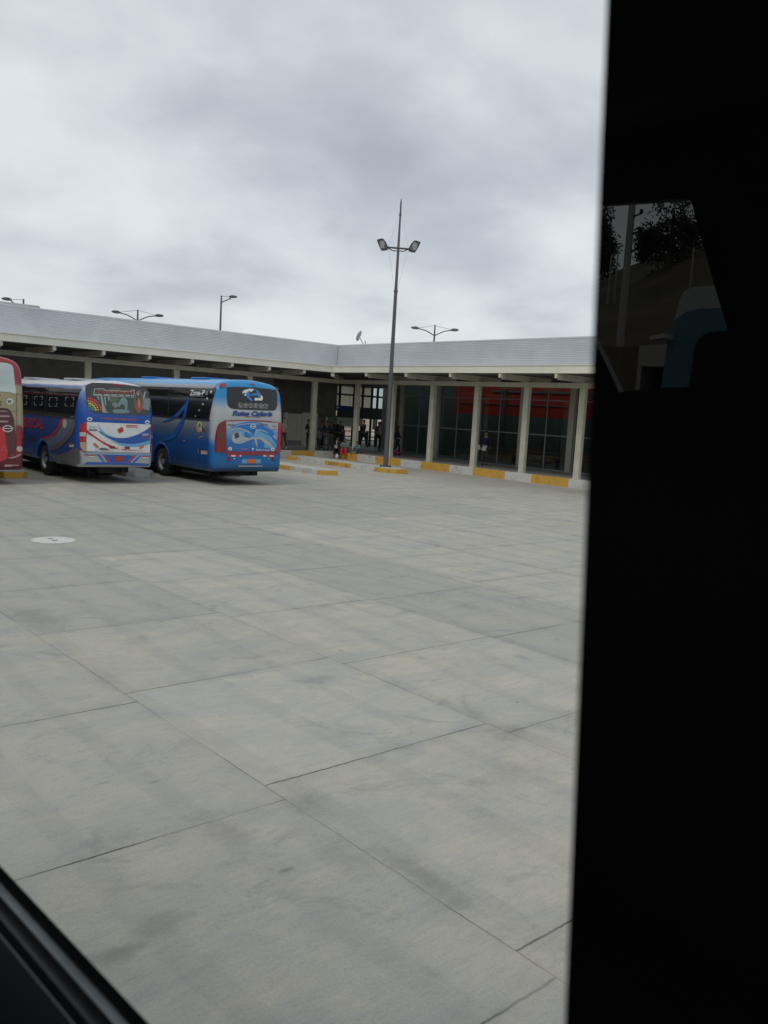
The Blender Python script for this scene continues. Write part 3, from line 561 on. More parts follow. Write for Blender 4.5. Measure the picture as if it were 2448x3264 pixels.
DECALS = {
 0: [
  ('r','rear_window','mirrorglass',2,0,None,[(1.194,3.353),(1.935,3.396),(2.135,3.39),(2.244,3.347),(2.284,3.275),(2.298,3.127),(2.326,2.791),(2.353,2.595),(2.31,2.564),(2.19,2.595),(1.176,2.607)]),
  ('r','panel_gap','darkgrey',3,0,None,[(2.353,2.567),(2.526,2.519),(2.525,2.509),(2.353,2.555)]),
  ('r','panel_gap','darkgrey',3,0,None,[(2.357,2.558),(2.368,2.558),(2.373,1.506),(2.363,1.506)]),
  ('r','panel_gap','darkgrey',3,0,None,[(2.101,2.079),(2.361,2.08),(2.361,2.07),(2.101,2.068)]),
  ('r','speed_sticker','white',3,0,None,[(2.271,2.345),(2.267,2.318),(2.254,2.294),(2.233,2.273),(2.207,2.26),(2.179,2.254),(2.15,2.257),(2.125,2.268),(2.104,2.286),(2.091,2.309),(2.086,2.336),(2.09,2.363),(2.103,2.387),(2.123,2.408),(2.149,2.421),(2.177,2.427),(2.206,2.424),(2.232,2.413),(2.253,2.395),(2.266,2.372)]),
  ('r','vent_recess','darkmaroon',4,0,None,[(1.385,2.12),(1.991,2.149),(2.119,2.14),(2.193,2.091),(2.19,2.076),(1.385,2.039)]),
  ('r','engine_hatch','maroon',2,0.01,None,[(1.178,2.03),(2.194,2.072),(2.231,2.032),(2.298,1.846),(2.34,1.372),(2.355,0.78),(2.076,0.721),(1.183,0.713)]),
  ('r','engine_hatch_louvre','palepink',5,0,None,[(1.385,2.054),(2.028,2.084),(2.175,2.075),(2.028,2.054),(1.385,2.024)]),
  ('r','engine_hatch_louvre','palepink',5,0.02,None,[(1.386,1.93),(2.121,1.952),(2.195,1.936),(2.158,1.909),(1.386,1.884)]),
  ('r','engine_hatch_louvre','palepink',5,0.02,None,[(1.386,1.788),(2.085,1.806),(2.141,1.793),(2.104,1.759),(1.387,1.74)]),
  ('r','ring_emblem','chrome',5,0,None,[(2.265,1.589),(2.26,1.564),(2.246,1.541),(2.224,1.521),(2.195,1.505),(2.161,1.494),(2.125,1.49),(2.088,1.492),(2.055,1.501),(2.026,1.515),(2.003,1.534),(1.989,1.556),(1.984,1.58),(1.989,1.605),(2.003,1.628),(2.024,1.648),(2.053,1.664),(2.087,1.675),(2.123,1.679),(2.159,1.677),(2.193,1.669),(2.223,1.655),(2.246,1.636),(2.26,1.613)]),
  ('r','ring_emblem','maroon',6,0,None,[(2.239,1.588),(2.235,1.569),(2.224,1.552),(2.206,1.536),(2.182,1.524),(2.154,1.516),(2.124,1.513),(2.095,1.514),(2.067,1.521),(2.044,1.531),(2.025,1.546),(2.014,1.563),(2.01,1.581),(2.014,1.6),(2.025,1.617),(2.043,1.633),(2.066,1.645),(2.094,1.653),(2.123,1.656),(2.153,1.655),(2.181,1.649),(2.205,1.638),(2.223,1.624),(2.235,1.607)]),
  ('r','ring_emblem','chrome',7,0,None,[(2.013,1.594),(2.235,1.601),(2.235,1.582),(2.014,1.575)]),
  ('r','painted_flash','redpaint',4,0,None,[(1.741,1.675),(1.824,1.723),(1.922,1.635),(1.985,1.578),(2.033,1.487),(2.069,1.35),(2.094,1.177),(2.13,0.945),(2.113,0.75),(1.93,0.658),(1.747,0.737),(1.71,1.209)]),
  ('r','warning_triangle','pinkred',6,0,None,[(2.021,1.134),(2.12,0.968),(1.927,0.966)]),
  ('r','warning_triangle','redpaint',7,0,None,[(2.021,1.096),(2.092,0.983),(1.952,0.981)]),
  ('r','quarter_panel','redpaint2',2,0,None,[(2.375,1.64),(2.424,1.695),(2.481,1.662),(2.523,1.658),(2.558,1.566),(2.6,1.225),(2.582,0.891),(2.476,0.804),(2.374,0.799),(2.269,0.789),(2.205,0.817),(2.267,0.886),(2.353,1.029),(2.367,1.347)]),
  ('r','tail_light','whitelens',4,0.03,None,[(2.55,1.025),(2.544,1.0),(2.528,0.978),(2.506,0.961),(2.48,0.95),(2.452,0.946),(2.426,0.949),(2.403,0.961),(2.384,0.978),(2.372,1.0),(2.368,1.025),(2.372,1.05),(2.383,1.073),(2.402,1.091),(2.425,1.102),(2.451,1.107),(2.478,1.103),(2.504,1.091),(2.527,1.073),(2.543,1.05)]),
  ('r','bumper_lip','palepink',4,0,None,[(2.131,0.769),(2.162,0.778),(2.23,0.791),(2.299,0.808),(2.359,0.831),(2.42,0.858),(2.469,0.88),(2.504,0.898),(2.527,0.912),(2.535,0.914),(2.527,0.896),(2.504,0.867),(2.469,0.838),(2.42,0.81),(2.359,0.783),(2.299,0.764),(2.23,0.759),(2.162,0.762)]),
  ('r','bumper_lip','palepink',4,0,None,[(2.058,0.584),(2.452,0.578),(2.433,0.55),(2.263,0.553),(2.254,0.53),(2.031,0.521)]),
  ('r','small_print','brown',4,0,None,[(1.879,2.511),(1.93,2.512),(1.93,2.485),(1.879,2.483)]),
  ('r','small_print','brown',4,0,None,[(1.862,2.333),(1.956,2.335),(1.957,2.307),(1.863,2.305)]),
  ('r','small_print','brown',4,0,None,[(1.899,2.27),(1.935,2.271),(1.936,2.205),(1.899,2.205)]),
 ],
 1: [
  ('r','window_brow','darkgrey',1,0,None,[(0.143,3.001),(0.484,3.024),(1.017,3.041),(1.572,3.025),(2.121,2.981),(2.341,2.905),(2.305,2.836),(1.56,2.873),(1.006,2.897),(0.196,2.86)]),
  ('r','marker_light','redlens',2,0.015,None,[(0.307,2.976),(0.303,2.969),(0.294,2.962),(0.281,2.956),(0.264,2.952),(0.246,2.949),(0.228,2.949),(0.211,2.951),(0.199,2.955),(0.192,2.961),(0.189,2.968),(0.193,2.976),(0.201,2.983),(0.214,2.989),(0.231,2.993),(0.249,2.995),(0.267,2.995),(0.284,2.993),(0.296,2.989),(0.304,2.983)]),
  ('r','marker_light','redlens',2,0.015,None,[(1.139,3.016),(1.136,3.009),(1.126,3.002),(1.112,2.996),(1.094,2.991),(1.074,2.989),(1.055,2.989),(1.037,2.991),(1.024,2.995),(1.015,3.001),(1.013,3.008),(1.017,3.015),(1.026,3.023),(1.04,3.029),(1.058,3.033),(1.078,3.036),(1.097,3.036),(1.115,3.034),(1.128,3.029),(1.137,3.023)]),
  ('r','marker_light','redlens',2,0.015,None,[(1.284,3.016),(1.28,3.008),(1.271,3.001),(1.256,2.995),(1.238,2.99),(1.218,2.988),(1.199,2.988),(1.181,2.99),(1.167,2.994),(1.159,3.0),(1.156,3.007),(1.16,3.015),(1.17,3.022),(1.184,3.028),(1.202,3.032),(1.222,3.035),(1.242,3.035),(1.259,3.033),(1.273,3.029),(1.282,3.023)]),
  ('r','marker_light','redlens',2,0.015,None,[(1.431,3.02),(1.427,3.012),(1.418,3.005),(1.403,2.999),(1.384,2.994),(1.364,2.992),(1.345,2.992),(1.327,2.994),(1.313,2.998),(1.304,3.004),(1.302,3.011),(1.306,3.019),(1.315,3.026),(1.33,3.032),(1.348,3.037),(1.368,3.039),(1.388,3.04),(1.406,3.037),(1.42,3.033),(1.429,3.027)]),
  ('r','marker_light','redlens',2,0.015,None,[(2.259,2.971),(2.251,2.963),(2.234,2.956),(2.212,2.949),(2.187,2.945),(2.163,2.942),(2.141,2.942),(2.122,2.944),(2.108,2.948),(2.098,2.955),(2.096,2.962),(2.1,2.97),(2.11,2.977),(2.126,2.983),(2.145,2.988),(2.168,2.99),(2.192,2.991),(2.217,2.989),(2.238,2.984),(2.254,2.978)]),
  ('r','rear_window','filmglass',1,0,None,[(0.196,2.867),(1.007,2.904),(1.705,2.902),(2.336,2.85),(2.349,2.595),(2.206,2.202),(2.107,2.131),(1.813,2.113),(0.972,2.123),(0.441,2.131),(0.3,2.182),(0.226,2.331),(0.195,2.648)]),
  ('r','window_picture','pic_dkgreen',3,0,'rear_window',[(0.342,2.848),(0.776,2.882),(1.28,2.888),(1.548,2.93),(1.689,2.881),(1.757,2.539),(1.655,2.192),(1.16,2.111),(0.678,2.148),(0.596,2.26),(0.618,2.403),(0.561,2.516),(0.496,2.602),(0.426,2.616),(0.368,2.633),(0.29,2.74)]),
  ('r','window_picture','pic_green',4,0,'rear_window',[(0.924,2.885),(1.254,2.906),(1.234,2.833),(0.92,2.82)]),
  ('r','window_picture','pic_green',4,0,'rear_window',[(0.908,2.625),(1.036,2.649),(1.167,2.64),(1.193,2.593),(1.175,2.536),(1.145,2.502),(1.09,2.48),(0.997,2.462),(0.914,2.47),(0.883,2.546)]),
  ('r','window_picture','pic_pale',4,0,'rear_window',[(0.628,2.629),(0.688,2.632),(0.717,2.408),(0.798,2.18),(0.891,2.151),(0.671,2.154),(0.651,2.405)]),
  ('r','window_picture','pic_pale',4,0,'rear_window',[(0.84,2.622),(0.908,2.625),(0.923,2.523),(0.869,2.52)]),
  ('r','window_picture','pic_pale',4,0,'rear_window',[(0.734,2.628),(0.781,2.631),(0.789,2.373),(0.762,2.372)]),
  ('r','window_picture','pic_pale',4,0,'rear_window',[(0.523,2.629),(0.563,2.631),(0.583,2.517),(0.557,2.515)]),
  ('r','window_picture','pic_teal',4,0,'rear_window',[(1.231,2.552),(1.271,2.614),(1.32,2.649),(1.401,2.625),(1.469,2.552),(1.468,2.402),(1.443,2.262),(1.415,2.223),(1.387,2.239),(1.381,2.31),(1.37,2.39),(1.322,2.429),(1.268,2.437),(1.227,2.379),(1.194,2.329),(1.166,2.366),(1.157,2.431),(1.186,2.492)]),
  ('r','window_picture','pic_teal',4,0,'rear_window',[(1.001,2.254),(1.092,2.273),(1.221,2.278),(1.373,2.274),(1.5,2.258),(1.541,2.223),(1.512,2.186),(1.393,2.165),(1.246,2.154),(1.121,2.148),(1.026,2.158),(0.986,2.205)]),
  ('r','window_picture','pic_grey',4,0,'rear_window',[(0.98,2.448),(1.046,2.468),(1.117,2.468),(1.149,2.429),(1.155,2.379),(1.128,2.335),(1.084,2.31),(1.034,2.331),(0.991,2.371),(0.971,2.412)]),
  ('r','window_picture','pic_grey',4,0,'rear_window',[(1.984,2.62),(2.024,2.65),(2.077,2.655),(2.127,2.654),(2.172,2.662),(2.22,2.665),(2.253,2.633),(2.252,2.536),(2.23,2.405),(2.201,2.31),(2.162,2.282),(2.112,2.29),(2.066,2.304),(2.025,2.308),(1.988,2.318),(1.964,2.352),(1.957,2.434),(1.963,2.54)]),
  ('r','window_picture','pic_pale',4,0,'rear_window',[(2.052,2.863),(2.096,2.852),(2.037,2.636),(1.977,2.632)]),
  ('r','window_picture','pic_ochre',5,0,'rear_window',[(1.995,2.554),(1.987,2.475),(1.973,2.401),(1.952,2.334),(1.926,2.277),(1.895,2.235),(1.863,2.207),(1.828,2.197),(1.795,2.204),(1.763,2.229),(1.735,2.269),(1.713,2.323),(1.697,2.388),(1.689,2.46),(1.689,2.538),(1.696,2.615),(1.712,2.689),(1.734,2.756),(1.762,2.812),(1.794,2.856),(1.829,2.883),(1.863,2.894),(1.897,2.888),(1.928,2.864),(1.954,2.824),(1.975,2.77),(1.989,2.705),(1.996,2.631)]),
  ('r','window_picture','pic_dkgreen',6,0,'rear_window',[(1.958,2.552),(1.952,2.486),(1.94,2.424),(1.924,2.367),(1.904,2.32),(1.881,2.284),(1.856,2.261),(1.829,2.253),(1.804,2.259),(1.78,2.28),(1.759,2.313),(1.742,2.359),(1.73,2.413),(1.724,2.475),(1.725,2.539),(1.731,2.604),(1.743,2.667),(1.76,2.723),(1.782,2.77),(1.806,2.806),(1.833,2.829),(1.859,2.838),(1.885,2.833),(1.908,2.812),(1.928,2.779),(1.943,2.733),(1.954,2.678),(1.959,2.617)]),
  ('r','window_picture','pic_red',7,0,'rear_window',[(1.817,2.637),(1.847,2.655),(1.879,2.653),(1.904,2.628),(1.915,2.57),(1.918,2.489),(1.922,2.417),(1.934,2.363),(1.947,2.318),(1.947,2.285),(1.926,2.267),(1.893,2.261),(1.859,2.261),(1.825,2.261),(1.791,2.268),(1.765,2.29),(1.751,2.336),(1.746,2.399),(1.75,2.461),(1.765,2.526),(1.79,2.592)]),
  ('r','window_picture','pic_skin',7,0,'rear_window',[(1.871,2.773),(1.865,2.749),(1.853,2.73),(1.838,2.719),(1.821,2.718),(1.806,2.727),(1.797,2.745),(1.795,2.768),(1.8,2.792),(1.812,2.811),(1.828,2.822),(1.845,2.823),(1.859,2.813),(1.868,2.796)]),
  ('r','window_picture','pic_skin',8,0,'rear_window',[(1.828,2.585),(1.844,2.588),(1.864,2.575),(1.877,2.547),(1.88,2.498),(1.877,2.436),(1.87,2.388),(1.859,2.364),(1.844,2.354),(1.833,2.359),(1.826,2.384),(1.823,2.424),(1.822,2.465),(1.821,2.51),(1.822,2.556)]),
  ('r','window_picture','pic_rainred',4,0,'rear_window',[(0.223,2.554),(0.263,2.589),(0.3,2.558),(0.26,2.523)]),
  ('r','window_picture','pic_rainred',4,0,'rear_window',[(0.287,2.549),(0.328,2.585),(0.365,2.554),(0.324,2.518)]),
  ('r','window_picture','pic_rainred',4,0,'rear_window',[(0.349,2.533),(0.389,2.569),(0.427,2.537),(0.386,2.502)]),
  ('r','window_picture','pic_rainred',4,0,'rear_window',[(0.406,2.506),(0.447,2.541),(0.485,2.51),(0.444,2.474)]),
  ('r','window_picture','pic_rainred',4,0,'rear_window',[(0.458,2.468),(0.499,2.503),(0.537,2.472),(0.496,2.436)]),
  ('r','window_picture','pic_rainred',4,0,'rear_window',[(0.503,2.42),(0.544,2.456),(0.582,2.424),(0.541,2.389)]),
  ('r','window_picture','pic_rainred',4,0,'rear_window',[(0.539,2.365),(0.58,2.4),(0.618,2.369),(0.578,2.333)]),
  ('r','window_picture','pic_rainred',4,0,'rear_window',[(0.566,2.302),(0.607,2.338),(0.645,2.306),(0.605,2.271)]),
  ('r','window_picture','pic_rainred',4,0,'rear_window',[(0.583,2.235),(0.624,2.271),(0.662,2.239),(0.622,2.204)]),
  ('r','window_picture','pic_orange',4,0,'rear_window',[(0.217,2.474),(0.257,2.51),(0.294,2.479),(0.254,2.443)]),
  ('r','window_picture','pic_orange',4,0,'rear_window',[(0.284,2.468),(0.324,2.503),(0.361,2.472),(0.321,2.437)]),
  ('r','window_picture','pic_orange',4,0,'rear_window',[(0.346,2.446),(0.387,2.481),(0.424,2.45),(0.384,2.414)]),
  ('r','window_picture','pic_orange',4,0,'rear_window',[(0.402,2.409),(0.443,2.445),(0.48,2.413),(0.44,2.378)]),
  ('r','window_picture','pic_orange',4,0,'rear_window',[(0.449,2.36),(0.489,2.395),(0.527,2.364),(0.487,2.328)]),
  ('r','window_picture','pic_orange',4,0,'rear_window',[(0.484,2.299),(0.524,2.335),(0.563,2.303),(0.523,2.268)]),
  ('r','window_picture','pic_orange',4,0,'rear_window',[(0.507,2.232),(0.547,2.267),(0.585,2.235),(0.545,2.2)]),
  ('r','window_picture','pic_yellow',4,0,'rear_window',[(0.244,2.402),(0.284,2.437),(0.321,2.406),(0.281,2.371)]),
  ('r','window_picture','pic_yellow',4,0,'rear_window',[(0.272,2.393),(0.312,2.428),(0.35,2.397),(0.31,2.362)]),
  ('r','window_picture','pic_yellow',4,0,'rear_window',[(0.328,2.369),(0.368,2.405),(0.406,2.373),(0.366,2.338)]),
  ('r','window_picture','pic_yellow',4,0,'rear_window',[(0.376,2.331),(0.416,2.366),(0.454,2.335),(0.414,2.299)]),
  ('r','window_picture','pic_yellow',4,0,'rear_window',[(0.413,2.28),(0.453,2.315),(0.491,2.283),(0.451,2.248)]),
  ('r','window_picture','pic_yellow',4,0,'rear_window',[(0.437,2.219),(0.476,2.254),(0.515,2.223),(0.475,2.188)]),
  ('r','window_picture','pic_grn2',4,0,'rear_window',[(0.239,2.328),(0.278,2.363),(0.316,2.332),(0.276,2.297)]),
  ('r','window_picture','pic_grn2',4,0,'rear_window',[(0.272,2.314),(0.311,2.349),(0.349,2.318),(0.309,2.282)]),
  ('r','window_picture','pic_grn2',4,0,'rear_window',[(0.326,2.276),(0.366,2.311),(0.404,2.28),(0.364,2.244)]),
  ('r','window_picture','pic_grn2',4,0,'rear_window',[(0.363,2.217),(0.402,2.253),(0.44,2.221),(0.401,2.186)]),
  ('r','window_picture','pic_blue',4,0,'rear_window',[(0.235,2.255),(0.274,2.29),(0.312,2.259),(0.272,2.224)]),
  ('r','window_picture','pic_blue',4,0,'rear_window',[(0.277,2.222),(0.316,2.257),(0.354,2.225),(0.315,2.19)]),
  ('r','window_lettering','pale',5,0,'rear_window',[(0.452,2.849),(0.735,2.867),(0.812,2.82),(1.6,2.847),(1.618,2.89),(1.725,2.883),(1.681,2.659),(1.376,2.652),(0.99,2.65),(0.414,2.646)]),
  ('r','window_lettering','darkgrey',6,0,'rear_window',[(0.47,2.833),(0.727,2.847),(0.798,2.803),(1.613,2.83),(1.631,2.871),(1.702,2.869),(1.667,2.674),(1.377,2.665),(0.991,2.667),(0.434,2.662)]),
  ('r','window_lettering','pale',7,0,'rear_window',[(0.448,2.689),(0.685,2.697),(0.667,2.668),(0.442,2.663)]),
  ('r','window_lettering','pale',7,0,'rear_window',[(0.738,2.699),(0.919,2.705),(0.901,2.676),(0.731,2.673)]),
  ('r','window_lettering','pale',7,0,'rear_window',[(0.953,2.706),(1.158,2.714),(1.139,2.684),(0.946,2.68)]),
  ('r','window_lettering','pale',7,0,'rear_window',[(1.199,2.715),(1.366,2.721),(1.347,2.691),(1.192,2.689)]),
  ('r','window_lettering','pale',7,0,'rear_window',[(1.408,2.722),(1.564,2.728),(1.545,2.698),(1.401,2.696)]),
  ('r','window_lettering','pale',7,0,'rear_window',[(1.592,2.729),(1.657,2.731),(1.638,2.701),(1.585,2.702)]),
  ('r','sticker','white',1,0,None,[(0.374,1.943),(0.37,1.925),(0.359,1.909),(0.341,1.896),(0.319,1.887),(0.294,1.883),(0.269,1.885),(0.247,1.892),(0.229,1.904),(0.217,1.919),(0.213,1.936),(0.217,1.954),(0.228,1.97),(0.245,1.983),(0.267,1.992),(0.292,1.996),(0.317,1.994),(0.34,1.987),(0.358,1.976),(0.37,1.96)]),
  ('r','sticker','darkgrey',2,0,None,[(0.336,1.939),(0.334,1.931),(0.328,1.924),(0.318,1.918),(0.305,1.914),(0.291,1.913),(0.277,1.913),(0.264,1.916),(0.254,1.921),(0.247,1.928),(0.245,1.935),(0.247,1.942),(0.254,1.949),(0.263,1.955),(0.276,1.959),(0.29,1.961),(0.304,1.96),(0.317,1.958),(0.327,1.953),(0.334,1.946)]),
  ('r','sticker','white',1,0,None,[(2.206,1.925),(2.203,1.907),(2.192,1.89),(2.174,1.876),(2.152,1.867),(2.127,1.863),(2.102,1.865),(2.079,1.873),(2.061,1.885),(2.049,1.901),(2.044,1.919),(2.048,1.938),(2.059,1.954),(2.076,1.968),(2.098,1.977),(2.123,1.981),(2.148,1.979),(2.171,1.972),(2.19,1.959),(2.202,1.943)]),
  ('r','sticker','darkgrey',2,0,None,[(2.172,1.914),(2.17,1.907),(2.163,1.9),(2.153,1.895),(2.14,1.891),(2.126,1.89),(2.111,1.89),(2.098,1.893),(2.088,1.898),(2.081,1.904),(2.079,1.911),(2.081,1.918),(2.087,1.924),(2.097,1.93),(2.11,1.933),(2.125,1.935),(2.139,1.934),(2.152,1.931),(2.163,1.927),(2.17,1.921)]),
  ('r','engine_hatch','hatchwhite',1,0.01,None,[(0.208,1.856),(2.248,1.851),(2.243,0.97),(0.204,0.988)]),
  ('r','painted_swoosh','bluepaint',3,0,'engine_hatch',[(0.523,1.612),(0.56,1.584),(0.614,1.544),(0.675,1.5),(0.733,1.462),(0.788,1.431),(0.844,1.403),(0.901,1.377),(0.96,1.352),(1.022,1.327),(1.086,1.302),(1.152,1.28),(1.22,1.262),(1.291,1.25),(1.364,1.241),(1.439,1.236),(1.514,1.234),(1.59,1.235),(1.667,1.239),(1.743,1.246),(1.813,1.254),(1.877,1.263),(1.935,1.274),(1.99,1.287),(2.042,1.3),(2.096,1.316),(2.148,1.333),(2.193,1.349),(2.226,1.36),(2.241,1.792),(2.204,1.765),(2.154,1.727),(2.095,1.685),(2.032,1.645),(1.963,1.608),(1.887,1.57),(1.808,1.535),(1.731,1.504),(1.655,1.478),(1.579,1.455),(1.505,1.437),(1.435,1.422),(1.368,1.413),(1.303,1.408),(1.243,1.407),(1.188,1.406),(1.14,1.406),(1.099,1.408),(1.059,1.412),(1.015,1.42),(0.966,1.432),(0.913,1.447),(0.862,1.465),(0.816,1.482),(0.777,1.502),(0.741,1.523),(0.711,1.543),(0.69,1.556)]),
  ('r','painted_swoosh','lightblue',4,0,'engine_hatch',[(0.918,1.337),(0.979,1.322),(1.1,1.285),(1.22,1.255),(1.318,1.242),(1.416,1.236),(1.514,1.234),(1.616,1.236),(1.719,1.244),(1.813,1.254),(1.892,1.267),(1.96,1.283),(2.027,1.3),(2.101,1.324),(2.174,1.35),(2.226,1.357),(2.254,1.334),(2.257,1.294),(2.226,1.257),(2.16,1.227),(2.067,1.201),(1.969,1.179),(1.871,1.164),(1.767,1.153),(1.665,1.149),(1.563,1.15),(1.461,1.157),(1.368,1.168),(1.29,1.185),(1.22,1.207),(1.149,1.233),(1.053,1.272),(0.956,1.315)]),
  ('r','painted_swoosh','lightblue',4,0,'engine_hatch',[(0.526,1.808),(0.55,1.777),(0.597,1.707),(0.646,1.643),(0.692,1.598),(0.74,1.559),(0.788,1.525),(0.835,1.499),(0.882,1.479),(0.929,1.461),(0.988,1.444),(1.047,1.43),(1.072,1.421),(1.045,1.418),(0.984,1.422),(0.916,1.433),(0.84,1.457),(0.757,1.488),(0.69,1.522),(0.651,1.553),(0.628,1.586),(0.605,1.628),(0.571,1.695),(0.537,1.771)]),
  ('r','painted_swoosh','redpaint',4,0,'engine_hatch',[(0.196,1.647),(0.226,1.621),(0.269,1.584),(0.32,1.541),(0.376,1.499),(0.438,1.454),(0.508,1.407),(0.581,1.359),(0.653,1.317),(0.725,1.28),(0.798,1.246),(0.869,1.215),(0.936,1.187),(0.991,1.162),(1.039,1.139),(1.089,1.119),(1.152,1.102),(1.233,1.088),(1.326,1.076),(1.424,1.067),(1.518,1.06),(1.614,1.055),(1.714,1.053),(1.803,1.052),(1.865,1.051),(1.865,1.037),(1.796,1.035),(1.697,1.032),(1.589,1.03),(1.489,1.031),(1.401,1.035),(1.314,1.041),(1.231,1.049),(1.153,1.061),(1.081,1.074),(1.014,1.091),(0.949,1.111),(0.88,1.138),(0.806,1.174),(0.728,1.217),(0.653,1.261),(0.585,1.301),(0.526,1.337),(0.474,1.37),(0.425,1.402),(0.377,1.431),(0.326,1.459),(0.273,1.487),(0.226,1.51),(0.194,1.526)]),
  ('r','flower_emblem','redflower',5,0,'engine_hatch',[(1.248,1.656),(1.246,1.642),(1.239,1.63),(1.227,1.62),(1.213,1.613),(1.197,1.61),(1.181,1.612),(1.166,1.618),(1.155,1.627),(1.147,1.639),(1.144,1.653),(1.146,1.666),(1.153,1.679),(1.165,1.689),(1.179,1.696),(1.195,1.698),(1.211,1.697),(1.226,1.691),(1.237,1.682),(1.245,1.67)]),
  ('r','flower_emblem','redflower',5,0,'engine_hatch',[(1.322,1.696),(1.32,1.682),(1.313,1.67),(1.302,1.659),(1.287,1.653),(1.271,1.65),(1.255,1.652),(1.24,1.657),(1.229,1.667),(1.221,1.679),(1.218,1.692),(1.22,1.706),(1.227,1.719),(1.239,1.729),(1.253,1.735),(1.269,1.738),(1.285,1.736),(1.3,1.731),(1.312,1.721),(1.319,1.709)]),
  ('r','flower_emblem','redflower',5,0,'engine_hatch',[(1.336,1.635),(1.333,1.622),(1.326,1.609),(1.315,1.599),(1.3,1.592),(1.284,1.59),(1.268,1.591),(1.253,1.597),(1.242,1.607),(1.234,1.619),(1.231,1.632),(1.233,1.646),(1.24,1.658),(1.252,1.668),(1.266,1.675),(1.282,1.678),(1.298,1.676),(1.313,1.67),(1.325,1.661),(1.333,1.649)]),
  ('r','flower_emblem','redflower',5,0,'engine_hatch',[(1.271,1.602),(1.269,1.588),(1.262,1.575),(1.25,1.565),(1.236,1.559),(1.22,1.556),(1.204,1.558),(1.189,1.564),(1.178,1.573),(1.17,1.585),(1.167,1.599),(1.169,1.612),(1.176,1.625),(1.187,1.635),(1.202,1.641),(1.218,1.644),(1.234,1.642),(1.249,1.637),(1.26,1.627),(1.268,1.615)]),
  ('r','small_print','redpaint',4,0,'engine_hatch',[(1.413,1.807),(1.798,1.813),(1.798,1.789),(1.414,1.783)]),
  ('r','small_print','redpaint',4,0,'engine_hatch',[(1.414,1.762),(1.799,1.768),(1.8,1.744),(1.415,1.739)]),
  ('r','small_print','greytext',4,0,'engine_hatch',[(0.272,1.641),(0.52,1.642),(0.521,1.601),(0.273,1.6)]),
  ('r','small_print','palegrey',4,0,'engine_hatch',[(0.27,1.731),(0.507,1.732),(0.508,1.685),(0.271,1.684)]),
  ('r','small_print','greytext',5,0,'engine_hatch',[(0.59,1.063),(0.601,1.077),(0.625,1.091),(0.658,1.099),(0.705,1.1),(0.761,1.095),(0.811,1.086),(0.856,1.07),(0.895,1.049),(0.911,1.033),(0.891,1.025),(0.848,1.021),(0.799,1.02),(0.742,1.018),(0.68,1.019),(0.632,1.023),(0.605,1.034),(0.591,1.049)]),
  ('r','reflector','amber',4,0.012,'engine_hatch',[(0.424,1.176),(0.416,1.188),(0.413,1.202),(0.416,1.216),(0.423,1.228),(0.435,1.236),(0.449,1.24),(0.463,1.237),(0.475,1.229),(0.556,1.153),(0.565,1.141),(0.568,1.127),(0.565,1.113),(0.557,1.101),(0.545,1.093),(0.531,1.089),(0.517,1.092),(0.505,1.1)]),
  ('r','reflector','amber',4,0.012,'engine_hatch',[(1.933,1.09),(1.92,1.083),(1.904,1.081),(1.888,1.085),(1.875,1.094),(1.867,1.107),(1.864,1.121),(1.868,1.136),(1.878,1.147),(1.949,1.205),(1.963,1.212),(1.979,1.214),(1.994,1.211),(2.007,1.202),(2.016,1.189),(2.018,1.174),(2.014,1.16),(2.004,1.148)]),
  ('r','reflector','darkred',5,0.012,'engine_hatch',[(0.936,1.084),(0.921,1.087),(0.909,1.096),(0.902,1.108),(0.899,1.122),(0.902,1.137),(0.911,1.148),(0.924,1.156),(0.938,1.158),(1.041,1.155),(1.055,1.152),(1.068,1.143),(1.076,1.131),(1.078,1.116),(1.075,1.102),(1.066,1.091),(1.053,1.083),(1.038,1.081)]),
  ('r','reflector','darkred',5,0.012,'engine_hatch',[(1.423,1.079),(1.408,1.083),(1.396,1.092),(1.388,1.104),(1.385,1.119),(1.389,1.133),(1.398,1.144),(1.412,1.152),(1.427,1.154),(1.513,1.15),(1.528,1.147),(1.54,1.138),(1.549,1.125),(1.551,1.111),(1.547,1.096),(1.538,1.085),(1.525,1.077),(1.509,1.075)]),
  ('r','plate_light','chrome',6,0.015,'engine_hatch',[(0.554,1.042),(0.552,1.036),(0.546,1.031),(0.535,1.026),(0.522,1.024),(0.508,1.022),(0.494,1.023),(0.481,1.025),(0.47,1.029),(0.464,1.035),(0.461,1.04),(0.463,1.046),(0.47,1.052),(0.48,1.056),(0.493,1.059),(0.507,1.06),(0.522,1.06),(0.535,1.057),(0.545,1.053),(0.552,1.048)]),
  ('r','plate_light','chrome',6,0.015,'engine_hatch',[(1.03,1.04),(1.028,1.034),(1.021,1.029),(1.01,1.025),(0.997,1.022),(0.982,1.02),(0.967,1.021),(0.954,1.024),(0.943,1.028),(0.936,1.033),(0.933,1.039),(0.936,1.045),(0.942,1.05),(0.953,1.055),(0.966,1.058),(0.981,1.059),(0.996,1.058),(1.01,1.056),(1.02,1.052),(1.027,1.046)]),
  ('r','plate_light','chrome',6,0.015,'engine_hatch',[(1.517,1.039),(1.515,1.033),(1.508,1.027),(1.497,1.023),(1.483,1.02),(1.467,1.019),(1.452,1.019),(1.438,1.022),(1.427,1.026),(1.419,1.031),(1.417,1.037),(1.419,1.043),(1.426,1.049),(1.437,1.053),(1.451,1.056),(1.466,1.058),(1.482,1.057),(1.496,1.054),(1.507,1.05),(1.515,1.045)]),
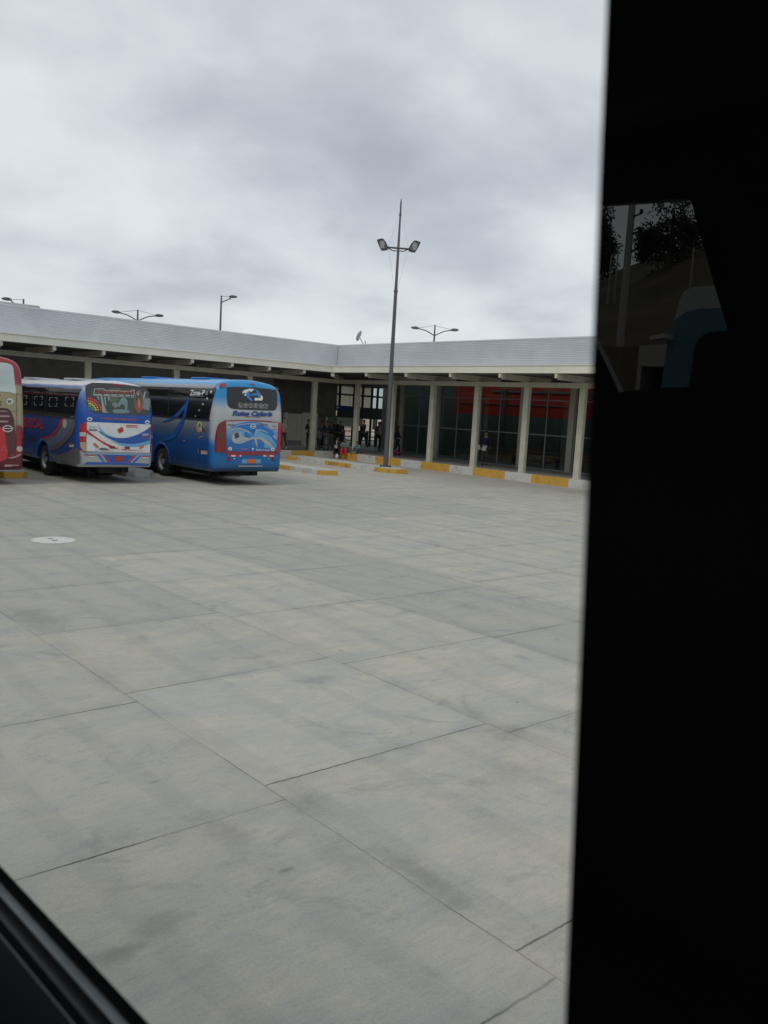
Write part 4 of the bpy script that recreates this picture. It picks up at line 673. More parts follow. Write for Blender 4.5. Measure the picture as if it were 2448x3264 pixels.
  ('r','plate_light','chrome',6,0.015,'engine_hatch',[(1.995,1.031),(1.992,1.025),(1.985,1.02),(1.973,1.015),(1.959,1.012),(1.943,1.011),(1.926,1.012),(1.912,1.014),(1.9,1.019),(1.893,1.024),(1.89,1.03),(1.892,1.036),(1.9,1.042),(1.911,1.046),(1.925,1.049),(1.942,1.05),(1.958,1.05),(1.972,1.047),(1.984,1.043),(1.992,1.037)]),
  ('r','ring_emblem','chrome',5,0,'engine_hatch',[(1.343,1.117),(1.338,1.094),(1.324,1.074),(1.301,1.058),(1.272,1.047),(1.24,1.043),(1.208,1.046),(1.178,1.055),(1.155,1.071),(1.14,1.091),(1.134,1.113),(1.139,1.135),(1.153,1.155),(1.176,1.172),(1.204,1.182),(1.236,1.187),(1.269,1.184),(1.298,1.174),(1.322,1.159),(1.337,1.139)]),
  ('r','ring_emblem','hatchwhite',6,0,'engine_hatch',[(1.322,1.126),(1.318,1.11),(1.307,1.096),(1.288,1.085),(1.265,1.077),(1.239,1.075),(1.213,1.077),(1.19,1.083),(1.171,1.094),(1.159,1.107),(1.154,1.123),(1.158,1.138),(1.169,1.152),(1.188,1.164),(1.211,1.171),(1.237,1.174),(1.263,1.172),(1.286,1.166),(1.305,1.155),(1.318,1.141)]),
  ('r','ring_emblem','chrome',7,0,'engine_hatch',[(1.158,1.126),(1.325,1.122),(1.326,1.101),(1.159,1.106)]),
  ('r','tail_light','redlens',2,0.03,None,[(0.037,1.725),(0.059,1.781),(0.095,1.817),(0.148,1.859),(0.197,1.852),(0.202,1.727),(0.194,1.546),(0.193,1.337),(0.192,1.142),(0.194,1.022),(0.185,0.956),(0.146,0.955),(0.102,0.989),(0.068,1.025),(0.044,1.081),(0.033,1.163),(0.029,1.266),(0.032,1.399),(0.033,1.534),(0.029,1.641)]),
  ('r','lens','whitelens',3,0.034,'tail_light',[(0.031,1.543),(0.174,1.546),(0.171,1.418),(0.03,1.422)]),
  ('r','lens','paleamber',3,0.034,'tail_light',[(0.035,1.252),(0.173,1.25),(0.182,0.974),(0.102,1.011),(0.044,1.101)]),
  ('r','tail_light','redlens',2,0.03,None,[(2.258,1.849),(2.36,1.801),(2.36,1.32),(2.36,1.033),(2.279,0.969),(2.264,1.183)]),
  ('r','lens','whitelens',3,0.034,'tail_light#2',[(2.281,1.537),(2.36,1.527),(2.36,1.405),(2.282,1.41)]),
  ('r','lens','paleamber',3,0.034,'tail_light#2',[(2.294,1.253),(2.36,1.234),(2.36,1.033),(2.288,0.983)]),
  ('r','bumper_strip','lightblue',2,0,None,[(0.139,0.939),(0.759,0.92),(2.264,0.92),(2.266,0.877),(0.76,0.893),(0.14,0.901)]),
  ('r','bumper','bluepaint',1,0.01,None,[(0.524,0.906),(1.962,0.89),(1.739,0.667),(0.723,0.669)]),
  ('r','bumper_stripe','lightblue',3,0,None,[(0.593,0.904),(0.676,0.901),(0.863,0.664),(0.765,0.665)]),
  ('r','bumper_stripe','redpaint',3,0,None,[(0.676,0.901),(0.753,0.9),(0.945,0.664),(0.863,0.661)]),
  ('r','bumper_stripe','redpaint',3,0,None,[(1.717,0.899),(1.808,0.895),(1.559,0.652),(1.492,0.655)]),
  ('r','bumper_stripe','lightblue',3,0,None,[(1.808,0.895),(1.9,0.889),(1.663,0.667),(1.573,0.658)]),
  ('r','bumper_stripe','redpaint',3,0,None,[(0.134,0.882),(0.525,0.881),(0.525,0.857),(0.141,0.858)]),
  ('r','bumper_stripe','redpaint',3,0,None,[(1.97,0.873),(2.289,0.855),(2.278,0.832),(1.971,0.846)]),
  ('r','bumper_stripe','white',3,0,None,[(0.281,0.84),(0.485,0.83),(0.471,0.808),(0.275,0.818)]),
  ('r','bumper_stripe','white',3,0,None,[(2.002,0.827),(2.182,0.814),(2.175,0.791),(1.995,0.797)]),
  ('r','skirt','bluepaint',1,0,None,[(0.231,0.661),(0.934,0.662),(1.514,0.655),(2.237,0.625),(2.205,0.557),(1.237,0.59),(0.139,0.585)]),
  ('r','number_plate','plate',3,0.01,None,[(1.071,0.859),(1.369,0.856),(1.365,0.689),(1.075,0.7)]),
  ('s','window_sticker','pale2',4,0,None,[(3.924,2.513),(3.649,2.515),(3.648,2.499),(3.923,2.497)]),
  ('s','window_sticker','pale2',4,0,None,[(3.441,2.524),(3.173,2.526),(3.172,2.51),(3.44,2.508)]),
  ('s','window_sticker','pale2',4,0,None,[(3.914,2.234),(3.639,2.238),(3.638,2.222),(3.913,2.218)]),
  ('s','window_sticker','pale2',4,0,None,[(3.431,2.248),(3.163,2.253),(3.162,2.237),(3.43,2.233)]),
  ('s','window_sticker','pale2',4,0,None,[(3.924,2.513),(3.878,2.513),(3.874,2.401),(3.92,2.401)]),
  ('s','window_sticker','pale2',4,0,None,[(3.917,2.33),(3.871,2.331),(3.867,2.219),(3.913,2.218)]),
  ('s','window_sticker','pale2',4,0,None,[(3.218,2.529),(3.173,2.529),(3.169,2.419),(3.213,2.419)]),
  ('s','window_sticker','pale2',4,0,None,[(3.211,2.35),(3.166,2.35),(3.162,2.24),(3.207,2.239)]),
  ('s','window_sticker','pale2',4,0,None,[(2.57,2.503),(2.314,2.506),(2.314,2.49),(2.569,2.488)]),
  ('s','window_sticker','pale2',4,0,None,[(2.138,2.514),(1.888,2.516),(1.887,2.501),(2.137,2.498)]),
  ('s','window_sticker','pale2',4,0,None,[(2.559,2.234),(2.303,2.239),(2.303,2.223),(2.559,2.219)]),
  ('s','window_sticker','pale2',4,0,None,[(2.127,2.248),(1.877,2.252),(1.876,2.237),(2.126,2.233)]),
  ('s','window_sticker','pale2',4,0,None,[(2.57,2.503),(2.527,2.504),(2.523,2.396),(2.566,2.395)]),
  ('s','window_sticker','pale2',4,0,None,[(2.563,2.327),(2.52,2.328),(2.516,2.22),(2.559,2.219)]),
  ('s','window_sticker','pale2',4,0,None,[(1.93,2.518),(1.888,2.519),(1.884,2.413),(1.925,2.412)]),
  ('s','window_sticker','pale2',4,0,None,[(1.922,2.346),(1.881,2.346),(1.877,2.24),(1.918,2.239)]),
  ('s','window_sticker','pale2',4,0,None,[(1.24,2.547),(1.003,2.549),(1.002,2.534),(1.24,2.532)]),
  ('s','window_sticker','pale2',4,0,None,[(0.792,2.557),(0.561,2.559),(0.56,2.545),(0.792,2.543)]),
  ('s','window_sticker','pale2',4,0,None,[(1.229,2.288),(0.991,2.292),(0.991,2.277),(1.228,2.273)]),
  ('s','window_sticker','pale2',4,0,None,[(0.781,2.302),(0.549,2.306),(0.549,2.291),(0.78,2.287)]),
  ('s','window_sticker','pale2',4,0,None,[(1.24,2.547),(1.2,2.547),(1.196,2.443),(1.236,2.443)]),
  ('s','window_sticker','pale2',4,0,None,[(1.233,2.377),(1.193,2.378),(1.188,2.274),(1.228,2.273)]),
  ('s','window_sticker','pale2',4,0,None,[(0.6,2.562),(0.561,2.562),(0.556,2.46),(0.595,2.46)]),
  ('s','window_sticker','pale2',4,0,None,[(0.592,2.395),(0.554,2.396),(0.549,2.294),(0.587,2.293)]),
  ('s','window_sticker','pale2',4,0,None,[(5.411,2.499),(5.114,2.501),(5.114,2.485),(5.411,2.482)]),
  ('s','window_sticker','pale2',4,0,None,[(4.919,2.51),(4.629,2.512),(4.629,2.496),(4.919,2.493)]),
  ('s','window_sticker','pale2',4,0,None,[(5.402,2.209),(5.105,2.214),(5.105,2.197),(5.402,2.192)]),
  ('s','window_sticker','pale2',4,0,None,[(4.91,2.224),(4.62,2.228),(4.619,2.212),(4.909,2.207)]),
  ('s','window_sticker','pale2',4,0,None,[(5.411,2.499),(5.362,2.499),(5.358,2.383),(5.408,2.382)]),
  ('s','window_sticker','pale2',4,0,None,[(5.406,2.309),(5.356,2.31),(5.352,2.193),(5.402,2.192)]),
  ('s','window_sticker','pale2',4,0,None,[(4.678,2.515),(4.63,2.515),(4.626,2.401),(4.674,2.401)]),
  ('s','window_sticker','pale2',4,0,None,[(4.671,2.329),(4.623,2.33),(4.62,2.215),(4.668,2.214)]),
  ('s','window_rail','greytext',4,0,None,[(5.021,2.652),(4.539,2.652),(4.538,2.639),(5.021,2.639)]),
  ('s','window_rail','greytext',4,0,None,[(4.114,2.647),(3.446,2.646),(3.445,2.633),(4.114,2.634)]),
  ('s','window_rail','greytext',4,0,None,[(2.809,2.647),(2.126,2.646),(2.126,2.633),(2.808,2.634)]),
  ('s','window_rail','greytext',4,0,None,[(1.469,2.643),(0.374,2.641),(0.374,2.63),(1.468,2.631)]),
  ('s','painted_swoosh','redpaint',2,0,None,[(3.104,1.186),(2.883,1.229),(2.541,1.291),(2.242,1.361),(2.044,1.434),(1.885,1.515),(1.751,1.601),(1.637,1.705),(1.545,1.814),(1.469,1.893),(1.394,1.932),(1.334,1.941),(1.317,1.914),(1.354,1.836),(1.434,1.722),(1.546,1.611),(1.691,1.516),(1.869,1.425),(2.073,1.345),(2.327,1.278),(2.61,1.221),(2.839,1.183),(3.008,1.165),(3.12,1.165)]),
  ('s','painted_swoosh','greyblue',1,0,None,[(3.059,1.157),(2.806,1.204),(2.413,1.257),(2.072,1.324),(1.841,1.412),(1.654,1.513),(1.505,1.613),(1.408,1.717),(1.347,1.82),(1.276,1.895),(1.182,1.921),(1.079,1.92),(0.959,1.923),(0.802,1.954),(0.63,1.988),(0.496,1.986),(0.413,1.927),(0.366,1.832),(0.37,1.729),(0.436,1.62),(0.552,1.502),(0.7,1.388),(0.884,1.279),(1.1,1.174),(1.32,1.08),(1.54,1.0),(1.762,0.931),(1.97,0.884),(2.159,0.862),(2.332,0.861),(2.479,0.88),(2.585,0.926),(2.663,0.991),(2.746,1.05),(2.896,1.088),(3.051,1.119)]),
  ('s','painted_swoosh','warmgrey',2,0,None,[(0.434,1.96),(0.383,1.909),(0.352,1.806),(0.361,1.7),(0.422,1.605),(0.525,1.505),(0.662,1.404),(0.842,1.3),(1.057,1.194),(1.281,1.098),(1.514,1.01),(1.756,0.932),(1.97,0.884),(2.179,0.879),(2.358,0.905),(2.396,0.948),(2.203,1.003),(1.873,1.074),(1.567,1.155),(1.329,1.252),(1.113,1.359),(0.939,1.463),(0.825,1.561),(0.75,1.655),(0.678,1.743),(0.589,1.838),(0.502,1.925)]),
  ('s','painted_swoosh','dkblue',1,0,None,[(5.029,1.371),(4.778,1.341),(4.428,1.259),(4.11,1.191),(3.826,1.164),(3.572,1.151),(3.462,1.133),(3.57,1.096),(3.822,1.055),(4.104,1.029),(4.42,1.023),(4.768,1.033),(5.019,1.072),(5.127,1.171),(5.131,1.298)]),
  ('s','skirt_paint','warmgrey',1,0,None,[(2.432,0.774),(2.131,0.773),(1.716,0.773),(1.307,0.825),(0.913,0.898),(0.572,0.996),(0.301,1.074),(0.147,1.085),(0.058,1.046),(0.006,0.944),(-0.013,0.818),(-0.057,0.698),(0.014,0.597),(0.389,0.551),(0.897,0.525),(1.454,0.482),(1.953,0.469),(2.185,0.544),(2.298,0.643),(2.433,0.719)]),
  ('s','round_emblem','pale',3,0,None,[(0.999,1.752),(1.005,1.707),(1.028,1.666),(1.065,1.633),(1.113,1.61),(1.167,1.6),(1.221,1.605),(1.271,1.623),(1.312,1.653),(1.338,1.691),(1.349,1.736),(1.342,1.78),(1.319,1.822),(1.281,1.855),(1.233,1.878),(1.179,1.887),(1.125,1.882),(1.076,1.864),(1.036,1.834),(1.009,1.796)]),
  ('s','sticker','pale',2,0,None,[(0.808,1.167),(0.398,1.189),(0.393,1.077),(0.802,1.055)]),
  ('s','sticker','redpaint',3,0,None,[(0.808,1.167),(0.398,1.189),(0.396,1.148),(0.806,1.126)]),
 ],
 2: [
  ('r','rear_window','blackglass',1,0,None,[(0.45,3.157),(0.875,3.197),(1.444,3.215),(1.963,3.205),(2.347,3.179),(2.367,3.03),(2.34,2.654),(2.282,2.539),(2.188,2.491),(1.555,2.481),(0.981,2.472),(0.609,2.484),(0.502,2.527),(0.443,2.619),(0.429,2.798)]),
  ('r','marker_light','redlens',2,0.02,None,[(0.191,3.263),(0.409,3.284),(0.406,3.159),(0.169,3.15)]),
  ('r','marker_light','redlens',2,0.02,None,[(1.497,3.329),(1.492,3.322),(1.479,3.316),(1.458,3.31),(1.433,3.306),(1.405,3.303),(1.377,3.302),(1.352,3.303),(1.333,3.306),(1.32,3.311),(1.316,3.317),(1.321,3.323),(1.335,3.329),(1.355,3.335),(1.38,3.339),(1.408,3.342),(1.436,3.343),(1.461,3.342),(1.481,3.339),(1.493,3.334)]),
  ('r','marker_light','redlens',2,0.02,None,[(2.422,3.306),(2.584,3.305),(2.615,3.208),(2.421,3.202)]),
  ('r','arrow_emblem','white',3,0,'rear_window',[(1.015,3.0),(0.992,3.006),(0.996,3.033),(1.012,3.06),(1.039,3.081),(1.079,3.102),(1.121,3.118),(1.179,3.132),(1.239,3.141),(1.258,3.134),(1.258,3.134),(1.236,3.169),(1.454,3.155),(1.319,3.049),(1.29,3.09),(1.29,3.09),(1.276,3.09),(1.222,3.072),(1.174,3.052),(1.142,3.037),(1.115,3.021),(1.1,3.005),(1.103,2.989),(1.117,2.973),(1.128,2.958),(1.131,2.945),(1.131,2.933),(1.123,2.928),(1.094,2.928),(1.057,2.935),(1.054,2.954),(1.123,2.997),(1.226,3.053)]),
  ('r','arrow_emblem','white',3,0,'rear_window',[(1.669,2.975),(1.669,2.975),(1.688,2.985),(1.722,2.975),(1.75,2.958),(1.765,2.934),(1.774,2.902),(1.775,2.873),(1.765,2.842),(1.746,2.814),(1.727,2.811),(1.712,2.806),(1.447,2.794),(1.451,2.88),(1.641,2.878),(1.703,2.918)]),
  ('r','round_emblem','logoblue',3,0,'rear_window',[(1.125,2.958),(1.128,2.99),(1.142,3.018),(1.161,3.039),(1.188,3.053),(1.22,3.059),(1.245,3.057),(1.26,3.041),(1.267,3.016),(1.27,2.991),(1.259,2.972),(1.243,2.954),(1.244,2.929),(1.283,2.888),(1.339,2.84),(1.374,2.802),(1.374,2.781),(1.352,2.771),(1.323,2.772),(1.284,2.786),(1.238,2.811),(1.197,2.841),(1.165,2.878),(1.139,2.92)]),
  ('r','round_emblem','logoblue',3,0,'rear_window',[(1.439,3.145),(1.471,3.147),(1.531,3.14),(1.583,3.126),(1.618,3.102),(1.646,3.071),(1.666,3.039),(1.677,3.006),(1.681,2.971),(1.674,2.941),(1.653,2.916),(1.622,2.895),(1.597,2.885),(1.583,2.893),(1.574,2.913),(1.571,2.935),(1.579,2.958),(1.593,2.984),(1.597,3.01),(1.585,3.038),(1.563,3.067),(1.537,3.093),(1.498,3.115),(1.455,3.134)]),
  ('r','round_emblem','logoblue',3,0,'rear_window',[(1.268,2.973),(1.556,3.051),(1.589,2.985),(1.558,2.959),(1.353,2.941),(1.28,2.919)]),
  ('r','round_icon','pale2',3,0,'rear_window',[(0.997,2.627),(0.993,2.606),(0.981,2.586),(0.964,2.57),(0.943,2.558),(0.918,2.551),(0.893,2.549),(0.869,2.554),(0.848,2.564),(0.832,2.579),(0.821,2.597),(0.818,2.617),(0.823,2.638),(0.834,2.657),(0.851,2.674),(0.872,2.686),(0.897,2.693),(0.922,2.694),(0.946,2.69),(0.967,2.68),(0.984,2.665),(0.994,2.647)]),
  ('r','round_icon','darkgrey',4,0,'rear_window',[(0.983,2.626),(0.979,2.609),(0.97,2.592),(0.955,2.579),(0.937,2.568),(0.917,2.563),(0.895,2.561),(0.875,2.565),(0.857,2.574),(0.843,2.586),(0.835,2.601),(0.832,2.618),(0.836,2.635),(0.845,2.651),(0.859,2.665),(0.878,2.675),(0.898,2.681),(0.92,2.682),(0.94,2.679),(0.958,2.67),(0.972,2.658),(0.98,2.643)]),
  ('r','round_icon','pale2',5,0,'rear_window',[(0.867,2.656),(0.883,2.637),(0.907,2.61),(0.941,2.59),(0.962,2.576),(0.932,2.57),(0.892,2.573),(0.874,2.594),(0.866,2.62),(0.862,2.644)]),
  ('r','round_icon','pale2',3,0,'rear_window',[(0.825,2.545),(0.987,2.548),(0.986,2.539),(0.825,2.537)]),
  ('r','round_icon','pale2',3,0,'rear_window',[(1.195,2.631),(1.19,2.61),(1.179,2.59),(1.162,2.574),(1.14,2.561),(1.115,2.554),(1.089,2.553),(1.065,2.558),(1.043,2.568),(1.027,2.583),(1.016,2.601),(1.013,2.621),(1.018,2.642),(1.029,2.661),(1.046,2.678),(1.068,2.69),(1.093,2.697),(1.119,2.699),(1.143,2.694),(1.165,2.684),(1.181,2.669),(1.191,2.651)]),
  ('r','round_icon','darkgrey',4,0,'rear_window',[(1.18,2.63),(1.177,2.613),(1.167,2.596),(1.153,2.583),(1.134,2.572),(1.113,2.566),(1.091,2.565),(1.071,2.569),(1.053,2.577),(1.039,2.59),(1.03,2.605),(1.027,2.622),(1.031,2.639),(1.04,2.655),(1.055,2.669),(1.074,2.68),(1.095,2.686),(1.116,2.687),(1.137,2.683),(1.155,2.674),(1.169,2.662),(1.178,2.647)]),
  ('r','round_icon','pale2',5,0,'rear_window',[(1.054,2.623),(1.067,2.643),(1.09,2.656),(1.116,2.658),(1.14,2.652),(1.154,2.63),(1.157,2.61),(1.137,2.615),(1.111,2.62),(1.095,2.596),(1.081,2.576),(1.064,2.595)]),
  ('r','round_icon','pale2',3,0,'rear_window',[(1.02,2.549),(1.184,2.551),(1.184,2.543),(1.02,2.54)]),
  ('r','round_icon','pale2',3,0,'rear_window',[(1.388,2.634),(1.384,2.613),(1.373,2.594),(1.355,2.577),(1.333,2.565),(1.307,2.558),(1.281,2.556),(1.256,2.561),(1.235,2.571),(1.218,2.586),(1.208,2.605),(1.204,2.625),(1.209,2.646),(1.22,2.665),(1.238,2.682),(1.26,2.694),(1.285,2.701),(1.311,2.703),(1.336,2.698),(1.358,2.688),(1.375,2.673),(1.385,2.655)]),
  ('r','round_icon','darkgrey',4,0,'rear_window',[(1.374,2.634),(1.37,2.616),(1.361,2.6),(1.346,2.586),(1.327,2.576),(1.306,2.57),(1.284,2.569),(1.262,2.573),(1.244,2.581),(1.23,2.593),(1.221,2.609),(1.219,2.626),(1.222,2.643),(1.232,2.659),(1.247,2.673),(1.266,2.684),(1.287,2.69),(1.309,2.691),(1.33,2.687),(1.348,2.678),(1.363,2.666),(1.371,2.651)]),
  ('r','round_icon','pale2',5,0,'rear_window',[(1.319,2.631),(1.318,2.623),(1.314,2.616),(1.309,2.611),(1.303,2.607),(1.295,2.605),(1.288,2.606),(1.282,2.609),(1.277,2.614),(1.274,2.621),(1.273,2.628),(1.274,2.636),(1.278,2.643),(1.283,2.649),(1.29,2.653),(1.297,2.654),(1.304,2.653),(1.31,2.65),(1.315,2.645),(1.318,2.638)]),
  ('r','round_icon','pale2',3,0,'rear_window',[(1.211,2.552),(1.378,2.555),(1.378,2.546),(1.211,2.544)]),
  ('r','round_icon','pale2',3,0,'rear_window',[(1.59,2.638),(1.586,2.617),(1.574,2.598),(1.556,2.581),(1.533,2.569),(1.508,2.561),(1.481,2.56),(1.456,2.565),(1.433,2.575),(1.416,2.59),(1.406,2.608),(1.403,2.629),(1.407,2.65),(1.419,2.669),(1.437,2.686),(1.459,2.699),(1.485,2.706),(1.512,2.707),(1.537,2.703),(1.559,2.692),(1.576,2.677),(1.587,2.659)]),
  ('r','round_icon','darkgrey',4,0,'rear_window',[(1.575,2.638),(1.571,2.62),(1.562,2.604),(1.547,2.59),(1.527,2.579),(1.506,2.573),(1.483,2.572),(1.462,2.576),(1.443,2.585),(1.429,2.597),(1.42,2.613),(1.417,2.63),(1.421,2.647),(1.431,2.663),(1.446,2.677),(1.465,2.688),(1.487,2.694),(1.509,2.695),(1.531,2.691),(1.549,2.683),(1.564,2.67),(1.572,2.655)]),
  ('r','round_icon','pale2',5,0,'rear_window',[(1.516,2.635),(1.515,2.621),(1.51,2.608),(1.502,2.598),(1.493,2.592),(1.483,2.589),(1.473,2.591),(1.464,2.596),(1.458,2.606),(1.453,2.618),(1.452,2.631),(1.454,2.645),(1.459,2.658),(1.466,2.668),(1.476,2.675),(1.486,2.677),(1.496,2.676),(1.504,2.67),(1.511,2.66),(1.515,2.648)]),
  ('r','round_icon','pale2',3,0,'rear_window',[(1.41,2.556),(1.579,2.558),(1.579,2.55),(1.41,2.547)]),
  ('r','round_icon','pale2',3,0,'rear_window',[(1.789,2.642),(1.784,2.621),(1.773,2.601),(1.754,2.584),(1.731,2.572),(1.705,2.565),(1.678,2.563),(1.652,2.568),(1.63,2.578),(1.613,2.593),(1.602,2.612),(1.599,2.633),(1.603,2.654),(1.615,2.673),(1.633,2.69),(1.656,2.703),(1.682,2.71),(1.709,2.711),(1.735,2.707),(1.758,2.696),(1.775,2.681),(1.786,2.663)]),
  ('r','round_icon','darkgrey',4,0,'rear_window',[(1.774,2.641),(1.77,2.624),(1.76,2.607),(1.745,2.593),(1.725,2.583),(1.703,2.577),(1.68,2.576),(1.659,2.58),(1.64,2.588),(1.625,2.601),(1.616,2.616),(1.613,2.633),(1.617,2.651),(1.627,2.667),(1.642,2.681),(1.662,2.692),(1.684,2.698),(1.707,2.699),(1.729,2.695),(1.748,2.687),(1.762,2.674),(1.771,2.659)]),
  ('r','round_icon','pale2',5,0,'rear_window',[(1.652,2.65),(1.735,2.652),(1.734,2.61),(1.651,2.608)]),
  ('r','round_icon','pale2',3,0,'rear_window',[(1.606,2.559),(1.778,2.562),(1.778,2.553),(1.606,2.551)]),
  ('r','round_icon','pale2',3,0,'rear_window',[(1.967,2.645),(1.962,2.624),(1.95,2.604),(1.932,2.587),(1.908,2.574),(1.882,2.567),(1.854,2.566),(1.828,2.57),(1.805,2.581),(1.788,2.596),(1.777,2.614),(1.774,2.635),(1.778,2.656),(1.79,2.676),(1.809,2.693),(1.832,2.705),(1.859,2.713),(1.886,2.714),(1.913,2.709),(1.935,2.699),(1.953,2.684),(1.964,2.665)]),
  ('r','round_icon','darkgrey',4,0,'rear_window',[(1.952,2.644),(1.948,2.626),(1.938,2.61),(1.922,2.596),(1.902,2.585),(1.88,2.579),(1.857,2.578),(1.835,2.582),(1.816,2.591),(1.801,2.603),(1.792,2.619),(1.789,2.636),(1.793,2.653),(1.803,2.67),(1.818,2.684),(1.838,2.694),(1.86,2.701),(1.884,2.702),(1.906,2.698),(1.925,2.689),(1.94,2.677),(1.949,2.661)]),
  ('r','round_icon','pale2',5,0,'rear_window',[(1.826,2.675),(1.869,2.669),(1.916,2.655),(1.919,2.633),(1.907,2.617),(1.891,2.624),(1.87,2.64),(1.84,2.66)]),
  ('r','round_icon','pale2',3,0,'rear_window',[(1.781,2.561),(1.956,2.564),(1.956,2.555),(1.781,2.553)]),
  ('r','small_print','brown',2,0,None,[(1.083,2.261),(1.369,2.266),(1.355,2.245),(1.113,2.241)]),
  ('r','small_print','brown',2,0,None,[(1.391,2.265),(1.684,2.271),(1.662,2.249),(1.413,2.243)]),
  ('r','hatch_surround','redpaint2',1,0.008,None,[(0.324,2.083),(0.57,2.119),(1.373,2.153),(2.058,2.151),(2.539,2.102),(2.541,2.08),(2.42,2.099),(2.383,1.122),(2.351,1.042),(2.262,1.016),(0.477,1.01),(0.443,1.079)]),
  ('r','engine_hatch','hatchblend',3,0.012,None,[(0.394,2.067),(1.21,2.114),(2.387,2.1),(2.403,1.415),(2.378,1.144),(0.456,1.124)]),
  ('r','painted_swoosh','midblue',5,0,'engine_hatch',[(0.565,1.863),(0.6,1.895),(0.663,1.94),(0.733,1.981),(0.803,2.009),(0.881,2.032),(0.969,2.053),(1.069,2.073),(1.18,2.09),(1.293,2.1),(1.406,2.101),(1.522,2.095),(1.629,2.082),(1.723,2.064),(1.808,2.041),(1.89,2.008),(1.972,1.966),(2.052,1.915),(2.127,1.858),(2.201,1.79),(2.272,1.716),(2.327,1.646),(2.36,1.581),(2.378,1.52),(2.385,1.473),(2.388,1.433),(2.381,1.407),(2.348,1.414),(2.28,1.476),(2.188,1.572),(2.084,1.654),(1.967,1.706),(1.84,1.744),(1.73,1.774),(1.647,1.803),(1.581,1.825),(1.523,1.825),(1.475,1.781),(1.435,1.716),(1.396,1.679),(1.358,1.698),(1.322,1.746),(1.274,1.789),(1.21,1.814),(1.135,1.835),(1.059,1.852),(0.982,1.868),(0.905,1.88),(0.832,1.887),(0.762,1.885),(0.696,1.879),(0.643,1.873),(0.6,1.865),(0.569,1.857)]),
  ('r','painted_swoosh','lightblue',6,0,'engine_hatch',[(0.933,1.764),(0.954,1.792),(1.002,1.808),(1.06,1.81),(1.129,1.795),(1.208,1.765),(1.277,1.732),(1.326,1.692),(1.363,1.648),(1.399,1.622),(1.434,1.626),(1.467,1.649),(1.496,1.682),(1.515,1.731),(1.53,1.79),(1.557,1.826),(1.6,1.822),(1.655,1.795),(1.73,1.76),(1.839,1.724),(1.97,1.681),(2.086,1.626),(2.178,1.548),(2.256,1.459),(2.314,1.384),(2.353,1.324),(2.372,1.278),(2.356,1.268),(2.291,1.314),(2.193,1.396),(2.094,1.467),(2.006,1.513),(1.917,1.549),(1.826,1.576),(1.725,1.593),(1.622,1.601),(1.534,1.604),(1.47,1.604),(1.42,1.599),(1.367,1.593),(1.3,1.585),(1.23,1.576),(1.169,1.573),(1.125,1.578),(1.089,1.589),(1.053,1.613),(1.004,1.659),(0.955,1.717)]),
  ('r','painted_swoosh','midblue',7,0,'engine_hatch',[(1.063,1.754),(1.086,1.768),(1.122,1.766),(1.161,1.757),(1.2,1.74),(1.242,1.715),(1.279,1.69),(1.313,1.666),(1.341,1.642),(1.349,1.621),(1.325,1.603),(1.282,1.589),(1.235,1.582),(1.183,1.584),(1.127,1.592),(1.086,1.614),(1.064,1.657),(1.057,1.713)]),
  ('r','painted_swoosh','palegrey',8,0,'engine_hatch',[(0.626,1.896),(0.669,1.918),(0.772,1.961),(0.891,1.998),(1.017,2.021),(1.16,2.039),(1.295,2.05),(1.414,2.054),(1.524,2.052),(1.631,2.042),(1.735,2.022),(1.835,1.993),(1.928,1.959),(2.029,1.91),(2.124,1.855),(2.164,1.827),(2.118,1.847),(2.017,1.894),(1.912,1.937),(1.817,1.969),(1.717,1.998),(1.615,2.019),(1.513,2.029),(1.408,2.031),(1.296,2.027),(1.167,2.016),(1.031,1.997),(0.908,1.976),(0.786,1.945),(0.676,1.91)]),
  ('r','painted_swoosh','palegrey',8,0,'engine_hatch',[(0.642,1.883),(0.699,1.888),(0.783,1.893),(0.864,1.89),(0.93,1.879),(0.993,1.861),(1.059,1.838),(1.138,1.808),(1.22,1.774),(1.276,1.746),(1.296,1.728),(1.289,1.718),(1.261,1.72),(1.208,1.743),(1.134,1.779),(1.06,1.81),(0.995,1.833),(0.931,1.852),(0.865,1.865),(0.79,1.868),(0.714,1.865),(0.659,1.864),(0.631,1.869),(0.624,1.876)]),
  ('r','painted_swoosh','palegrey',8,0,'engine_hatch',[(1.522,1.853),(1.575,1.857),(1.648,1.855),(1.726,1.846),(1.815,1.822),(1.908,1.791),(1.973,1.767),(1.996,1.754),(1.989,1.749),(1.956,1.752),(1.887,1.77),(1.794,1.796),(1.71,1.814),(1.65,1.818),(1.599,1.813),(1.558,1.798),(1.53,1.763),(1.513,1.718),(1.496,1.682),(1.476,1.659),(1.456,1.645),(1.447,1.652),(1.455,1.695),(1.473,1.759),(1.49,1.81),(1.495,1.835),(1.499,1.847)]),
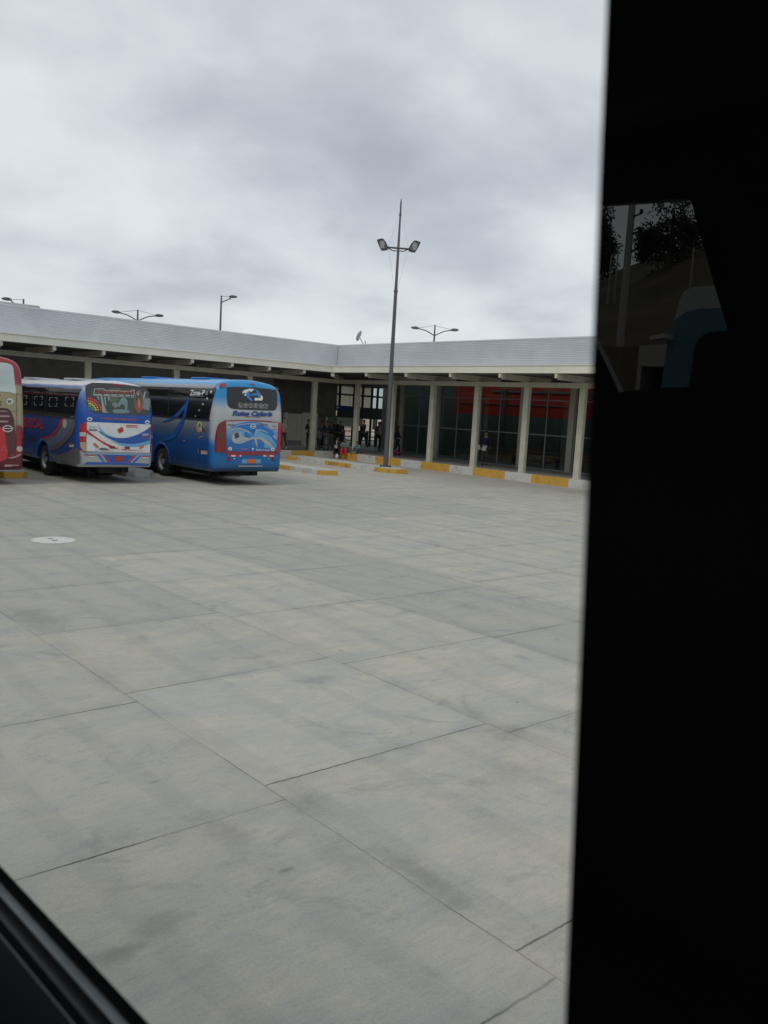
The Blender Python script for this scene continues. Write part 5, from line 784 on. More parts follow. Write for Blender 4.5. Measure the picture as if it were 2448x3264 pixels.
  ('r','painted_swoosh','loopgrey',9,0,'engine_hatch',[(0.593,1.585),(0.595,1.599),(0.599,1.62),(0.606,1.642),(0.621,1.663),(0.643,1.683),(0.673,1.703),(0.707,1.722),(0.743,1.737),(0.786,1.75),(0.835,1.761),(0.881,1.766),(0.917,1.763),(0.938,1.747),(0.948,1.721),(0.956,1.692),(0.97,1.667),(0.99,1.645),(1.013,1.624),(1.04,1.606),(1.07,1.592),(1.108,1.582),(1.151,1.576),(1.195,1.573),(1.235,1.572),(1.269,1.575),(1.301,1.581),(1.332,1.587),(1.367,1.593),(1.405,1.597),(1.446,1.601),(1.489,1.603),(1.534,1.604),(1.583,1.605),(1.636,1.604),(1.689,1.602),(1.739,1.595),(1.785,1.585),(1.829,1.57),(1.872,1.553),(1.915,1.535),(1.958,1.515),(2.0,1.492),(2.041,1.468),(2.078,1.445),(2.109,1.422),(2.137,1.4),(2.163,1.377),(2.19,1.353),(2.221,1.322),(2.254,1.288),(2.283,1.257),(2.304,1.235),(2.158,1.279),(2.131,1.292),(2.093,1.31),(2.051,1.328),(2.013,1.342),(1.98,1.348),(1.948,1.348),(1.917,1.35),(1.889,1.359),(1.865,1.379),(1.843,1.406),(1.822,1.435),(1.797,1.46),(1.769,1.481),(1.738,1.5),(1.705,1.516),(1.673,1.529),(1.639,1.539),(1.601,1.545),(1.568,1.549),(1.545,1.552),(1.547,1.512),(1.585,1.255),(1.568,1.255),(1.493,1.411),(1.419,1.545),(1.402,1.541),(1.379,1.535),(1.351,1.528),(1.32,1.518),(1.288,1.505),(1.251,1.49),(1.213,1.473),(1.175,1.458),(1.136,1.442),(1.095,1.425),(1.055,1.41),(1.015,1.397),(0.975,1.388),(0.935,1.38),(0.895,1.375),(0.855,1.374),(0.813,1.376),(0.77,1.382),(0.729,1.391),(0.695,1.404),(0.667,1.421),(0.645,1.442),(0.627,1.464),(0.612,1.485),(0.603,1.506),(0.598,1.527),(0.596,1.545),(0.594,1.557)]),
  ('r','painted_swoosh','lightblue',8,0,'engine_hatch',[(1.821,1.332),(1.848,1.344),(1.901,1.351),(1.96,1.348),(2.024,1.334),(2.095,1.312),(2.157,1.291),(2.218,1.274),(2.268,1.259),(2.267,1.249),(2.172,1.245),(2.027,1.245),(1.912,1.254),(1.854,1.277),(1.825,1.307)]),
  ('r','painted_swoosh','loopgrey',8,0,'engine_hatch',[(2.173,1.657),(2.191,1.677),(2.226,1.697),(2.26,1.702),(2.29,1.684),(2.319,1.651),(2.337,1.617),(2.342,1.582),(2.336,1.547),(2.324,1.53),(2.303,1.542),(2.275,1.572),(2.248,1.6),(2.217,1.621),(2.186,1.639)]),
  ('r','painted_swoosh','palegrey',8,0,'engine_hatch',[(0.56,1.81),(0.678,1.853),(0.665,1.797),(0.553,1.786)]),
  ('r','painted_swoosh','lightblue',8,0,'engine_hatch',[(1.372,1.479),(1.383,1.473),(1.407,1.437),(1.453,1.356),(1.49,1.282),(1.482,1.28),(1.455,1.31),(1.423,1.357),(1.392,1.409),(1.376,1.453)]),
  ('r','flower_emblem','darkslate',10,0,'engine_hatch',[(0.686,1.679),(0.767,1.728),(0.816,1.718),(0.857,1.745),(0.845,1.67),(0.888,1.629),(0.846,1.565),(0.721,1.525),(0.72,1.61)]),
  ('r','ring_emblem','chrome',10,0,'engine_hatch',[(1.496,1.962),(1.493,1.941),(1.482,1.921),(1.464,1.904),(1.441,1.89),(1.413,1.881),(1.383,1.877),(1.353,1.879),(1.324,1.886),(1.3,1.898),(1.281,1.914),(1.268,1.933),(1.263,1.954),(1.266,1.975),(1.277,1.995),(1.294,2.012),(1.318,2.026),(1.345,2.035),(1.375,2.038),(1.405,2.037),(1.434,2.03),(1.459,2.018),(1.478,2.002),(1.491,1.983)]),
  ('r','ring_emblem','midblue',11,0,'engine_hatch',[(1.469,1.961),(1.467,1.946),(1.459,1.931),(1.445,1.918),(1.427,1.908),(1.405,1.901),(1.382,1.898),(1.359,1.9),(1.337,1.905),(1.318,1.914),(1.303,1.926),(1.293,1.94),(1.29,1.955),(1.292,1.97),(1.3,1.985),(1.314,1.998),(1.332,2.008),(1.353,2.014),(1.376,2.017),(1.4,2.016),(1.422,2.011),(1.441,2.002),(1.456,1.99),(1.465,1.976)]),
  ('r','ring_emblem','chrome',12,0,'engine_hatch',[(1.279,1.966),(1.492,1.966),(1.493,1.945),(1.28,1.945)]),
  ('r','small_print','greytext',10,0,'engine_hatch',[(0.444,1.984),(0.685,1.986),(0.687,1.95),(0.445,1.948)]),
  ('r','small_print','greyblue',10,0,'engine_hatch',[(1.647,2.05),(1.941,2.036),(1.944,1.979),(1.65,1.993)]),
  ('r','small_print','greytext',10,0,'engine_hatch',[(2.146,1.995),(2.325,2.001),(2.326,1.977),(2.147,1.971)]),
  ('r','small_print','pinkred',10,0,'engine_hatch',[(2.108,1.883),(2.305,1.881),(2.306,1.858),(2.109,1.86)]),
  ('r','small_print','darkslate',10,0,'engine_hatch',[(1.282,1.81),(1.481,1.817),(1.482,1.798),(1.282,1.792)]),
  ('r','sticker','white',10,0,None,[(0.634,1.206),(0.631,1.19),(0.621,1.174),(0.606,1.162),(0.586,1.154),(0.564,1.151),(0.542,1.154),(0.522,1.161),(0.505,1.172),(0.494,1.187),(0.49,1.203),(0.493,1.219),(0.503,1.234),(0.518,1.247),(0.538,1.255),(0.56,1.258),(0.582,1.256),(0.602,1.248),(0.619,1.237),(0.63,1.222)]),
  ('r','sticker','darkslate',11,0,None,[(0.596,1.2),(0.595,1.195),(0.59,1.191),(0.582,1.188),(0.571,1.186),(0.56,1.185),(0.548,1.185),(0.537,1.187),(0.529,1.19),(0.524,1.194),(0.522,1.198),(0.523,1.202),(0.528,1.206),(0.537,1.21),(0.547,1.212),(0.558,1.213),(0.57,1.212),(0.581,1.211),(0.589,1.208),(0.594,1.204)]),
  ('r','sticker','white',10,0,None,[(2.271,1.211),(2.268,1.194),(2.257,1.179),(2.239,1.166),(2.217,1.158),(2.191,1.155),(2.166,1.157),(2.142,1.165),(2.124,1.177),(2.111,1.192),(2.106,1.209),(2.109,1.226),(2.12,1.242),(2.138,1.254),(2.16,1.262),(2.185,1.265),(2.211,1.263),(2.234,1.256),(2.253,1.244),(2.266,1.228)]),
  ('r','sticker','darkslate',11,0,None,[(2.228,1.205),(2.226,1.2),(2.22,1.196),(2.211,1.193),(2.199,1.191),(2.186,1.19),(2.173,1.19),(2.16,1.192),(2.151,1.195),(2.145,1.199),(2.142,1.204),(2.144,1.208),(2.15,1.212),(2.159,1.216),(2.171,1.218),(2.184,1.219),(2.198,1.218),(2.21,1.216),(2.219,1.213),(2.226,1.209)]),
  ('r','script_badge','pinkred',10,0,'engine_hatch',[(0.925,1.243),(0.933,1.24),(0.954,1.23),(0.99,1.223),(1.057,1.225),(1.14,1.23),(1.202,1.231),(1.224,1.225),(1.224,1.216),(1.219,1.206),(1.218,1.198),(1.212,1.19),(1.187,1.184),(1.128,1.182),(1.05,1.183),(0.992,1.185),(0.972,1.189),(0.97,1.196),(0.967,1.204),(0.95,1.218),(0.931,1.234)]),
  ('r','script_badge','midblue',11,0,'engine_hatch',[(0.991,1.213),(1.047,1.217),(1.127,1.22),(1.186,1.22),(1.204,1.216),(1.201,1.211),(1.195,1.206),(1.194,1.202),(1.191,1.199),(1.17,1.197),(1.118,1.195),(1.05,1.194),(0.999,1.195),(0.977,1.2),(0.973,1.207)]),
  ('r','small_flower','white2',10,0,'engine_hatch',[(1.354,1.234),(1.362,1.243),(1.381,1.249),(1.4,1.252),(1.42,1.25),(1.442,1.244),(1.454,1.236),(1.452,1.224),(1.44,1.21),(1.427,1.196),(1.414,1.178),(1.398,1.16),(1.388,1.152),(1.388,1.16),(1.394,1.178),(1.394,1.195),(1.381,1.209),(1.363,1.223)]),
  ('r','tail_light','redlensdark',3,0.03,None,[(0.332,2.079),(0.36,2.105),(0.374,2.071),(0.395,1.881),(0.411,1.649),(0.416,1.462),(0.418,1.302),(0.442,1.176),(0.439,1.093),(0.347,1.077),(0.227,1.089),(0.115,1.078),(0.054,1.098),(0.051,1.21),(0.053,1.358),(0.056,1.498),(0.063,1.636),(0.077,1.763),(0.1,1.873),(0.133,1.955),(0.183,2.015),(0.26,2.056)]),
  ('r','lens','brownlens',4,0.034,'tail_light',[(0.097,1.687),(0.332,1.702),(0.334,1.55),(0.084,1.534)]),
  ('r','sticker','pale2',7,0,'tail_light',[(0.322,1.279),(0.318,1.257),(0.306,1.237),(0.285,1.222),(0.259,1.211),(0.23,1.207),(0.201,1.21),(0.174,1.219),(0.153,1.234),(0.14,1.253),(0.135,1.274),(0.138,1.295),(0.15,1.315),(0.17,1.331),(0.196,1.342),(0.225,1.346),(0.254,1.343),(0.281,1.334),(0.302,1.319),(0.316,1.3)]),
  ('r','sticker','pale2',7,0,'tail_light',[(0.119,1.218),(0.345,1.217),(0.338,1.182),(0.12,1.176)]),
  ('r','tail_light','redlens',3,0.03,None,[(2.401,2.105),(2.519,2.09),(2.579,1.708),(2.62,1.118),(2.388,1.096),(2.378,1.268),(2.404,1.56)]),
  ('r','hatch_vent','darkgrey',4,0,None,[(1.076,1.111),(1.815,1.113),(1.784,1.031),(1.096,1.031)]),
  ('r','reflective_tape','redpaint',4,0,None,[(0.493,0.999),(0.625,1.001),(0.628,0.948),(0.495,0.949)]),
  ('r','reflective_tape','white',4,0,None,[(0.625,1.001),(0.783,1.004),(0.786,0.95),(0.628,0.951)]),
  ('r','reflective_tape','redpaint',4,0,None,[(0.783,1.004),(0.935,1.006),(0.938,0.952),(0.786,0.953)]),
  ('r','reflective_tape','white',4,0,None,[(0.935,1.006),(0.992,1.007),(0.994,0.953),(0.938,0.955)]),
  ('r','reflective_tape','white',4,0,None,[(1.846,1.018),(1.959,1.019),(1.962,0.964),(1.848,0.966)]),
  ('r','reflective_tape','redpaint',4,0,None,[(1.959,1.019),(2.1,1.02),(2.103,0.965),(1.962,0.967)]),
  ('r','reflective_tape','white',4,0,None,[(2.1,1.02),(2.258,1.022),(2.261,0.966),(2.103,0.968)]),
  ('r','reflective_tape','redpaint',4,0,None,[(2.258,1.022),(2.334,1.023),(2.337,0.967),(2.261,0.969)]),
  ('r','round_reflector','darkred',2,0.02,None,[(0.617,0.865),(0.615,0.848),(0.607,0.833),(0.594,0.821),(0.578,0.814),(0.56,0.811),(0.541,0.813),(0.525,0.821),(0.511,0.832),(0.502,0.847),(0.498,0.863),(0.501,0.88),(0.508,0.895),(0.521,0.907),(0.537,0.914),(0.555,0.917),(0.574,0.915),(0.591,0.908),(0.604,0.896),(0.613,0.881)]),
  ('r','round_reflector','darkred',2,0.02,None,[(2.326,0.888),(2.324,0.872),(2.316,0.857),(2.303,0.845),(2.287,0.838),(2.268,0.835),(2.249,0.838),(2.231,0.845),(2.217,0.857),(2.208,0.871),(2.204,0.887),(2.206,0.904),(2.214,0.918),(2.227,0.93),(2.243,0.938),(2.262,0.94),(2.281,0.938),(2.299,0.93),(2.313,0.919),(2.322,0.904)]),
  ('r','bumper_lamp','chrome',2,0.01,None,[(0.709,0.88),(0.721,0.895),(0.74,0.904),(0.763,0.895),(0.778,0.881),(0.76,0.871),(0.734,0.866),(0.717,0.871)]),
  ('r','bumper_lamp','chrome',2,0.01,None,[(2.028,0.886),(2.038,0.901),(2.056,0.915),(2.076,0.921),(2.088,0.919),(2.077,0.901),(2.058,0.883),(2.039,0.881)]),
  ('r','plate_recess','lightblue2',2,0,None,[(1.038,0.877),(1.766,0.877),(1.747,0.74),(1.012,0.735)]),
  ('r','number_plate','orangeplate',4,0.01,None,[(1.234,0.886),(1.552,0.882),(1.551,0.739),(1.233,0.744)]),
  ('r','plate_marks','brown',6,0,None,[(1.263,0.837),(1.306,0.837),(1.309,0.773),(1.266,0.773)]),
  ('r','plate_marks','brown',6,0,None,[(1.329,0.837),(1.373,0.838),(1.376,0.773),(1.332,0.773)]),
  ('r','plate_marks','brown',6,0,None,[(1.396,0.838),(1.44,0.838),(1.443,0.774),(1.399,0.774)]),
  ('r','plate_marks','brown',6,0,None,[(1.455,0.839),(1.499,0.839),(1.502,0.774),(1.458,0.774)]),
  ('r','tow_bar','chrome2',2,0.03,None,[(0.886,0.67),(1.811,0.675),(1.813,0.632),(0.888,0.621)]),
  ('s','painted_swoosh','midblue2',4,0,None,[(1.848,2.793),(1.823,2.806),(1.806,2.8),(1.801,2.762),(1.814,2.677),(1.838,2.559),(1.864,2.445),(1.885,2.35),(1.907,2.258),(1.938,2.164),(1.981,2.057),(2.032,1.947),(2.09,1.851),(2.145,1.775),(2.206,1.714),(2.293,1.661),(2.446,1.607),(2.626,1.563),(2.724,1.561),(2.673,1.626),(2.538,1.733),(2.413,1.836),(2.324,1.914),(2.243,1.989),(2.172,2.078),(2.112,2.195),(2.062,2.327),(2.023,2.44),(2.001,2.522),(1.989,2.586),(1.97,2.644),(1.932,2.705),(1.886,2.759)]),
  ('s','painted_swoosh','midblue2',4,0,None,[(1.872,2.761),(1.874,2.701),(1.905,2.588),(1.959,2.48),(2.038,2.395),(2.14,2.315),(2.25,2.241),(2.361,2.174),(2.48,2.114),(2.619,2.059),(2.792,2.005),(2.986,1.956),(3.167,1.918),(3.36,1.89),(3.54,1.875),(3.594,1.886),(3.435,1.934),(3.153,2.009),(2.897,2.086),(2.718,2.163),(2.561,2.244),(2.418,2.324),(2.283,2.406),(2.16,2.489),(2.058,2.566),(1.973,2.652),(1.907,2.733)]),
  ('s','painted_swoosh','midblue2',4,0,None,[(2.294,1.687),(2.302,1.652),(2.368,1.581),(2.446,1.511),(2.515,1.456),(2.597,1.402),(2.71,1.353),(2.875,1.309),(3.072,1.27),(3.266,1.241),(3.484,1.221),(3.699,1.211),(3.784,1.222),(3.645,1.262),(3.378,1.322),(3.132,1.381),(2.961,1.433),(2.809,1.486),(2.667,1.538),(2.516,1.6),(2.376,1.662)]),
  ('s','star_sticker','white',5,0,None,[(0.412,3.042),(0.386,3.004),(0.32,3.003),(0.37,2.977),(0.349,2.938),(0.406,2.959),(0.459,2.936),(0.444,2.976),(0.498,3.0),(0.432,3.003)]),
  ('s','star_sticker','white',5,0,None,[(0.616,2.818),(0.593,2.784),(0.535,2.784),(0.579,2.761),(0.561,2.726),(0.611,2.745),(0.658,2.724),(0.645,2.759),(0.692,2.78),(0.634,2.783)]),
  ('s','star_sticker','white',5,0,None,[(0.85,2.622),(0.83,2.592),(0.778,2.592),(0.817,2.571),(0.801,2.541),(0.846,2.557),(0.888,2.538),(0.876,2.57),(0.918,2.588),(0.866,2.591)]),
  ('s','star_sticker','white',5,0,None,[(1.062,2.412),(1.045,2.388),(1.002,2.388),(1.034,2.371),(1.021,2.346),(1.058,2.359),(1.092,2.343),(1.083,2.369),(1.117,2.384),(1.075,2.387)]),
  ('s','star_sticker','white',5,0,None,[(1.289,2.207),(1.276,2.188),(1.241,2.188),(1.267,2.174),(1.257,2.154),(1.286,2.164),(1.314,2.152),(1.306,2.172),(1.334,2.184),(1.3,2.187)]),
  ('s','side_lettering','pale2',5,0,None,[(0.74,3.008),(0.728,3.001),(0.709,2.982),(0.695,2.96),(0.693,2.935),(0.697,2.908),(0.705,2.887),(0.718,2.873),(0.734,2.865),(0.743,2.867),(0.738,2.885),(0.725,2.914),(0.718,2.941),(0.725,2.968),(0.736,2.995)]),
  ('s','side_lettering','pale2',5,0,None,[(0.691,3.014),(0.679,3.006),(0.659,2.985),(0.646,2.961),(0.644,2.936),(0.648,2.909),(0.655,2.888),(0.668,2.873),(0.684,2.863),(0.693,2.865),(0.688,2.883),(0.676,2.913),(0.669,2.942),(0.676,2.971),(0.687,2.999)]),
  ('s','side_lettering','pale2',5,0,None,[(0.647,3.019),(0.635,3.011),(0.615,2.987),(0.602,2.962),(0.6,2.937),(0.604,2.91),(0.611,2.889),(0.624,2.872),(0.64,2.861),(0.649,2.862),(0.644,2.881),(0.632,2.912),(0.625,2.943),(0.631,2.974),(0.643,3.004)]),
  ('s','side_lettering','pale2',5,0,None,[(1.732,2.817),(0.815,2.829),(0.814,2.819),(1.731,2.807)]),
  ('s','side_lettering','pale2',5,0,None,[(1.114,2.983),(1.089,2.996),(1.035,3.016),(0.978,3.028),(0.918,3.021),(0.855,3.005),(0.826,2.994),(0.855,2.997),(0.917,3.006),(0.977,3.01),(1.034,3.001),(1.089,2.988)]),
  ('s','round_emblem','paleyellow',3,0,None,[(0.778,1.846),(0.779,1.815),(0.785,1.784),(0.797,1.755),(0.814,1.729),(0.836,1.705),(0.861,1.686),(0.89,1.671),(0.921,1.661),(0.954,1.657),(0.987,1.658),(1.019,1.664),(1.05,1.676),(1.078,1.693),(1.103,1.713),(1.124,1.738),(1.14,1.766),(1.15,1.796),(1.156,1.827),(1.155,1.858),(1.148,1.889),(1.136,1.918),(1.119,1.945),(1.097,1.968),(1.071,1.987),(1.042,2.002),(1.011,2.012),(0.978,2.016),(0.946,2.014),(0.913,2.008),(0.883,1.996),(0.855,1.979),(0.83,1.958),(0.81,1.934),(0.794,1.906),(0.783,1.877)]),
  ('s','round_emblem','pinkish',4,0,None,[(1.126,1.872),(1.109,1.895),(1.082,1.907),(1.051,1.901),(1.015,1.867),(0.975,1.816),(0.941,1.769),(0.912,1.735),(0.888,1.706),(0.885,1.686),(0.915,1.675),(0.964,1.673),(1.011,1.679),(1.047,1.694),(1.08,1.718),(1.104,1.749),(1.12,1.789),(1.128,1.836)]),
  ('s','round_emblem','pic_green',5,0,None,[(0.892,1.896),(0.894,1.877),(0.903,1.859),(0.918,1.844),(0.937,1.835),(0.958,1.831),(0.98,1.833),(1.0,1.84),(1.017,1.853),(1.028,1.87),(1.033,1.889),(1.031,1.908),(1.022,1.926),(1.007,1.941),(0.988,1.95),(0.967,1.954),(0.945,1.952),(0.925,1.944),(0.908,1.931),(0.897,1.915)]),
  ('s','bird_emblem','darkslate',4,0,None,[(0.835,1.868),(0.817,1.871),(0.784,1.861),(0.746,1.841),(0.698,1.806),(0.646,1.76),(0.613,1.725),(0.613,1.705),(0.632,1.695),(0.661,1.698),(0.701,1.716),(0.751,1.746),(0.791,1.777),(0.817,1.811),(0.833,1.846)]),
  ('s','bird_emblem','pic_red',5,0,None,[(0.687,1.721),(0.658,1.725),(0.621,1.722),(0.6,1.713),(0.609,1.693),(0.633,1.666),(0.657,1.648),(0.678,1.646),(0.697,1.653),(0.708,1.664),(0.709,1.682),(0.702,1.705)]),
  ('s','bird_emblem','pale2',4,0,None,[(0.679,1.955),(0.666,1.96),(0.653,1.945),(0.647,1.92),(0.649,1.88),(0.657,1.831),(0.668,1.796),(0.686,1.784),(0.707,1.787),(0.718,1.806),(0.712,1.852),(0.695,1.914)]),
  ('s','small_print','pale2',4,0,None,[(1.022,1.479),(0.739,1.564),(0.712,1.544),(1.008,1.461)]),
  ('s','sticker','pale',3,0,None,[(0.805,1.082),(0.409,1.1),(0.401,0.984),(0.797,0.964)]),
  ('s','sticker','amber',4,0,None,[(0.718,1.091),(0.409,1.104),(0.407,1.068),(0.716,1.053)]),
  ('s','sticker','redpaint',5,0,None,[(0.569,1.022),(0.576,1.008),(0.598,0.999),(0.626,0.997),(0.648,1.003),(0.658,1.015),(0.65,1.029),(0.629,1.039),(0.601,1.041),(0.578,1.034)]),
  ('s','sticker','redpaint',5,0,None,[(0.433,1.028),(0.441,1.014),(0.462,1.005),(0.49,1.003),(0.512,1.009),(0.522,1.022),(0.514,1.035),(0.493,1.045),(0.465,1.047),(0.443,1.04)]),
  ('s','side_marker','amber',3,0,None,[(2.029,1.343),(1.896,1.349),(1.893,1.304),(2.026,1.298)]),
  ('s','small_print','greytext',3,0,None,[(1.049,1.127),(0.935,1.135),(0.924,0.974),(1.037,0.965)]),
  ('s','side_marker','redlens',3,0.02,None,[(0.321,3.136),(0.213,3.137),(0.209,3.089),(0.318,3.088)]),
 ],
}
TEXT_AT = {'suscal_rear': [(0.47,2.731),(1.674,2.772),(0.476,2.829)],'redline': [(0.623,1.956),(1.764,1.95),(0.622,2.013)],'gd': [(1.947,1.511),(2.169,1.513),(1.945,1.561)],'fb': [(1.934,1.429),(2.182,1.427),(1.932,1.471)],'suscal': [(4.905,1.477),(2.922,1.496),(4.915,1.775)],'canari': [(1.28,2.919),(1.574,2.991),(1.284,2.998)],'rutas': [(0.605,2.273),(2.159,2.311),(0.602,2.429)],'melyn': [(1.522,1.161),(2.075,1.162),(1.519,1.223)],'zona': [(1.786,2.845),(0.787,2.858),(1.772,3.017)],'ninety': [(2.114,2.29),(2.219,2.292),(2.113,2.38)]}
# ------------------------------------------------------------------ buses
def lerp_tab(tab, v):
    if v <= tab[0][0]: return tab[0][1]
    for (a, p), (b, q) in zip(tab, tab[1:]):
        if v <= b: return p+(q-p)*(v-a)/(b-a)
    return tab[-1][1]
RC = .16
class Bus:
    def __init__(s, k, length, label, paintname, zb, wheels, wr, winz, arch):
        s.k = k; s.X0, s.Y0, s.W, s.H, s.zw, s.kk = BUS_SPEC[k]; s.L = length; s.xc = s.W/2; s.zb = zb
        s.root = thing('coach_bus', label, 'bus', (s.X0, s.Y0, 0), 0, 'coaches parked nose in at the terminal')
        hw = s.W/2; Ht = s.H
        s.half = [(zb, hw-.06), (zb+.05, hw-.02), (zb+.2, hw), (1.2, hw+.005), (1.9, hw), (2.4, hw-.022), (Ht-.50, hw-.055), (Ht-.36, hw-.085), (Ht-.25, hw-.14), (Ht-.16, hw-.24), (Ht-.10, hw-.40), (Ht-.05, hw-.66), (Ht-.012, hw-.98), (Ht, 0)]
        s.shell(paintname, wheels, arch, wr)
        s.last = {}
        s.side_windows(winz); s.decals(); s.wheels(wheels, wr)
    def hw(s, z): return lerp_tab(s.half, z)
    def B(s, u, z): return .05*((u-s.xc)/s.xc)**2 + s.kk*max(0, z-s.zw)**1.5
    def rear(s, u, z):
        h = s.W/2-.06*max(0, min(1, (z-1.9)/1.1)); q = min(.999, max(0, (abs(u-s.xc)-(h-RC))/RC))
        y = s.B(u, z)+RC*(1-math.sqrt(1-q*q))
        return y
    def outline(s):
        pts = []; zs = []
        z = s.zb; tab = s.half; dense = []
        for (a, p), (b, q) in zip(tab, tab[1:-1]):
            n = max(1, int((b-a)/.1))
            for i in range(n): dense.append((a+(b-a)*i/n, p+(q-p)*i/n))
        dense.append(tab[-2])
        for i in range(1, 6): dense.append((tab[-2][0]+(tab[-1][0]-tab[-2][0])*i/6, tab[-2][1]*(1-i/6)))
        right = [(s.xc+w_, z_) for z_, w_ in dense]; left = [(s.xc-w_, z_) for z_, w_ in dense][::-1]
        bot = [(s.xc-w_, s.zb) for w_ in [(-1+2*i/10)*(-tab[0][1]) for i in range(1, 10)]]
        bot = [(s.xc-tab[0][1]+2*tab[0][1]*i/10, s.zb) for i in range(1, 10)]
        return right+[(s.xc, s.H)]+left+bot
    def shell(s, pm, wheels, arch, wr):
        O = s.outline(); n = len(O); bm = bmesh.new(); zc = (s.zb+s.H)/2; hh = (s.H-s.zb)/2; hwid = s.W/2
        def ring(inset, y, f, front=False):
            out = []
            for u, z in O:
                uu = s.xc+(u-s.xc)*(1-inset/hwid); z2 = zc+(z-zc)*(1-inset*.9/hh)
                yy = (y + f*s.B(uu, z2)) if not front else s.L - y - f*(.10*max(0, z2-1.6)**1.4)
                out.append(bm.verts.new((uu, yy, z2)))
            return out
        rings = []
        for i in range(13):   # inner cap rings
            rings.append(('c', (hwid-RC*0)*(1-(i+.6)/13.0)*1.0, 0))
        seq = []
        for i in range(14): 
            ins = hwid*(1-(i+1)/15.0)
            if ins > RC+.02: seq.append(ring(ins, 0, 1))
        for i in range(9):
            th = pi/2*i/8; seq.append(ring(RC*(1-math.sin(th)), RC*(1-math.cos(th)), 1))
        y = .6
        mid = [.45, .8, 1.4, 2.2, 3, 4, 5, 6, 7, 8, s.L-1.2, s.L-.6]
        for q in mid:
            if q < s.L-.5: seq.append(ring(0, q, max(0, 1-q/.7)))
        for i in range(6):
            th = pi/2*(1-i/5); seq.append(ring(.3*(1-math.sin(th)), .3*(1-math.cos(th)), 1, True))
        for i in range(5):
            seq.append(ring(.3+(hwid-.3)*(i+1)/6, 0, 1, True))
        for A, B_ in zip(seq, seq[1:]):
            for i in range(n): bm.faces.new((A[i], A[(i+1)%n], B_[(i+1)%n], B_[i]))
        bm.faces.new(seq[0][::-1]); bm.faces.new(seq[-1])
        bmesh.ops.recalc_face_normals(bm, faces=bm.faces)
        me = bpy.data.meshes.new('body'); bm.to_mesh(me); bm.free()
        for p in me.polygons: p.use_smooth = True
        o = bpy.data.objects.new('body', me); COL.objects.link(o)
        cut = bmesh.new()
        for yy, side in [(w_, sd_) for w_ in wheels for sd_ in (0, 1)]:
            prof = [(-.9, 0), (-arch, 0)] ; pts = [(-arch, -.9)]+[(arch*math.cos(a), arch*math.sin(a)) for a in [pi-pi*i/20 for i in range(21)]]+[(arch, -.9)]
            x0 = (-.2, .36) if side == 0 else (s.W-.36, s.W+.2)
            A = [cut.verts.new((x0[0], yy+p, wr+q)) for p, q in pts]; B_ = [cut.verts.new((x0[1], yy+p, wr+q)) for p, q in pts]
            m_ = len(pts); cut.faces.new(A); cut.faces.new(B_[::-1])
            for i in range(m_): cut.faces.new((A[i], B_[i], B_[(i+1)%m_], A[(i+1)%m_]))
        bmesh.ops.recalc_face_normals(cut, faces=cut.faces)
        cm = bpy.data.meshes.new('cut'); cut.to_mesh(cm); cut.free(); co = bpy.data.objects.new('cut', cm); COL.objects.link(co)
        md = o.modifiers.new('b', 'BOOLEAN'); md.operation = 'DIFFERENCE'; md.object = co; md.solver = 'EXACT'
        dgr = bpy.context.evaluated_depsgraph_get(); dgr.update()
        nm = bpy.data.meshes.new_from_object(o.evaluated_get(dgr)); o.modifiers.clear(); o.data = nm; nm.name = 'body'
        bpy.data.objects.remove(co); nm.materials.clear(); nm.materials.append(MATS[pm])
        nm.polygons.foreach_set('use_smooth', [True]*len(nm.polygons))
        wn = o.modifiers.new('wn', 'EDGE_SPLIT'); wn.split_angle = R(35)
        o.parent = s.root; s.body = o
        # chassis and arch liners underneath
        ub = MB(); ub.box(.42, s.W-.42, .9, s.L-.5, .28, s.zb+.35); ub.box(.75, s.W-.75, .35, 1.4, .30, s.zb+.1)
        for yy in wheels: ub.tube((.3, yy, wr), (s.W-.3, yy, wr), .1)
        ub.box(.55, .62, .7, .9, .2, s.zb); ub.tube((s.W*.62, .25, .36), (s.W*.62, 1.4, .36), .05)
        ub.done('chassis', 'underbody', s.root)
        for yy in wheels:
            for x0, sg_ in ((-.018, 1), (s.W+.018, -1)):
                lip = MB(); a0 = arch+.005
                pts = [(math.cos(pi*i/20), math.sin(pi*i/20)) for i in range(21)]
                P_ = [lip.bm.verts.new((x0+sg_*.0, yy+c*a0, wr+d*a0)) for c, d in pts]; Q_ = [lip.bm.verts.new((x0+sg_*.012, yy+c*(a0+.085), wr+d*(a0+.085))) for c, d in pts]
                P2 = [lip.bm.verts.new((x0+sg_*.08, yy+c*a0, wr+d*a0)) for c, d in pts]; Q2 = [lip.bm.verts.new((x0+sg_*.08, yy+c*(a0+.085), wr+d*(a0+.085))) for c, d in pts]
                for A_, B_ in ((P_, Q_), (P2, P_), (Q_, Q2)):
                    for i in range(20): lip.bm.faces.new((A_[i], A_[i+1], B_[i+1], B_[i]))
                lip.done('wheel_arch', {0: 'redpaint2', 1: mat('archblue', (.03, .15, .45), .35), 2: mat('archnavy', (.015, .07, .28), .35)}[s.k], s.root, smooth=True)
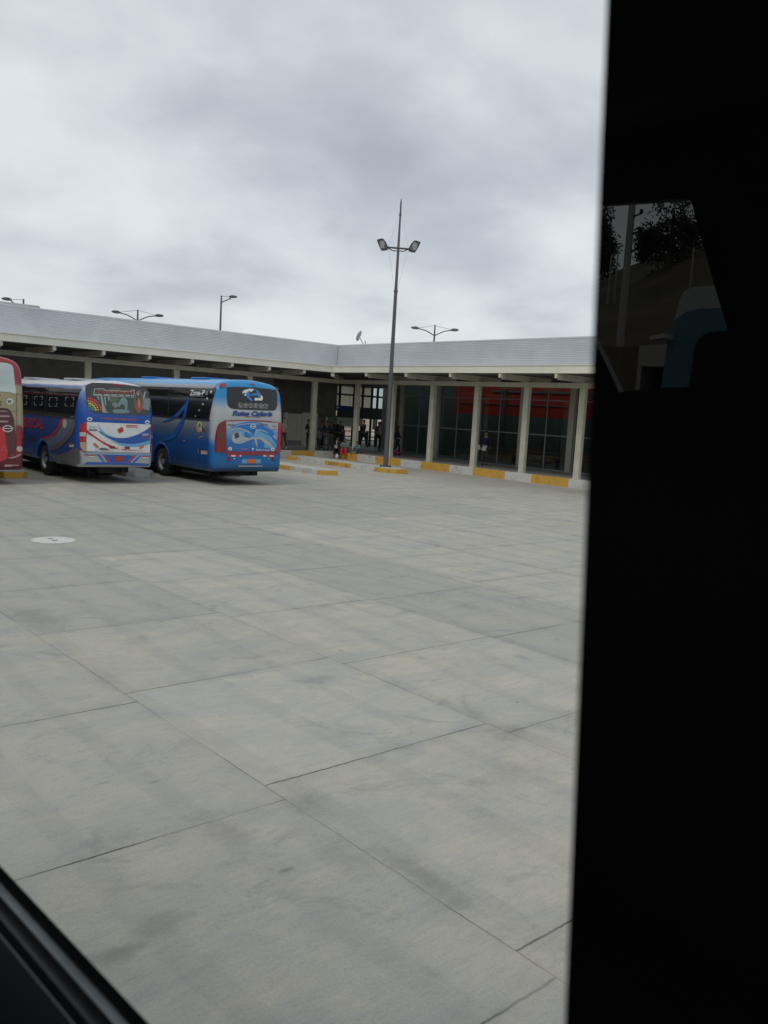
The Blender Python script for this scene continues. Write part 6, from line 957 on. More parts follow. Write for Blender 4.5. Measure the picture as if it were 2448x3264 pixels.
    def wheels(s, ys, wr):
        first = None
        for yy in ys:
            for side in (0, 1):
                sg = 1 if side == 0 else -1; x = .05 if side == 0 else s.W-.05
                t = MB(); t.lathe([(0, wr*.56), (.0, wr*.9), (.03*sg, wr*.985), (.08*sg, wr), (.22*sg, wr), (.27*sg, wr*.97), (.28*sg, wr*.56)], 'x', 40, caps=False)
                t.lathe([(.30*sg, wr*.5), (.30*sg, wr*.97), (.34*sg, wr), (.52*sg, wr), (.55*sg, wr*.96), (.55*sg, wr*.5)], 'x', 32)
                wl = t.done('wheel', 'rubber', s.root, smooth=True, loc=(x, yy, wr)); wl.modifiers.new('es', 'EDGE_SPLIT').split_angle = R(40)
                r = MB(); r.lathe([(-.004*sg, wr*.60), (.012*sg, wr*.57), (.02*sg, wr*.53), (.14*sg, wr*.44), (.15*sg, wr*.30), (.10*sg, wr*.27), (.10*sg, wr*.22), (.02*sg, wr*.19), (.02*sg, .001)], 'x', 32, caps=False)
                rr = r.done('rim', 'rim', wl, smooth=True); rr.modifiers.new('es', 'EDGE_SPLIT').split_angle = R(40)
                h = MB()
                for i in range(10): a = 2*pi*i/10; h.tube((.02*sg, wr*.27*math.cos(a), wr*.27*math.sin(a)), (.13*sg, wr*.27*math.cos(a), wr*.27*math.sin(a)), .016, n=6)
                for i in range(8): a = 2*pi*(i+.5)/8; h.tube((.085*sg, wr*.39*math.cos(a), wr*.39*math.sin(a)), (.11*sg, wr*.39*math.cos(a), wr*.39*math.sin(a)), .032, n=8)
                h.done('hub_nut', 'underbody', wl)
    # map flat outlines onto the skin of the bus
    def skin(s, name, tris_bm, kind, m, layer, solid, parent=None):
        bm = tris_bm
        xs = [v.co.x for v in bm.verts]; ys = [v.co.y for v in bm.verts]
        for ax, lo, hi in ((0, min(xs), max(xs)), (1, min(ys), max(ys))):
            q = math.floor(lo/.1)*.1+.1
            while q < hi:
                g = bm.verts[:]+bm.edges[:]+bm.faces[:]
                co = (q, 0, 0) if ax == 0 else (0, q, 0); no = (1, 0, 0) if ax == 0 else (0, 1, 0)
                bmesh.ops.bisect_plane(bm, geom=g, plane_co=co, plane_no=no, dist=1e-5)
                q += .1
        off = .007+.0022*layer+(.013 if parent is not None and parent.name.startswith('engine_hatch') else 0)
        if solid:
            solid = max(solid, .006)
            r = bmesh.ops.extrude_face_region(bm, geom=bm.faces[:]); top = {v for v in r['geom'] if isinstance(v, bmesh.types.BMVert)}
        else: top = set(bm.verts)
        for v in bm.verts:
            a, b = v.co.x, v.co.y; o_ = off+(solid if v in top else -.004) if solid else off
            if kind == 'r': a = min(max(a, s.xc-s.hw(b)+.012), s.xc+s.hw(b)-.012); v.co = (a, s.rear(a, b)-o_, b)
            elif kind == 's': v.co = (s.xc-s.hw(b)-o_, a, b)
            else: v.co = (s.xc+s.hw(b)+o_, a, b)
        if kind in ('r', 's'):
            for f in bm.faces:
                f.normal_update(); n = f.normal
                if not solid and ((kind == 'r' and n.y > 0) or (kind == 's' and n.x > 0)): f.normal_flip()
        if solid: bmesh.ops.recalc_face_normals(bm, faces=bm.faces)
        me = bpy.data.meshes.new(name); bm.to_mesh(me); bm.free(); me.materials.append(MATS[m] if isinstance(m, str) else m)
        o = bpy.data.objects.new(name, me); COL.objects.link(o); o.parent = parent or s.root
        return o
    def poly(s, name, pts, kind, m, layer=1, solid=0, parent=None):
        bm = bmesh.new(); q = []
        for p in pts:
            if not q or (abs(p[0]-q[-1][0])+abs(p[1]-q[-1][1])) > 1e-4: q.append(p)
        if abs(q[0][0]-q[-1][0])+abs(q[0][1]-q[-1][1]) < 1e-4: q.pop()
        f = bm.faces.new([bm.verts.new((a, b, 0)) for a, b in q]); f.normal_update(); bmesh.ops.triangulate(bm, faces=[f])
        return s.skin(name, bm, kind, m, layer, solid, parent)
    def text(s, txt, key, kind, m, layer=1, parent=None, bold=.0, shear=0, name='lettering', box=None):
        p0, p1, pt = box or TEXT_AT[key]
        cu = bpy.data.curves.new('t', 'FONT'); cu.body = txt; cu.size = 1; cu.offset = bold; cu.shear = shear; cu.resolution_u = 3
        to = bpy.data.objects.new('t', cu); COL.objects.link(to); dgr = bpy.context.evaluated_depsgraph_get(); dgr.update()
        me = bpy.data.meshes.new_from_object(to.evaluated_get(dgr)); bpy.data.objects.remove(to)
        bm = bmesh.new(); bm.from_mesh(me); x0 = min(v.co.x for v in bm.verts); x1 = max(v.co.x for v in bm.verts); y1 = max(v.co.y for v in bm.verts)
        y0 = 0
        for v in bm.verts:
            fx = (v.co.x-x0)/(x1-x0); fy = (v.co.y-y0)/(y1-y0)
            v.co = (p0[0]+(p1[0]-p0[0])*fx, p0[1]+(p1[1]-p0[1])*fx+(pt[1]-p0[1])*fy, 0)
        bmesh.ops.triangulate(bm, faces=bm.faces[:])
        return s.skin(name, bm, kind, m, layer, 0, parent)
    def side_windows(s, wz):
        z0, z1, y0, y1, nb = wz
        for kind in ('s', 'o'):
            if kind == 's':
                pts = [(y0+.12, z1), (s.L-1.3, z1), (s.L-1.3, z0), (y0+.36, z0)]
            else: pts = [(y0+.4, z1), (s.L-1.3, z1), (s.L-1.3, z0), (y0+.4, z0)]
            wb = s.poly('side_window', pts, kind, 'blackglass', .5)
            for i in range(1, nb):
                yq = y0+1.5+(s.L-1.3-y0-1.5)*i/nb
                s.poly('window_divider', [(yq-.02, z0+.02), (yq+.02, z0+.02), (yq+.02, z1-.02), (yq-.02, z1-.02)], kind, 'rubber', 2, 0, wb)
            s.poly('window_trim', [(y0+.3, z0-.05), (s.L-1.3, z0-.05), (s.L-1.3, z0-.005), (y0+.3, z0-.005)], kind, 'darkgrey', 1, .01, wb)
            for yq in (.9, 4.6, 6.4): s.poly('panel_gap', [(yq, s.zb+.05), (yq+.012, s.zb+.05), (yq+.012, 1.15), (yq, 1.15)], kind, 'rubber', 1)
        s.poly('windscreen', [], 'r', 'blackglass') if 0 else None
        ws = MB(); zf = 1.5; 
        g = MB(); g.box(.12, s.W-.12, s.L+.001, s.L+.012, 1.35, 1.6)
        g.done('front_trim', 'darkgrey', s.root)
        rv = MB(); rv.box(s.xc-.45, s.xc+.45, 2.2, 3.3, s.H-.01, s.H+.045); rv.done('roof_hatch', {0: 'palepink', 1: 'palegrey', 2: 'midblue'}[s.k], s.root, bevel=.02)
        rv = MB(); rv.box(s.xc-.45, s.xc+.45, 6.1, 7.2, s.H-.01, s.H+.045); rv.done('roof_hatch', {0: 'palepink', 1: 'palegrey', 2: 'midblue'}[s.k], s.root, bevel=.02)
    def decals(s):
        par = {}
        for kind, name, m, layer, solid, parent, pts in DECALS[s.k]:
            if name == 'bumper' or (s.k == 0 and name == 'engine_hatch'): solid = 0
            if name == 'sticker' and s.k == 2 and kind == 'r' and not parent: layer += 6
            p = par.get(parent.split('#')[0]) if parent else None
            o = s.poly(name, pts, kind, m, layer, solid, p)
            if not parent: par[name] = o
        s.par = par
b1 = Bus(1, 9.2, 'blue coach with a waterfall picture on its rear window and a white engine hatch', 'paint_flowers', .5, (3.0, 7.2), .5, (1.96, 2.83, .1, 8, 5), .60)
b1.text('Suscal!', 'suscal_rear', 'r', 'pic_red', 9, b1.par['rear_window'], .02, .2)
b1.text('EN NADIE LL CONFIO TERMINAL MUNDO', 'redline', 'r', 'pinkred', 3, None, .03)
b1.text('GD', 'gd', 'r', 'white', 6, b1.par['engine_hatch'], .03, .4); b1.text('FB SERVI', 'fb', 'r', 'redpaint', 6, b1.par['engine_hatch'], .02)
b1.text('SUSCAL', 'suscal', 's', mat('sidered', (.45, .03, .05), .4), 3, None, .035)
b2 = Bus(2, 11.2, 'silver and blue coach with a black rear window and a painted blue swirl hatch', 'paint_silver', .45, (3.65, 8.6), .5, (2.10, 3.09, .05, 8, 5), .60)
b2.text('CAÑARI', 'canari', 'r', mat('logotext', (.1, .3, .55), .4), 6, b2.par['rear_window'], .02)
b2.text('Rutas Cañaris', 'rutas', 'r', mat('scriptdark', (.03, .04, .10), .4), 3, None, .065, .35); b2.text('Rutas Cañaris', 'rutas', 'r', mat('scriptblue', (.035, .08, .32), .4), 5, None, .03, .35)
b2.text('Melyn & Sandy', 'melyn', 'r', 'white2', 11, b2.par['engine_hatch'], .012, .4)
b2.text('Zona-P', 'zona', 's', 'white', 6, None, .03, .1)
b0 = Bus(0, 11.5, 'red and cream coach at the left edge with a round speed sticker on its tail', 'paint_cream', .42, (3.5, 8.6), .5, (2.15, 3.1, .05, 8, 5), .60)
b0.text('90', 'ninety', 'r', 'darkgrey', 6, b0.par['speed_sticker'], .03)
for o in list(COL.objects):
    if o.name.startswith('speed_sticker') and o.parent is None: o.parent = b0.root
# ------------------------------------------------------------------ people
def skin_mesh(name, verts, edges, m, parent, sub=1):
    """verts: list of (x,y,z,rx,ry); edges: index pairs; grown with a skin modifier"""
    bm = bmesh.new(); L = bm.verts.layers.skin.verify(); vs = [bm.verts.new(v[:3]) for v in verts]
    for a, b in edges: bm.edges.new((vs[a], vs[b]))
    for v, d in zip(vs, verts): v[L].radius = (d[3], d[4])
    vs[0][L].use_root = True
    me = bpy.data.meshes.new(name); bm.to_mesh(me); bm.free(); me.materials.append(MATS[m] if isinstance(m, str) else m)
    o = bpy.data.objects.new(name, me); COL.objects.link(o); o.parent = parent
    sk = o.modifiers.new('skin', 'SKIN'); sk.use_smooth_shade = True; sk.branch_smoothing = .4
    o.modifiers.new('sub', 'SUBSURF').levels = sub; o.modifiers['sub'].render_levels = sub
    return o
def V3(*a): return Vector(a)
def person(label, loc, face, pose, skin, top, legs, hair, shoes=(.02, .02, .02), scale=1.0, long_hair=False, hat=None, sleeves=True, skirt=False):
    """face: compass angle (radians) the figure looks along; pose: dict of joint positions (local x = right, y = ahead)"""
    root = thing('person', label, 'person', loc, face-pi/2, 'people waiting and walking at the terminal'); root.scale = (scale,)*3
    J = dict(pel=(0, 0, .92), spine=(0, .0, 1.10), chest=(0, .0, 1.32), neck=(0, .0, 1.46), chin=(0, .02, 1.53), head=(0, .025, 1.61), crown=(0, .0, 1.69),
             shR=(.17, 0, 1.40), elR=(.22, -.02, 1.13), haR=(.22, .08, .90), shL=(-.17, 0, 1.40), elL=(-.22, -.02, 1.13), haL=(-.22, .08, .90),
             hiR=(.09, 0, .88), knR=(.10, .02, .48), anR=(.10, -.02, .08), toR=(.11, .16, .03), hiL=(-.09, 0, .88), knL=(-.10, .02, .48), anL=(-.10, -.02, .08), toL=(-.11, .16, .03))
    J.update(pose); P = {k: Vector(v) for k, v in J.items()}
    sm = mat('skin_%d' % int(skin*100), (skin, skin*.62, skin*.45), .6)
    # body
    V = []; E = []; idx = {}
    def add(k, p, r, r2=None, link=None):
        idx[k] = len(V); V.append((*p, r, r2 or r))
        if link is not None: E.append((idx[link], idx[k]))
    add('pel', P['pel'], .12, .09); add('spine', P['spine'], .115, .085, 'pel'); add('chest', P['chest'], .13, .095, 'spine'); add('neck', P['neck'], .05, .05, 'chest')
    add('chin', P['chin'], .062, .065, 'neck'); add('head', P['head'], .078, .09, 'chin'); add('crown', P['crown'], .05, .06, 'head')
    d = (P['head']-P['neck']).normalized(); ah = P['chin']+V3(0, .085, .035)
    add('nose', P['head']+V3(0, .095, -.02), .012, .012, 'head'); add('earR', P['head']+V3(.083, -.005, -.01), .012, .018, 'head'); add('earL', P['head']+V3(-.083, -.005, -.01), .012, .018, 'head')
    for s in 'RL':
        sx = 1 if s == 'R' else -1
        add('sh'+s, P['sh'+s], .052, .052, 'chest'); add('el'+s, P['el'+s], .038, .038, 'sh'+s); add('ha'+s, P['ha'+s], .026, .026, 'el'+s)
        dv = (P['ha'+s]-P['el'+s]).normalized(); side = Vector((0, 1, 0)) if abs(dv.y) < .8 else Vector((0, 0, 1)); side = (side-dv*side.dot(dv)).normalized(); inn = dv.cross(side)*sx
        add('palm'+s, P['ha'+s]+dv*.06, .024, .034, 'ha'+s)
        for i, (of, ln_) in enumerate(((-.028, .060), (-.010, .075), (.010, .080), (.028, .070))):
            k = P['ha'+s]+dv*.085+side*of; add('f%s%d' % (s, i), k, .0085, .0085, 'palm'+s); add('g%s%d' % (s, i), k+dv*ln_*.75+inn*.02, .007, .007, 'f%s%d' % (s, i))
        add('th'+s, P['ha'+s]+dv*.05+side*.05, .009, .009, 'palm'+s); add('tt'+s, P['ha'+s]+dv*.09+side*.062+inn*.01, .008, .008, 'th'+s)
        add('hi'+s, P['hi'+s], .085, .085, 'pel'); add('kn'+s, P['kn'+s], .052, .052, 'hi'+s); add('an'+s, P['an'+s], .03, .03, 'kn'+s); add('to'+s, P['an'+s].lerp(P['to'+s], .7), .018, .014, 'an'+s)
    body = skin_mesh('body', V, E, sm, root)
    def mk(name, seq, m, sub=1):
        V2 = []; E2 = []; ix = {}
        for k, p, r, r2, ln_ in seq:
            ix[k] = len(V2); V2.append((*p, r, r2))
            if ln_: E2.append((ix[ln_], ix[k]))
        return skin_mesh(name, V2, E2, m, root, sub)
    tm = mat('cloth_%d_%d_%d' % tuple(int(c*200) for c in top), top, .85, noise=.15, nscale=6); lm = mat('cloth_%d_%d_%d' % tuple(int(c*200) for c in legs), legs, .85, noise=.15, nscale=6)
    seq = [('s', P['pel']+V3(0, 0, .0), .15, .118, None), ('c0', P['spine'], .148, .115, 's'), ('c', P['chest'], .165, .125, 'c0'), ('n', P['chest'].lerp(P['neck'], .62), .08, .075, 'c')]
    for s in 'RL':
        seq += [('a'+s, P['sh'+s], .075, .075, 'c'), ('e'+s, P['el'+s] if sleeves else P['sh'+s].lerp(P['el'+s], .8), .058, .058, 'a'+s)]
        if sleeves: seq += [('w'+s, P['el'+s].lerp(P['ha'+s], .9), .045, .045, 'e'+s)]
    mk('jacket' if sleeves else 'shirt', seq, tm)
    seq = [('p', P['pel']-V3(0, 0, .02), .142, .112, None)]
    for s in 'RL': seq += [('h'+s, P['hi'+s]-V3(0, 0, .03), .10, .105, 'p'), ('k'+s, P['kn'+s], .068, .070, 'h'+s), ('a'+s, P['kn'+s].lerp(P['an'+s], .92), .056, .058, 'k'+s)]
    mk('trousers', seq, lm)
    hm_ = mat('cloth_%d_%d_%d' % tuple(int(c*200) for c in shoes), shoes, .6)
    for s in 'RL':
        a, b = P['an'+s]-V3(0, .04, .03), P['to'+s]; mk('shoe', [('a', a, .048, .045, None), ('b', a.lerp(b, .6), .05, .04, 'a'), ('c', b, .042, .032, 'b')], hm_)
    hr = mat('cloth_%d_%d_%d' % tuple(int(c*200) for c in (hat or hair)), hat or hair, .8)
    h0 = P['head']; seq = [('a', h0+V3(0, -.035, .0), .098, .088, None), ('b', h0+V3(0, -.02, .06), .098, .104, 'a'), ('c0', P['crown']+V3(0, -.01, .02), .07, .085, 'b')]
    if long_hair: seq += [('c', P['neck']+V3(0, -.08, .0), .06, .045, 'a'), ('d', P['chest']+V3(0, -.12, -.02), .035, .03, 'c')]
    mk('cap' if hat else 'hair', seq, hr)
    for sx in (-.03, .03): 
        e = MB(); e.lathe([(-.006, .009), (.002, .009)], 'y', 8, tuple(h0+V3(sx, .088, .006))); e.done('eye', 'darkgrey', body)
    e = MB(); e.box(-.025, .025, -.004, .002, -.004, .004); 
    for v in e.bm.verts: v.co += h0+V3(0, .088, -.055)
    e.done('mouth', mat('lip', (.25, .07, .06), .5), body)
    return root
stand = {}
walk = dict(knR=(.10, .16, .50), anR=(.10, .20, .10), toR=(.11, .37, .07), knL=(-.10, -.04, .49), anL=(-.10, -.32, .16), toL=(-.10, -.18, .04), elR=(.22, -.13, 1.15), haR=(.21, -.12, .90), elL=(-.22, .06, 1.14), haL=(-.21, .24, .98))
lean = dict(neck=(0, .05, 1.45), chin=(0, .09, 1.51), head=(0, .10, 1.58), crown=(0, .09, 1.66), elR=(.23, .02, 1.14), haR=(.10, .22, 1.10), elL=(-.23, .02, 1.14), haL=(-.10, .22, 1.06))
sit = dict(pel=(0, 0, .10), spine=(0, .03, .30), chest=(0, .08, .50), neck=(0, .14, .63), chin=(0, .19, .68), head=(0, .20, .76), crown=(0, .18, .84), shR=(.17, .1, .58), elR=(.24, .22, .36), haR=(.08, .42, .40), shL=(-.17, .1, .58), elL=(-.24, .22, .36), haL=(-.06, .42, .42),
           hiR=(.09, .05, .09), knR=(.14, .42, .28), anR=(.12, .48, -.24), toR=(.13, .64, -.31), hiL=(-.09, .05, .09), knL=(-.14, .42, .28), anL=(-.12, .48, -.24), toL=(-.13, .64, -.31))
sitl = dict(sit); sitl.update(anR=(.12, .45, .02), toR=(.13, .62, -.0), anL=(-.12, .45, .02), toL=(-.13, .62, .0), knR=(.13, .38, .38), knL=(-.13, .38, .38))
S_ = PZ
person('person in a pale pink shirt and dark jeans walking behind the silver and blue bus', (26.75, 39.25, S_-.1+.1), R(215), dict(walk, haR=(.2, -.05, .92)), .40, (.42, .30, .29), (.05, .065, .085), (.02, .02, .02), (.6, .6, .6), 1.0, hat=(.3, .05, .05), sleeves=False)
person('person in dark clothes with long hair beside the column nearest the cream door panels', (29.25, 40.3, S_), R(200), lean, .3, (.035, .03, .045), (.04, .03, .05), (.015, .012, .012), long_hair=True)
person('child in a lilac jacket low down beside the dark haired woman', (29.75, 40.0, S_), R(190), dict(), .35, (.22, .17, .33), (.05, .05, .07), (.02, .015, .015), scale=.68, long_hair=True)
person('person with a grey top standing behind the group left of the blue sign', (31.0, 41.4, S_), R(170), stand, .3, (.12, .13, .15), (.02, .02, .025), (.01, .01, .01), scale=.95)
person('person in a dark jacket and loose grey trousers under the arrow of the blue sign', (30.05, 39.7, S_), R(225), dict(lean), .28, (.03, .04, .05), (.13, .14, .15), (.01, .01, .01), scale=1.0)
person('person in grey work trousers just right of the one in the dark jacket', (30.55, 39.95, S_), R(240), stand, .3, (.03, .035, .04), (.12, .13, .14), (.015, .012, .01), scale=.94)
person('person all in black standing in shade left of the corner column', (31.9, 41.3, S_), R(220), stand, .25, (.02, .022, .028), (.015, .017, .02), (.01, .01, .01), scale=1.04)
person('person in a navy coat half hidden by the corner column', (33.0, 42.2, S_), R(250), stand, .28, (.02, .03, .05), (.02, .02, .03), (.01, .01, .01), scale=.97)
person('person striding through the bright gateway seen as a dark shape', (35.75, 43.3, S_), R(0), dict(walk), .25, (.015, .015, .02), (.015, .015, .02), (.01, .01, .01), scale=1.05)
person('person in a dark red jacket right of the bright gateway', (37.3, 43.6, S_), R(230), stand, .3, (.16, .025, .03), (.03, .03, .04), (.01, .01, .01))
person('person in a white shirt and black trousers standing left of the floodlight pole', (33.9, 39.5, S_), R(320), stand, .25, (.30, .31, .33), (.015, .015, .02), (.01, .01, .01), scale=1.04, sleeves=True)
wm = person('person in dark clothes walking right of the floodlight pole with a magenta bag', (32.3, 36.1, S_), R(310), dict(walk), .28, (.02, .02, .025), (.02, .018, .025), (.01, .01, .01), scale=.95, long_hair=True)
bp = person('person in a dark blue jacket holding white papers before the glass front', (31.9, 29.05, S_), R(215), dict(elR=(.24, .02, 1.12), haR=(.12, .24, .98), elL=(-.24, .0, 1.12), haL=(-.24, .12, .90)), .30, (.012, .02, .075), (.07, .06, .05), (.015, .012, .01), scale=1.0)
person('person in black with a white strap crouching at the end of the kerb', (29.55, 37.95, S_), R(225), sit, .3, (.03, .02, .035), (.015, .015, .02), (.01, .01, .012), scale=.98, long_hair=True)
person('person in a bright red poncho and trousers sitting on the yellow kerb', (29.6, 37.35, S_), R(220), sit, .32, (.20, .26, .27), (.62, .03, .05), (.012, .01, .01), scale=.92)
person('person in a teal shawl sitting against the corner column', (29.95, 36.95-.35, S_), R(190), dict(sitl, anR=(.2, .4, .0), anL=(-.1, .4, .0)), .3, (.07, .26, .25), (.12, .14, .15), (.01, .01, .012), scale=.8)
# what they carry
pp = MB(); pp.box(-.11, .11, -.003, .003, -.15, .15); o = tag(pp.done('paper_sheet', 'white'), 'white paper sheet held by the person in the dark blue jacket', 'paper'); o.location = (31.72, 28.98, 1.22); o.rotation_euler = (R(25), R(12), R(-50))
pp = MB(); pp.box(-.06, .06, -.012, .012, -.12, .12); o = tag(pp.done('folded_paper', 'white'), 'narrow folded white paper in the other hand of the person in the dark blue jacket', 'paper'); o.location = (31.72, 29.32, 1.24); o.rotation_euler = (R(15), R(-12), R(-50))
bg_ = thing('hand_bag', 'magenta hand bag low beside the walking person in dark clothes', 'bag', (32.0, 35.7, S_))
MB().lathe([(0, .13), (.05, .19), (.2, .18), (.3, .10)], 'z', 14).done('bag_body', mat('magenta', (.25, .02, .12), .7), bg_, smooth=True); MB().path([(-.1, 0, .28), (-.06, 0, .42), (.06, 0, .42), (.1, 0, .28)], .012).done('handle', 'darkgrey', bg_)
st = thing('shoulder_bag', 'pale bundle with a white strap on the lap of the crouching person in black', 'bag', (29.25, 37.72, .56))
MB().lathe([(0, .08), (.05, .12), (.16, .10), (.2, .05)], 'z', 12).done('bundle', 'pale', st, smooth=True); MB().path([(0, 0, .15), (.12, .12, .38), (.2, .2, .5)], .022).done('strap', 'white', st)
sb = thing('plastic_bag', 'white plastic bag on the kerb beside the person in red', 'bag', (29.28, 37.62, .0))
MB().lathe([(0, .09), (.08, .13), (.2, .10), (.27, .03)], 'z', 12).done('bag_body', 'white2', sb, smooth=True)
# ------------------------------------------------------------------ the vehicle we sit in
TH = R(93.7304); tt = Vector((math.cos(TH), math.sin(TH), 0)); nn_ = Vector((tt.y, -tt.x, 0)); DW = .18
CB = thing('bus_cabin', 'dark bus interior with a black window pillar and sill framing the view', 'vehicle', (0, 0, 1.2))
def L3(n, t, z): return nn_*n + tt*t + Vector((0, 0, z-1.2))        # cabin frame: n outward through the window, t along the vehicle
def cab(polys, name, m, parent=None, **k):
    """polys: list of (polygon in (t,z), n0, n1) slabs"""
    b = MB()
    for poly_, n0, n1 in polys:
        A = [b.bm.verts.new(L3(n0, t, z)) for t, z in poly_]; B_ = [b.bm.verts.new(L3(n1, t, z)) for t, z in poly_]
        q = len(A); b.bm.faces.new(A); b.bm.faces.new(B_[::-1])
        for i in range(q): b.bm.faces.new((A[i], A[(i+1)%q], B_[(i+1)%q], B_[i]))
    return b.done(name, m, parent or CB, **k)
sill = H-1.484*DW
# edge of the pillar leans slightly: t = .6530*D at z/n=.5420, .5836*D at -.8344
def edge_t(zn): return DW*(.5836+(.6530-.5836)*(zn+.8344)/(.5420+.8344))
zt_, zb_ = 1.6, -1.484
pil = [(edge_t(zt_), H+zt_*DW), (edge_t(zb_), H+zb_*DW), (-1.3, H+zb_*DW), (-1.3, H+zt_*DW)]
cab([(pil, DW, DW+.006)], 'window_pillar', mat('pillar_gloss', (.03, .03, .034), .0, 0, .95))
cab([([(edge_t(zt_)+.0022, H+zt_*DW), (edge_t(zb_)+.0022, H+zb_*DW), (edge_t(zb_)-.004, H+zb_*DW), (edge_t(zt_)-.004, H+zt_*DW)], DW+.008, DW+.016)], 'window_seal', mat('seal_grey', (.05, .05, .048), .6))
# wall panels around the opening
top = H+1.6*DW
cab([([(-1.3, .9), (-1.3, sill-.13), (3.0, sill-.13), (3.0, .9)], DW+.001, DW+.05), ([(-1.3, top), (-1.3, 3.4), (3.0, 3.4), (3.0, top)], DW, DW+.05), ([(1.6, sill), (1.6, top), (3.0, top), (3.0, sill)], DW, DW+.05), ([(-1.3, sill), (-1.3, top), (-.9, top), (-.9, sill)], DW+.02, DW+.05)], 'side_panel', 'cabin')
# sill profile: outer dark edge, pale channel, black inner lip, thin bright bead, inner trim
def strip(prof, name, m):
    b = MB(); A = [b.bm.verts.new(L3(n, -1.3, H-h)) for n, h in prof]; B_ = [b.bm.verts.new(L3(n, 3.0, H-h)) for n, h in prof]
    q = len(A); b.bm.faces.new(A); b.bm.faces.new(B_[::-1])
    for i in range(q): b.bm.faces.new((A[i], A[(i+1)%q], B_[(i+1)%q], B_[i]))
    return b.done(name, m, CB)
strip([(DW, 1.484*DW), (DW-.002, 1.482*(DW-.002)+.0005), (DW-.004, 1.539*(DW-.004)), (DW-.004, .38), (DW, .38)], 'window_gasket', 'gasket')
strip([(DW-.0042, 1.540*(DW-.0042)), (DW-.009, 1.584*(DW-.009)), (DW-.009, .34), (DW-.0042, .34)], 'sill_channel', 'alu_strip')
strip([(DW-.0092, 1.588*(DW-.0092)), (DW-.020, 1.66*(DW-.020)), (DW-.024, 1.712*(DW-.024)), (DW-.024, .36), (DW-.0092, .36)], 'sill_trim', 'black_trim')
strip([(DW-.0242, 1.712*(DW-.0242)), (DW-.0250, 1.7205*(DW-.0250)), (DW-.0250, .38), (DW-.0242, .38)], 'sill_bead', mat('bead', (.07, .075, .07), .4))
strip([(DW-.0252, 1.724*(DW-.0252)), (DW-.06, 2.3*(DW-.06)), (DW-.06, .8), (DW-.0252, .8)], 'sill_trim', 'black_trim')
# shell: floor, roof, end walls and the far side with its window opening
nf = 2*DW-2.2
# rest of our vehicle's body: long sides, tail, underside and wheels
cab([([(-7.5, .45), (-1.365, .45), (-1.365, 3.45), (-7.5, 3.45)], nf-.1, DW+.05), ([(3.065, .45), (3.9, .45), (3.9, 3.3), (3.065, 3.45)], nf-.1, DW+.05), ([(-1.36, .45), (3.06, .45), (3.06, 1.14), (-1.36, 1.14)], nf-.1, DW+.05)], 'body_panel', mat('own_paint', (.10, .11, .12), .4, noise=.1))
for tw in (-4.6, 2.2):
    for nw in (DW-.28, nf-.05):
        b = MB(); b.tube(L3(nw, tw, .48), L3(nw+.3, tw, .48), .48, .48, 28); b.done('wheel', 'rubber', CB)
cab([([(-1.3, 1.15), (3.0, 1.15), (3.0, 1.2), (-1.3, 1.2)], nf-.1, DW+.05)], 'floor', 'cabin')
cab([([(-1.3, 3.4), (3.0, 3.4), (3.0, 3.46), (-1.3, 3.46)], nf-.1, DW+.05)], 'ceiling', 'cabin')
cab([([(-1.36, 1.15), (-1.3, 1.15), (-1.3, 3.46), (-1.36, 3.46)], nf-.1, DW+.05), ([(3.0, 1.15), (3.06, 1.15), (3.06, 3.46), (3.0, 3.46)], nf-.1, DW+.05)], 'end_wall', 'cabin')
opening = [(1.47, 3.235), (1.13, 3.212), (1.11, 3.16), (1.04, 2.98), (.99, 2.86), (.93, 2.72), (1.08, 2.72), (1.19, 2.713), (1.29, 2.70), (1.34, 2.78), (1.38, 2.84), (1.47, 2.95)]
b = MB(); outer = [(3.0, 3.4), (-1.3, 3.4), (-1.3, 1.2), (3.0, 1.2)]
# wall with hole: fan quads from the opening to the outer rectangle
def outer_at(p):
    cx_, cz_ = 1.2, 2.97; dx, dz = p[0]-cx_, p[1]-cz_; k = min(((3.0-cx_) if dx > 0 else (-1.3-cx_))/dx if abs(dx) > 1e-6 else 9e9, ((3.4-cz_) if dz > 0 else (1.2-cz_))/dz if abs(dz) > 1e-6 else 9e9); return (cx_+dx*k, cz_+dz*k)
ring_ = []
q = len(opening)
cor = []
for i, p in enumerate(opening):
    p2 = opening[(i+1) % q]; a, c = outer_at(p), outer_at(p2)
    mid_ = [o_ for o_ in outer if (abs(a[0]-c[0]) > 1e-3 and abs(a[1]-c[1]) > 1e-3) and ((abs(o_[0]-a[0]) < 1e-3 and abs(o_[1]-c[1]) < 1e-3) or (abs(o_[0]-c[0]) < 1e-3 and abs(o_[1]-a[1]) < 1e-3))]
    cor.append([p, p2, c]+mid_+[a])
for pl in cor:
    for n0, n1 in ((nf, nf-.03),):
        A = [b.bm.verts.new(L3(n0, t, z)) for t, z in pl]; B_ = [b.bm.verts.new(L3(n1, t, z)) for t, z in pl]
        b.bm.faces.new(A); b.bm.faces.new(B_[::-1]); b.bm.faces.new((A[0], A[1], B_[1], B_[0]))
b.done('far_wall', 'cabin', CB)

# ------------------------------------------------------------------ the other side of the road (seen dimly mirrored in the pillar)
def W3(nv, t, z): return nn_*(2*DW-nv) + tt*t + Vector((0, 0, z))
def slab(poly_, nv, depth, name, m, parent=None):
    b = MB(); b.prism([W3(nv, t, z) for t, z in poly_], -nn_*depth, (0, 0, 0)); return b.done(name, m, parent)
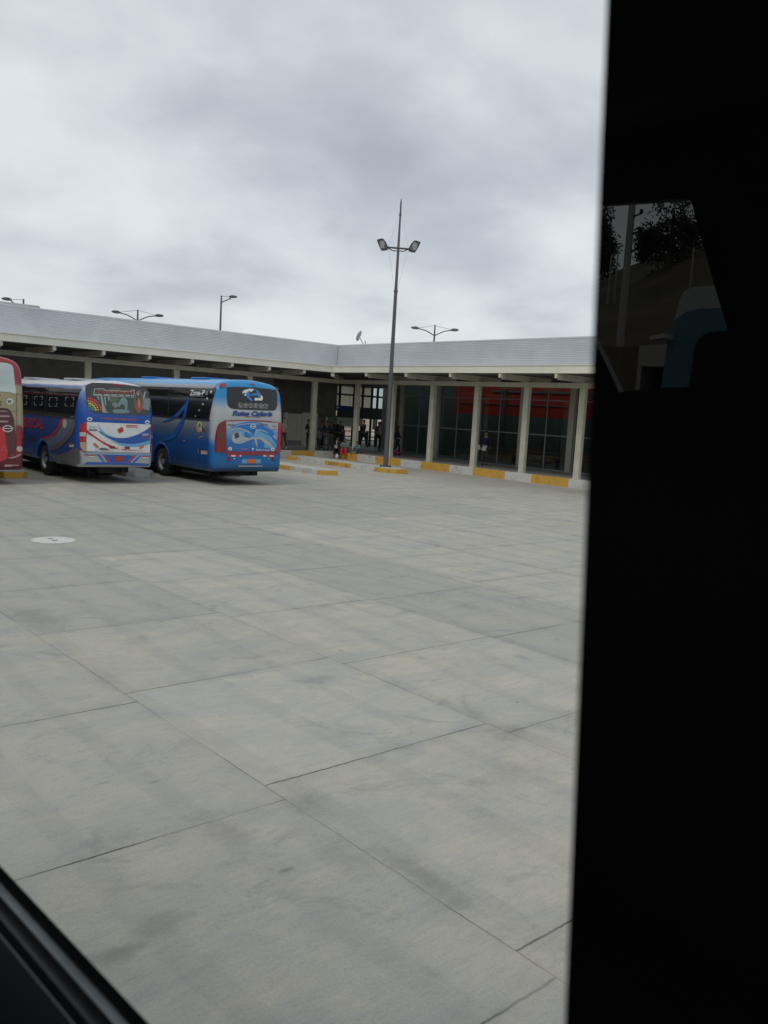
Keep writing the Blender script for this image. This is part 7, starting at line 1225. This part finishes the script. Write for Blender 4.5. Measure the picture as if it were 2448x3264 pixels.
# hill
hb = bmesh.new(); rows = []; rnd = random.Random(3)
from mathutils import noise as MN
for i in range(26):
    nv = 14+i*(110-14)/25; row = []
    for j in range(50):
        tn = -70+j*3.6; crest = min(27, max(11, 14.3+(38-tn)*.30)); g_ = min(1, (nv-14)/46); t = tn*(nv/60); t = tn*(.35+.65*min(1.0, nv/60)) 
        z = (crest-.6)*g_**.9 + MN.noise(Vector((tn*.12, nv*.12, 0)))*1.0*min(1, (nv-14)/10)
        row.append(hb.verts.new(W3(nv, t, z)))
    rows.append(row)
for A, B_ in zip(rows, rows[1:]):
    for j in range(49): hb.faces.new((A[j], A[j+1], B_[j+1], B_[j]))
bmesh.ops.recalc_face_normals(hb, faces=hb.faces)
me = bpy.data.meshes.new('hill'); hb.to_mesh(me); hb.free(); me.materials.append(mat('hillside', (.075, .06, .035), .95, noise=.5, nscale=.25)); ho = setting(bpy.data.objects.new('hill', me)); COL.objects.link(ho)
def tree(label, nv, t, z0, crowns, trunk_r=.22):
    e = thing('eucalyptus_tree', label, 'tree', W3(nv, t, z0), 0, 'eucalyptus trees on the hillside')
    zt = max(c[1]+c[3]*.5 for c in crowns)
    m_ = MB(); m_.tube((0, 0, -.5), (0, 0, zt-z0), trunk_r, trunk_r*.35, 8)
    for dt, z, rx, rz in crowns: m_.tube((0, 0, z-z0-rz*1.1), tuple(tt*dt+Vector((0, 0, z-z0))), .07, .03, 6)
    m_.done('trunk', mat('bark_pale', (.22, .19, .16), .9, noise=.2), e)
    rn = random.Random(int(nv*10+t)); me_b = bmesh.new()
    for dt, z, rx, rz in crowns:
        for c in range(34):
            u = Vector((rn.gauss(0, 1), rn.gauss(0, 1), rn.gauss(0, 1))).normalized()*(rn.random()**.45)*1.15
            c0 = tt*(dt+u.x*rx)+nn_*(u.y*rx)+Vector((0, 0, z-z0+u.z*rz))
            for k in range(34):
                p = c0+Vector((rn.gauss(0, .2), rn.gauss(0, .2), rn.gauss(0, .17))); d = Vector((rn.gauss(0, 1), rn.gauss(0, 1), rn.gauss(0, 1)-.8)).normalized()*.15; s = d.orthogonal().normalized()*.05
                me_b.faces.new([me_b.verts.new(q) for q in (p-s, p+d*.5-s*.6, p+d, p+s)])
    me = bpy.data.meshes.new('crown'); me_b.to_mesh(me); me_b.free(); me.materials.append(mat('leaf_grey_green', (.05, .065, .04), .8, noise=.4, nscale=1)); o = bpy.data.objects.new('crown', me); COL.objects.link(o); o.parent = e
tree('tall spreading eucalyptus mirrored in the pillar top, right of the concrete pole', 45, 24.0, 10.5, [(0, 14.2, 1.3, 1.0), (-1.0, 13.4, .8, .8), (.9, 13.2, .9, .7), (1.6, 12.9, .4, .8), (0, 12.6, 1.5, .8), (-.4, 11.6, 1.6, 1.0)])
tree('slimmer eucalyptus mirrored at the left edge of the pillar', 40, 25.5, 9.4, [(0, 13.3, .7, .6), (-.1, 12.3, .6, .4), (-.5, 11.7, .6, .35), (-.4, 10.9, .45, .3), (.5, 12.8, .7, .8)], .12)
def pole(nv, t, z0, z1, label, r=.16, arms=()):
    e = thing('utility_pole', label, 'utility pole', W3(nv, t, 0))
    MB().tube((0, 0, z0), (0, 0, z1), r*1.25, r*.8, 10).done('pole', mat('pole_concrete', (.42, .39, .36), .8), e)
    for z in arms:
        a = MB(); a.path([(0, 0, z-.25), tuple(tt*-.12+Vector((0, 0, z-.04))), tuple(tt*-.32+Vector((0, 0, z)))], .025); a.lathe([(0, .03), (.03, .07), (.05, .03), (.08, .06), (.12, .02)], 'z', 8, tuple(tt*-.3+Vector((0, 0, z)))); a.done('insulator_arm', 'underbody', e)
pole(22, 13.0, 0, 11, 'concrete utility pole with three insulator arms mirrored in the pillar', .11, (8.5, 8.03, 7.55))
pole(35, 17.6, 0, 10.3, 'thin utility pole mirrored below the tall eucalyptus', .05)
pole(35, 21.18, 0, 10.5, 'thin bare post mirrored on the hill crest, right one', .04)
pole(35, 21.5, 0, 10.3, 'thin bare post mirrored on the hill crest, left one', .05)
o = tag(slab([(9.5, 0), (9.5, 3.95), (6.0, 3.8), (6.0, 0)], 12, .25, 'boundary_wall', mat('wall_brownish', (.13, .11, .08), .9, noise=.2)), 'brownish boundary wall mirrored low in the pillar', 'wall')
ht = thing('guard_hut', 'cream guard hut with a dark doorway mirrored beside the teal bus', 'hut', W3(9, 4.3, 0))
def slabr(poly_, nv, depth, name, m, root, nt_, tt_):
    b = MB(); b.prism([W3(nv, t, z)-W3(nt_, tt_, 0) for t, z in poly_], -nn_*depth, (0, 0, 0)); return b.done(name, m, root)
slabr([(5.07, 3.31), (5.07, 3.54), (3.6, 3.60), (3.6, 3.31)], 9, 1.6, 'lintel', mat('hut_cream', (.42, .38, .33), .8), ht, 9, 4.3)
slabr([(5.07, 0), (5.07, 3.305), (5.02, 3.305), (5.02, 0)], 9.001, 1.598, 'post', 'hut_cream', ht, 9, 4.3)
slabr([(5.015, 0), (5.015, 3.3), (3.61, 3.3), (3.61, 0)], 9.3, 1.25, 'doorway', 'underbody', ht, 9, 4.3)
# teal coach
k = 8/4.5
T8 = lambda P_: [(t*k, H+(z-H)*k) for t, z in P_]
tb8 = thing('teal_bus', 'teal coach with a rounded front corner mirrored in the dark pillar', 'bus', W3(8, 3.0, 0))
body_ = [(4.32, 0.4)]+T8([(2.38, 2.83), (2.37, 3.0), (2.365, 3.09), (2.355, 3.16), (2.33, 3.21), (2.29, 3.24), (2.25, 3.255), (2.19, 3.262), (2.07, 3.262)])+[(1.4, 3.78), (1.4, .4)]
slabr(body_, 8, 9, 'body', mat('teal_paint', (.055, .165, .20), .5, noise=.35, nscale=2), tb8, 8, 3.0)
ws_ = T8([(2.21, 2.80), (2.20, 2.95), (2.198, 3.04), (2.19, 3.08), (2.17, 3.11), (2.13, 3.13), (2.07, 3.138)])+[(1.5, 3.56), (1.5, 1.5), (3.9, 1.5)]
slabr(ws_, 7.97, .025, 'windscreen', 'underbody', tb8, 8, 3.0)
slabr([(4.30, 3.50), (4.14, 3.53), (4.14, 3.49), (4.28, 3.47)], 7.8, .2, 'mirror', 'pale', tb8, 8, 3.0)
k2 = 9/6
gp_ = [(t*k2, H+(z-H)*k2) for t, z in [(3.12, 3.40), (3.10, 3.48), (3.09, 3.56), (3.065, 3.605), (3.03, 3.628), (2.98, 3.638), (2.7, 3.645), (2.5, 3.40)]]
slabr(gp_, 9.2-.2, 1.8, 'roof_unit', mat('unit_grey', (.42, .41, .39), .7), tb8, 8, 3.0)
# fellow passenger's sleeve inside the cabin is left to the dark
bpy.context.view_layer.update()
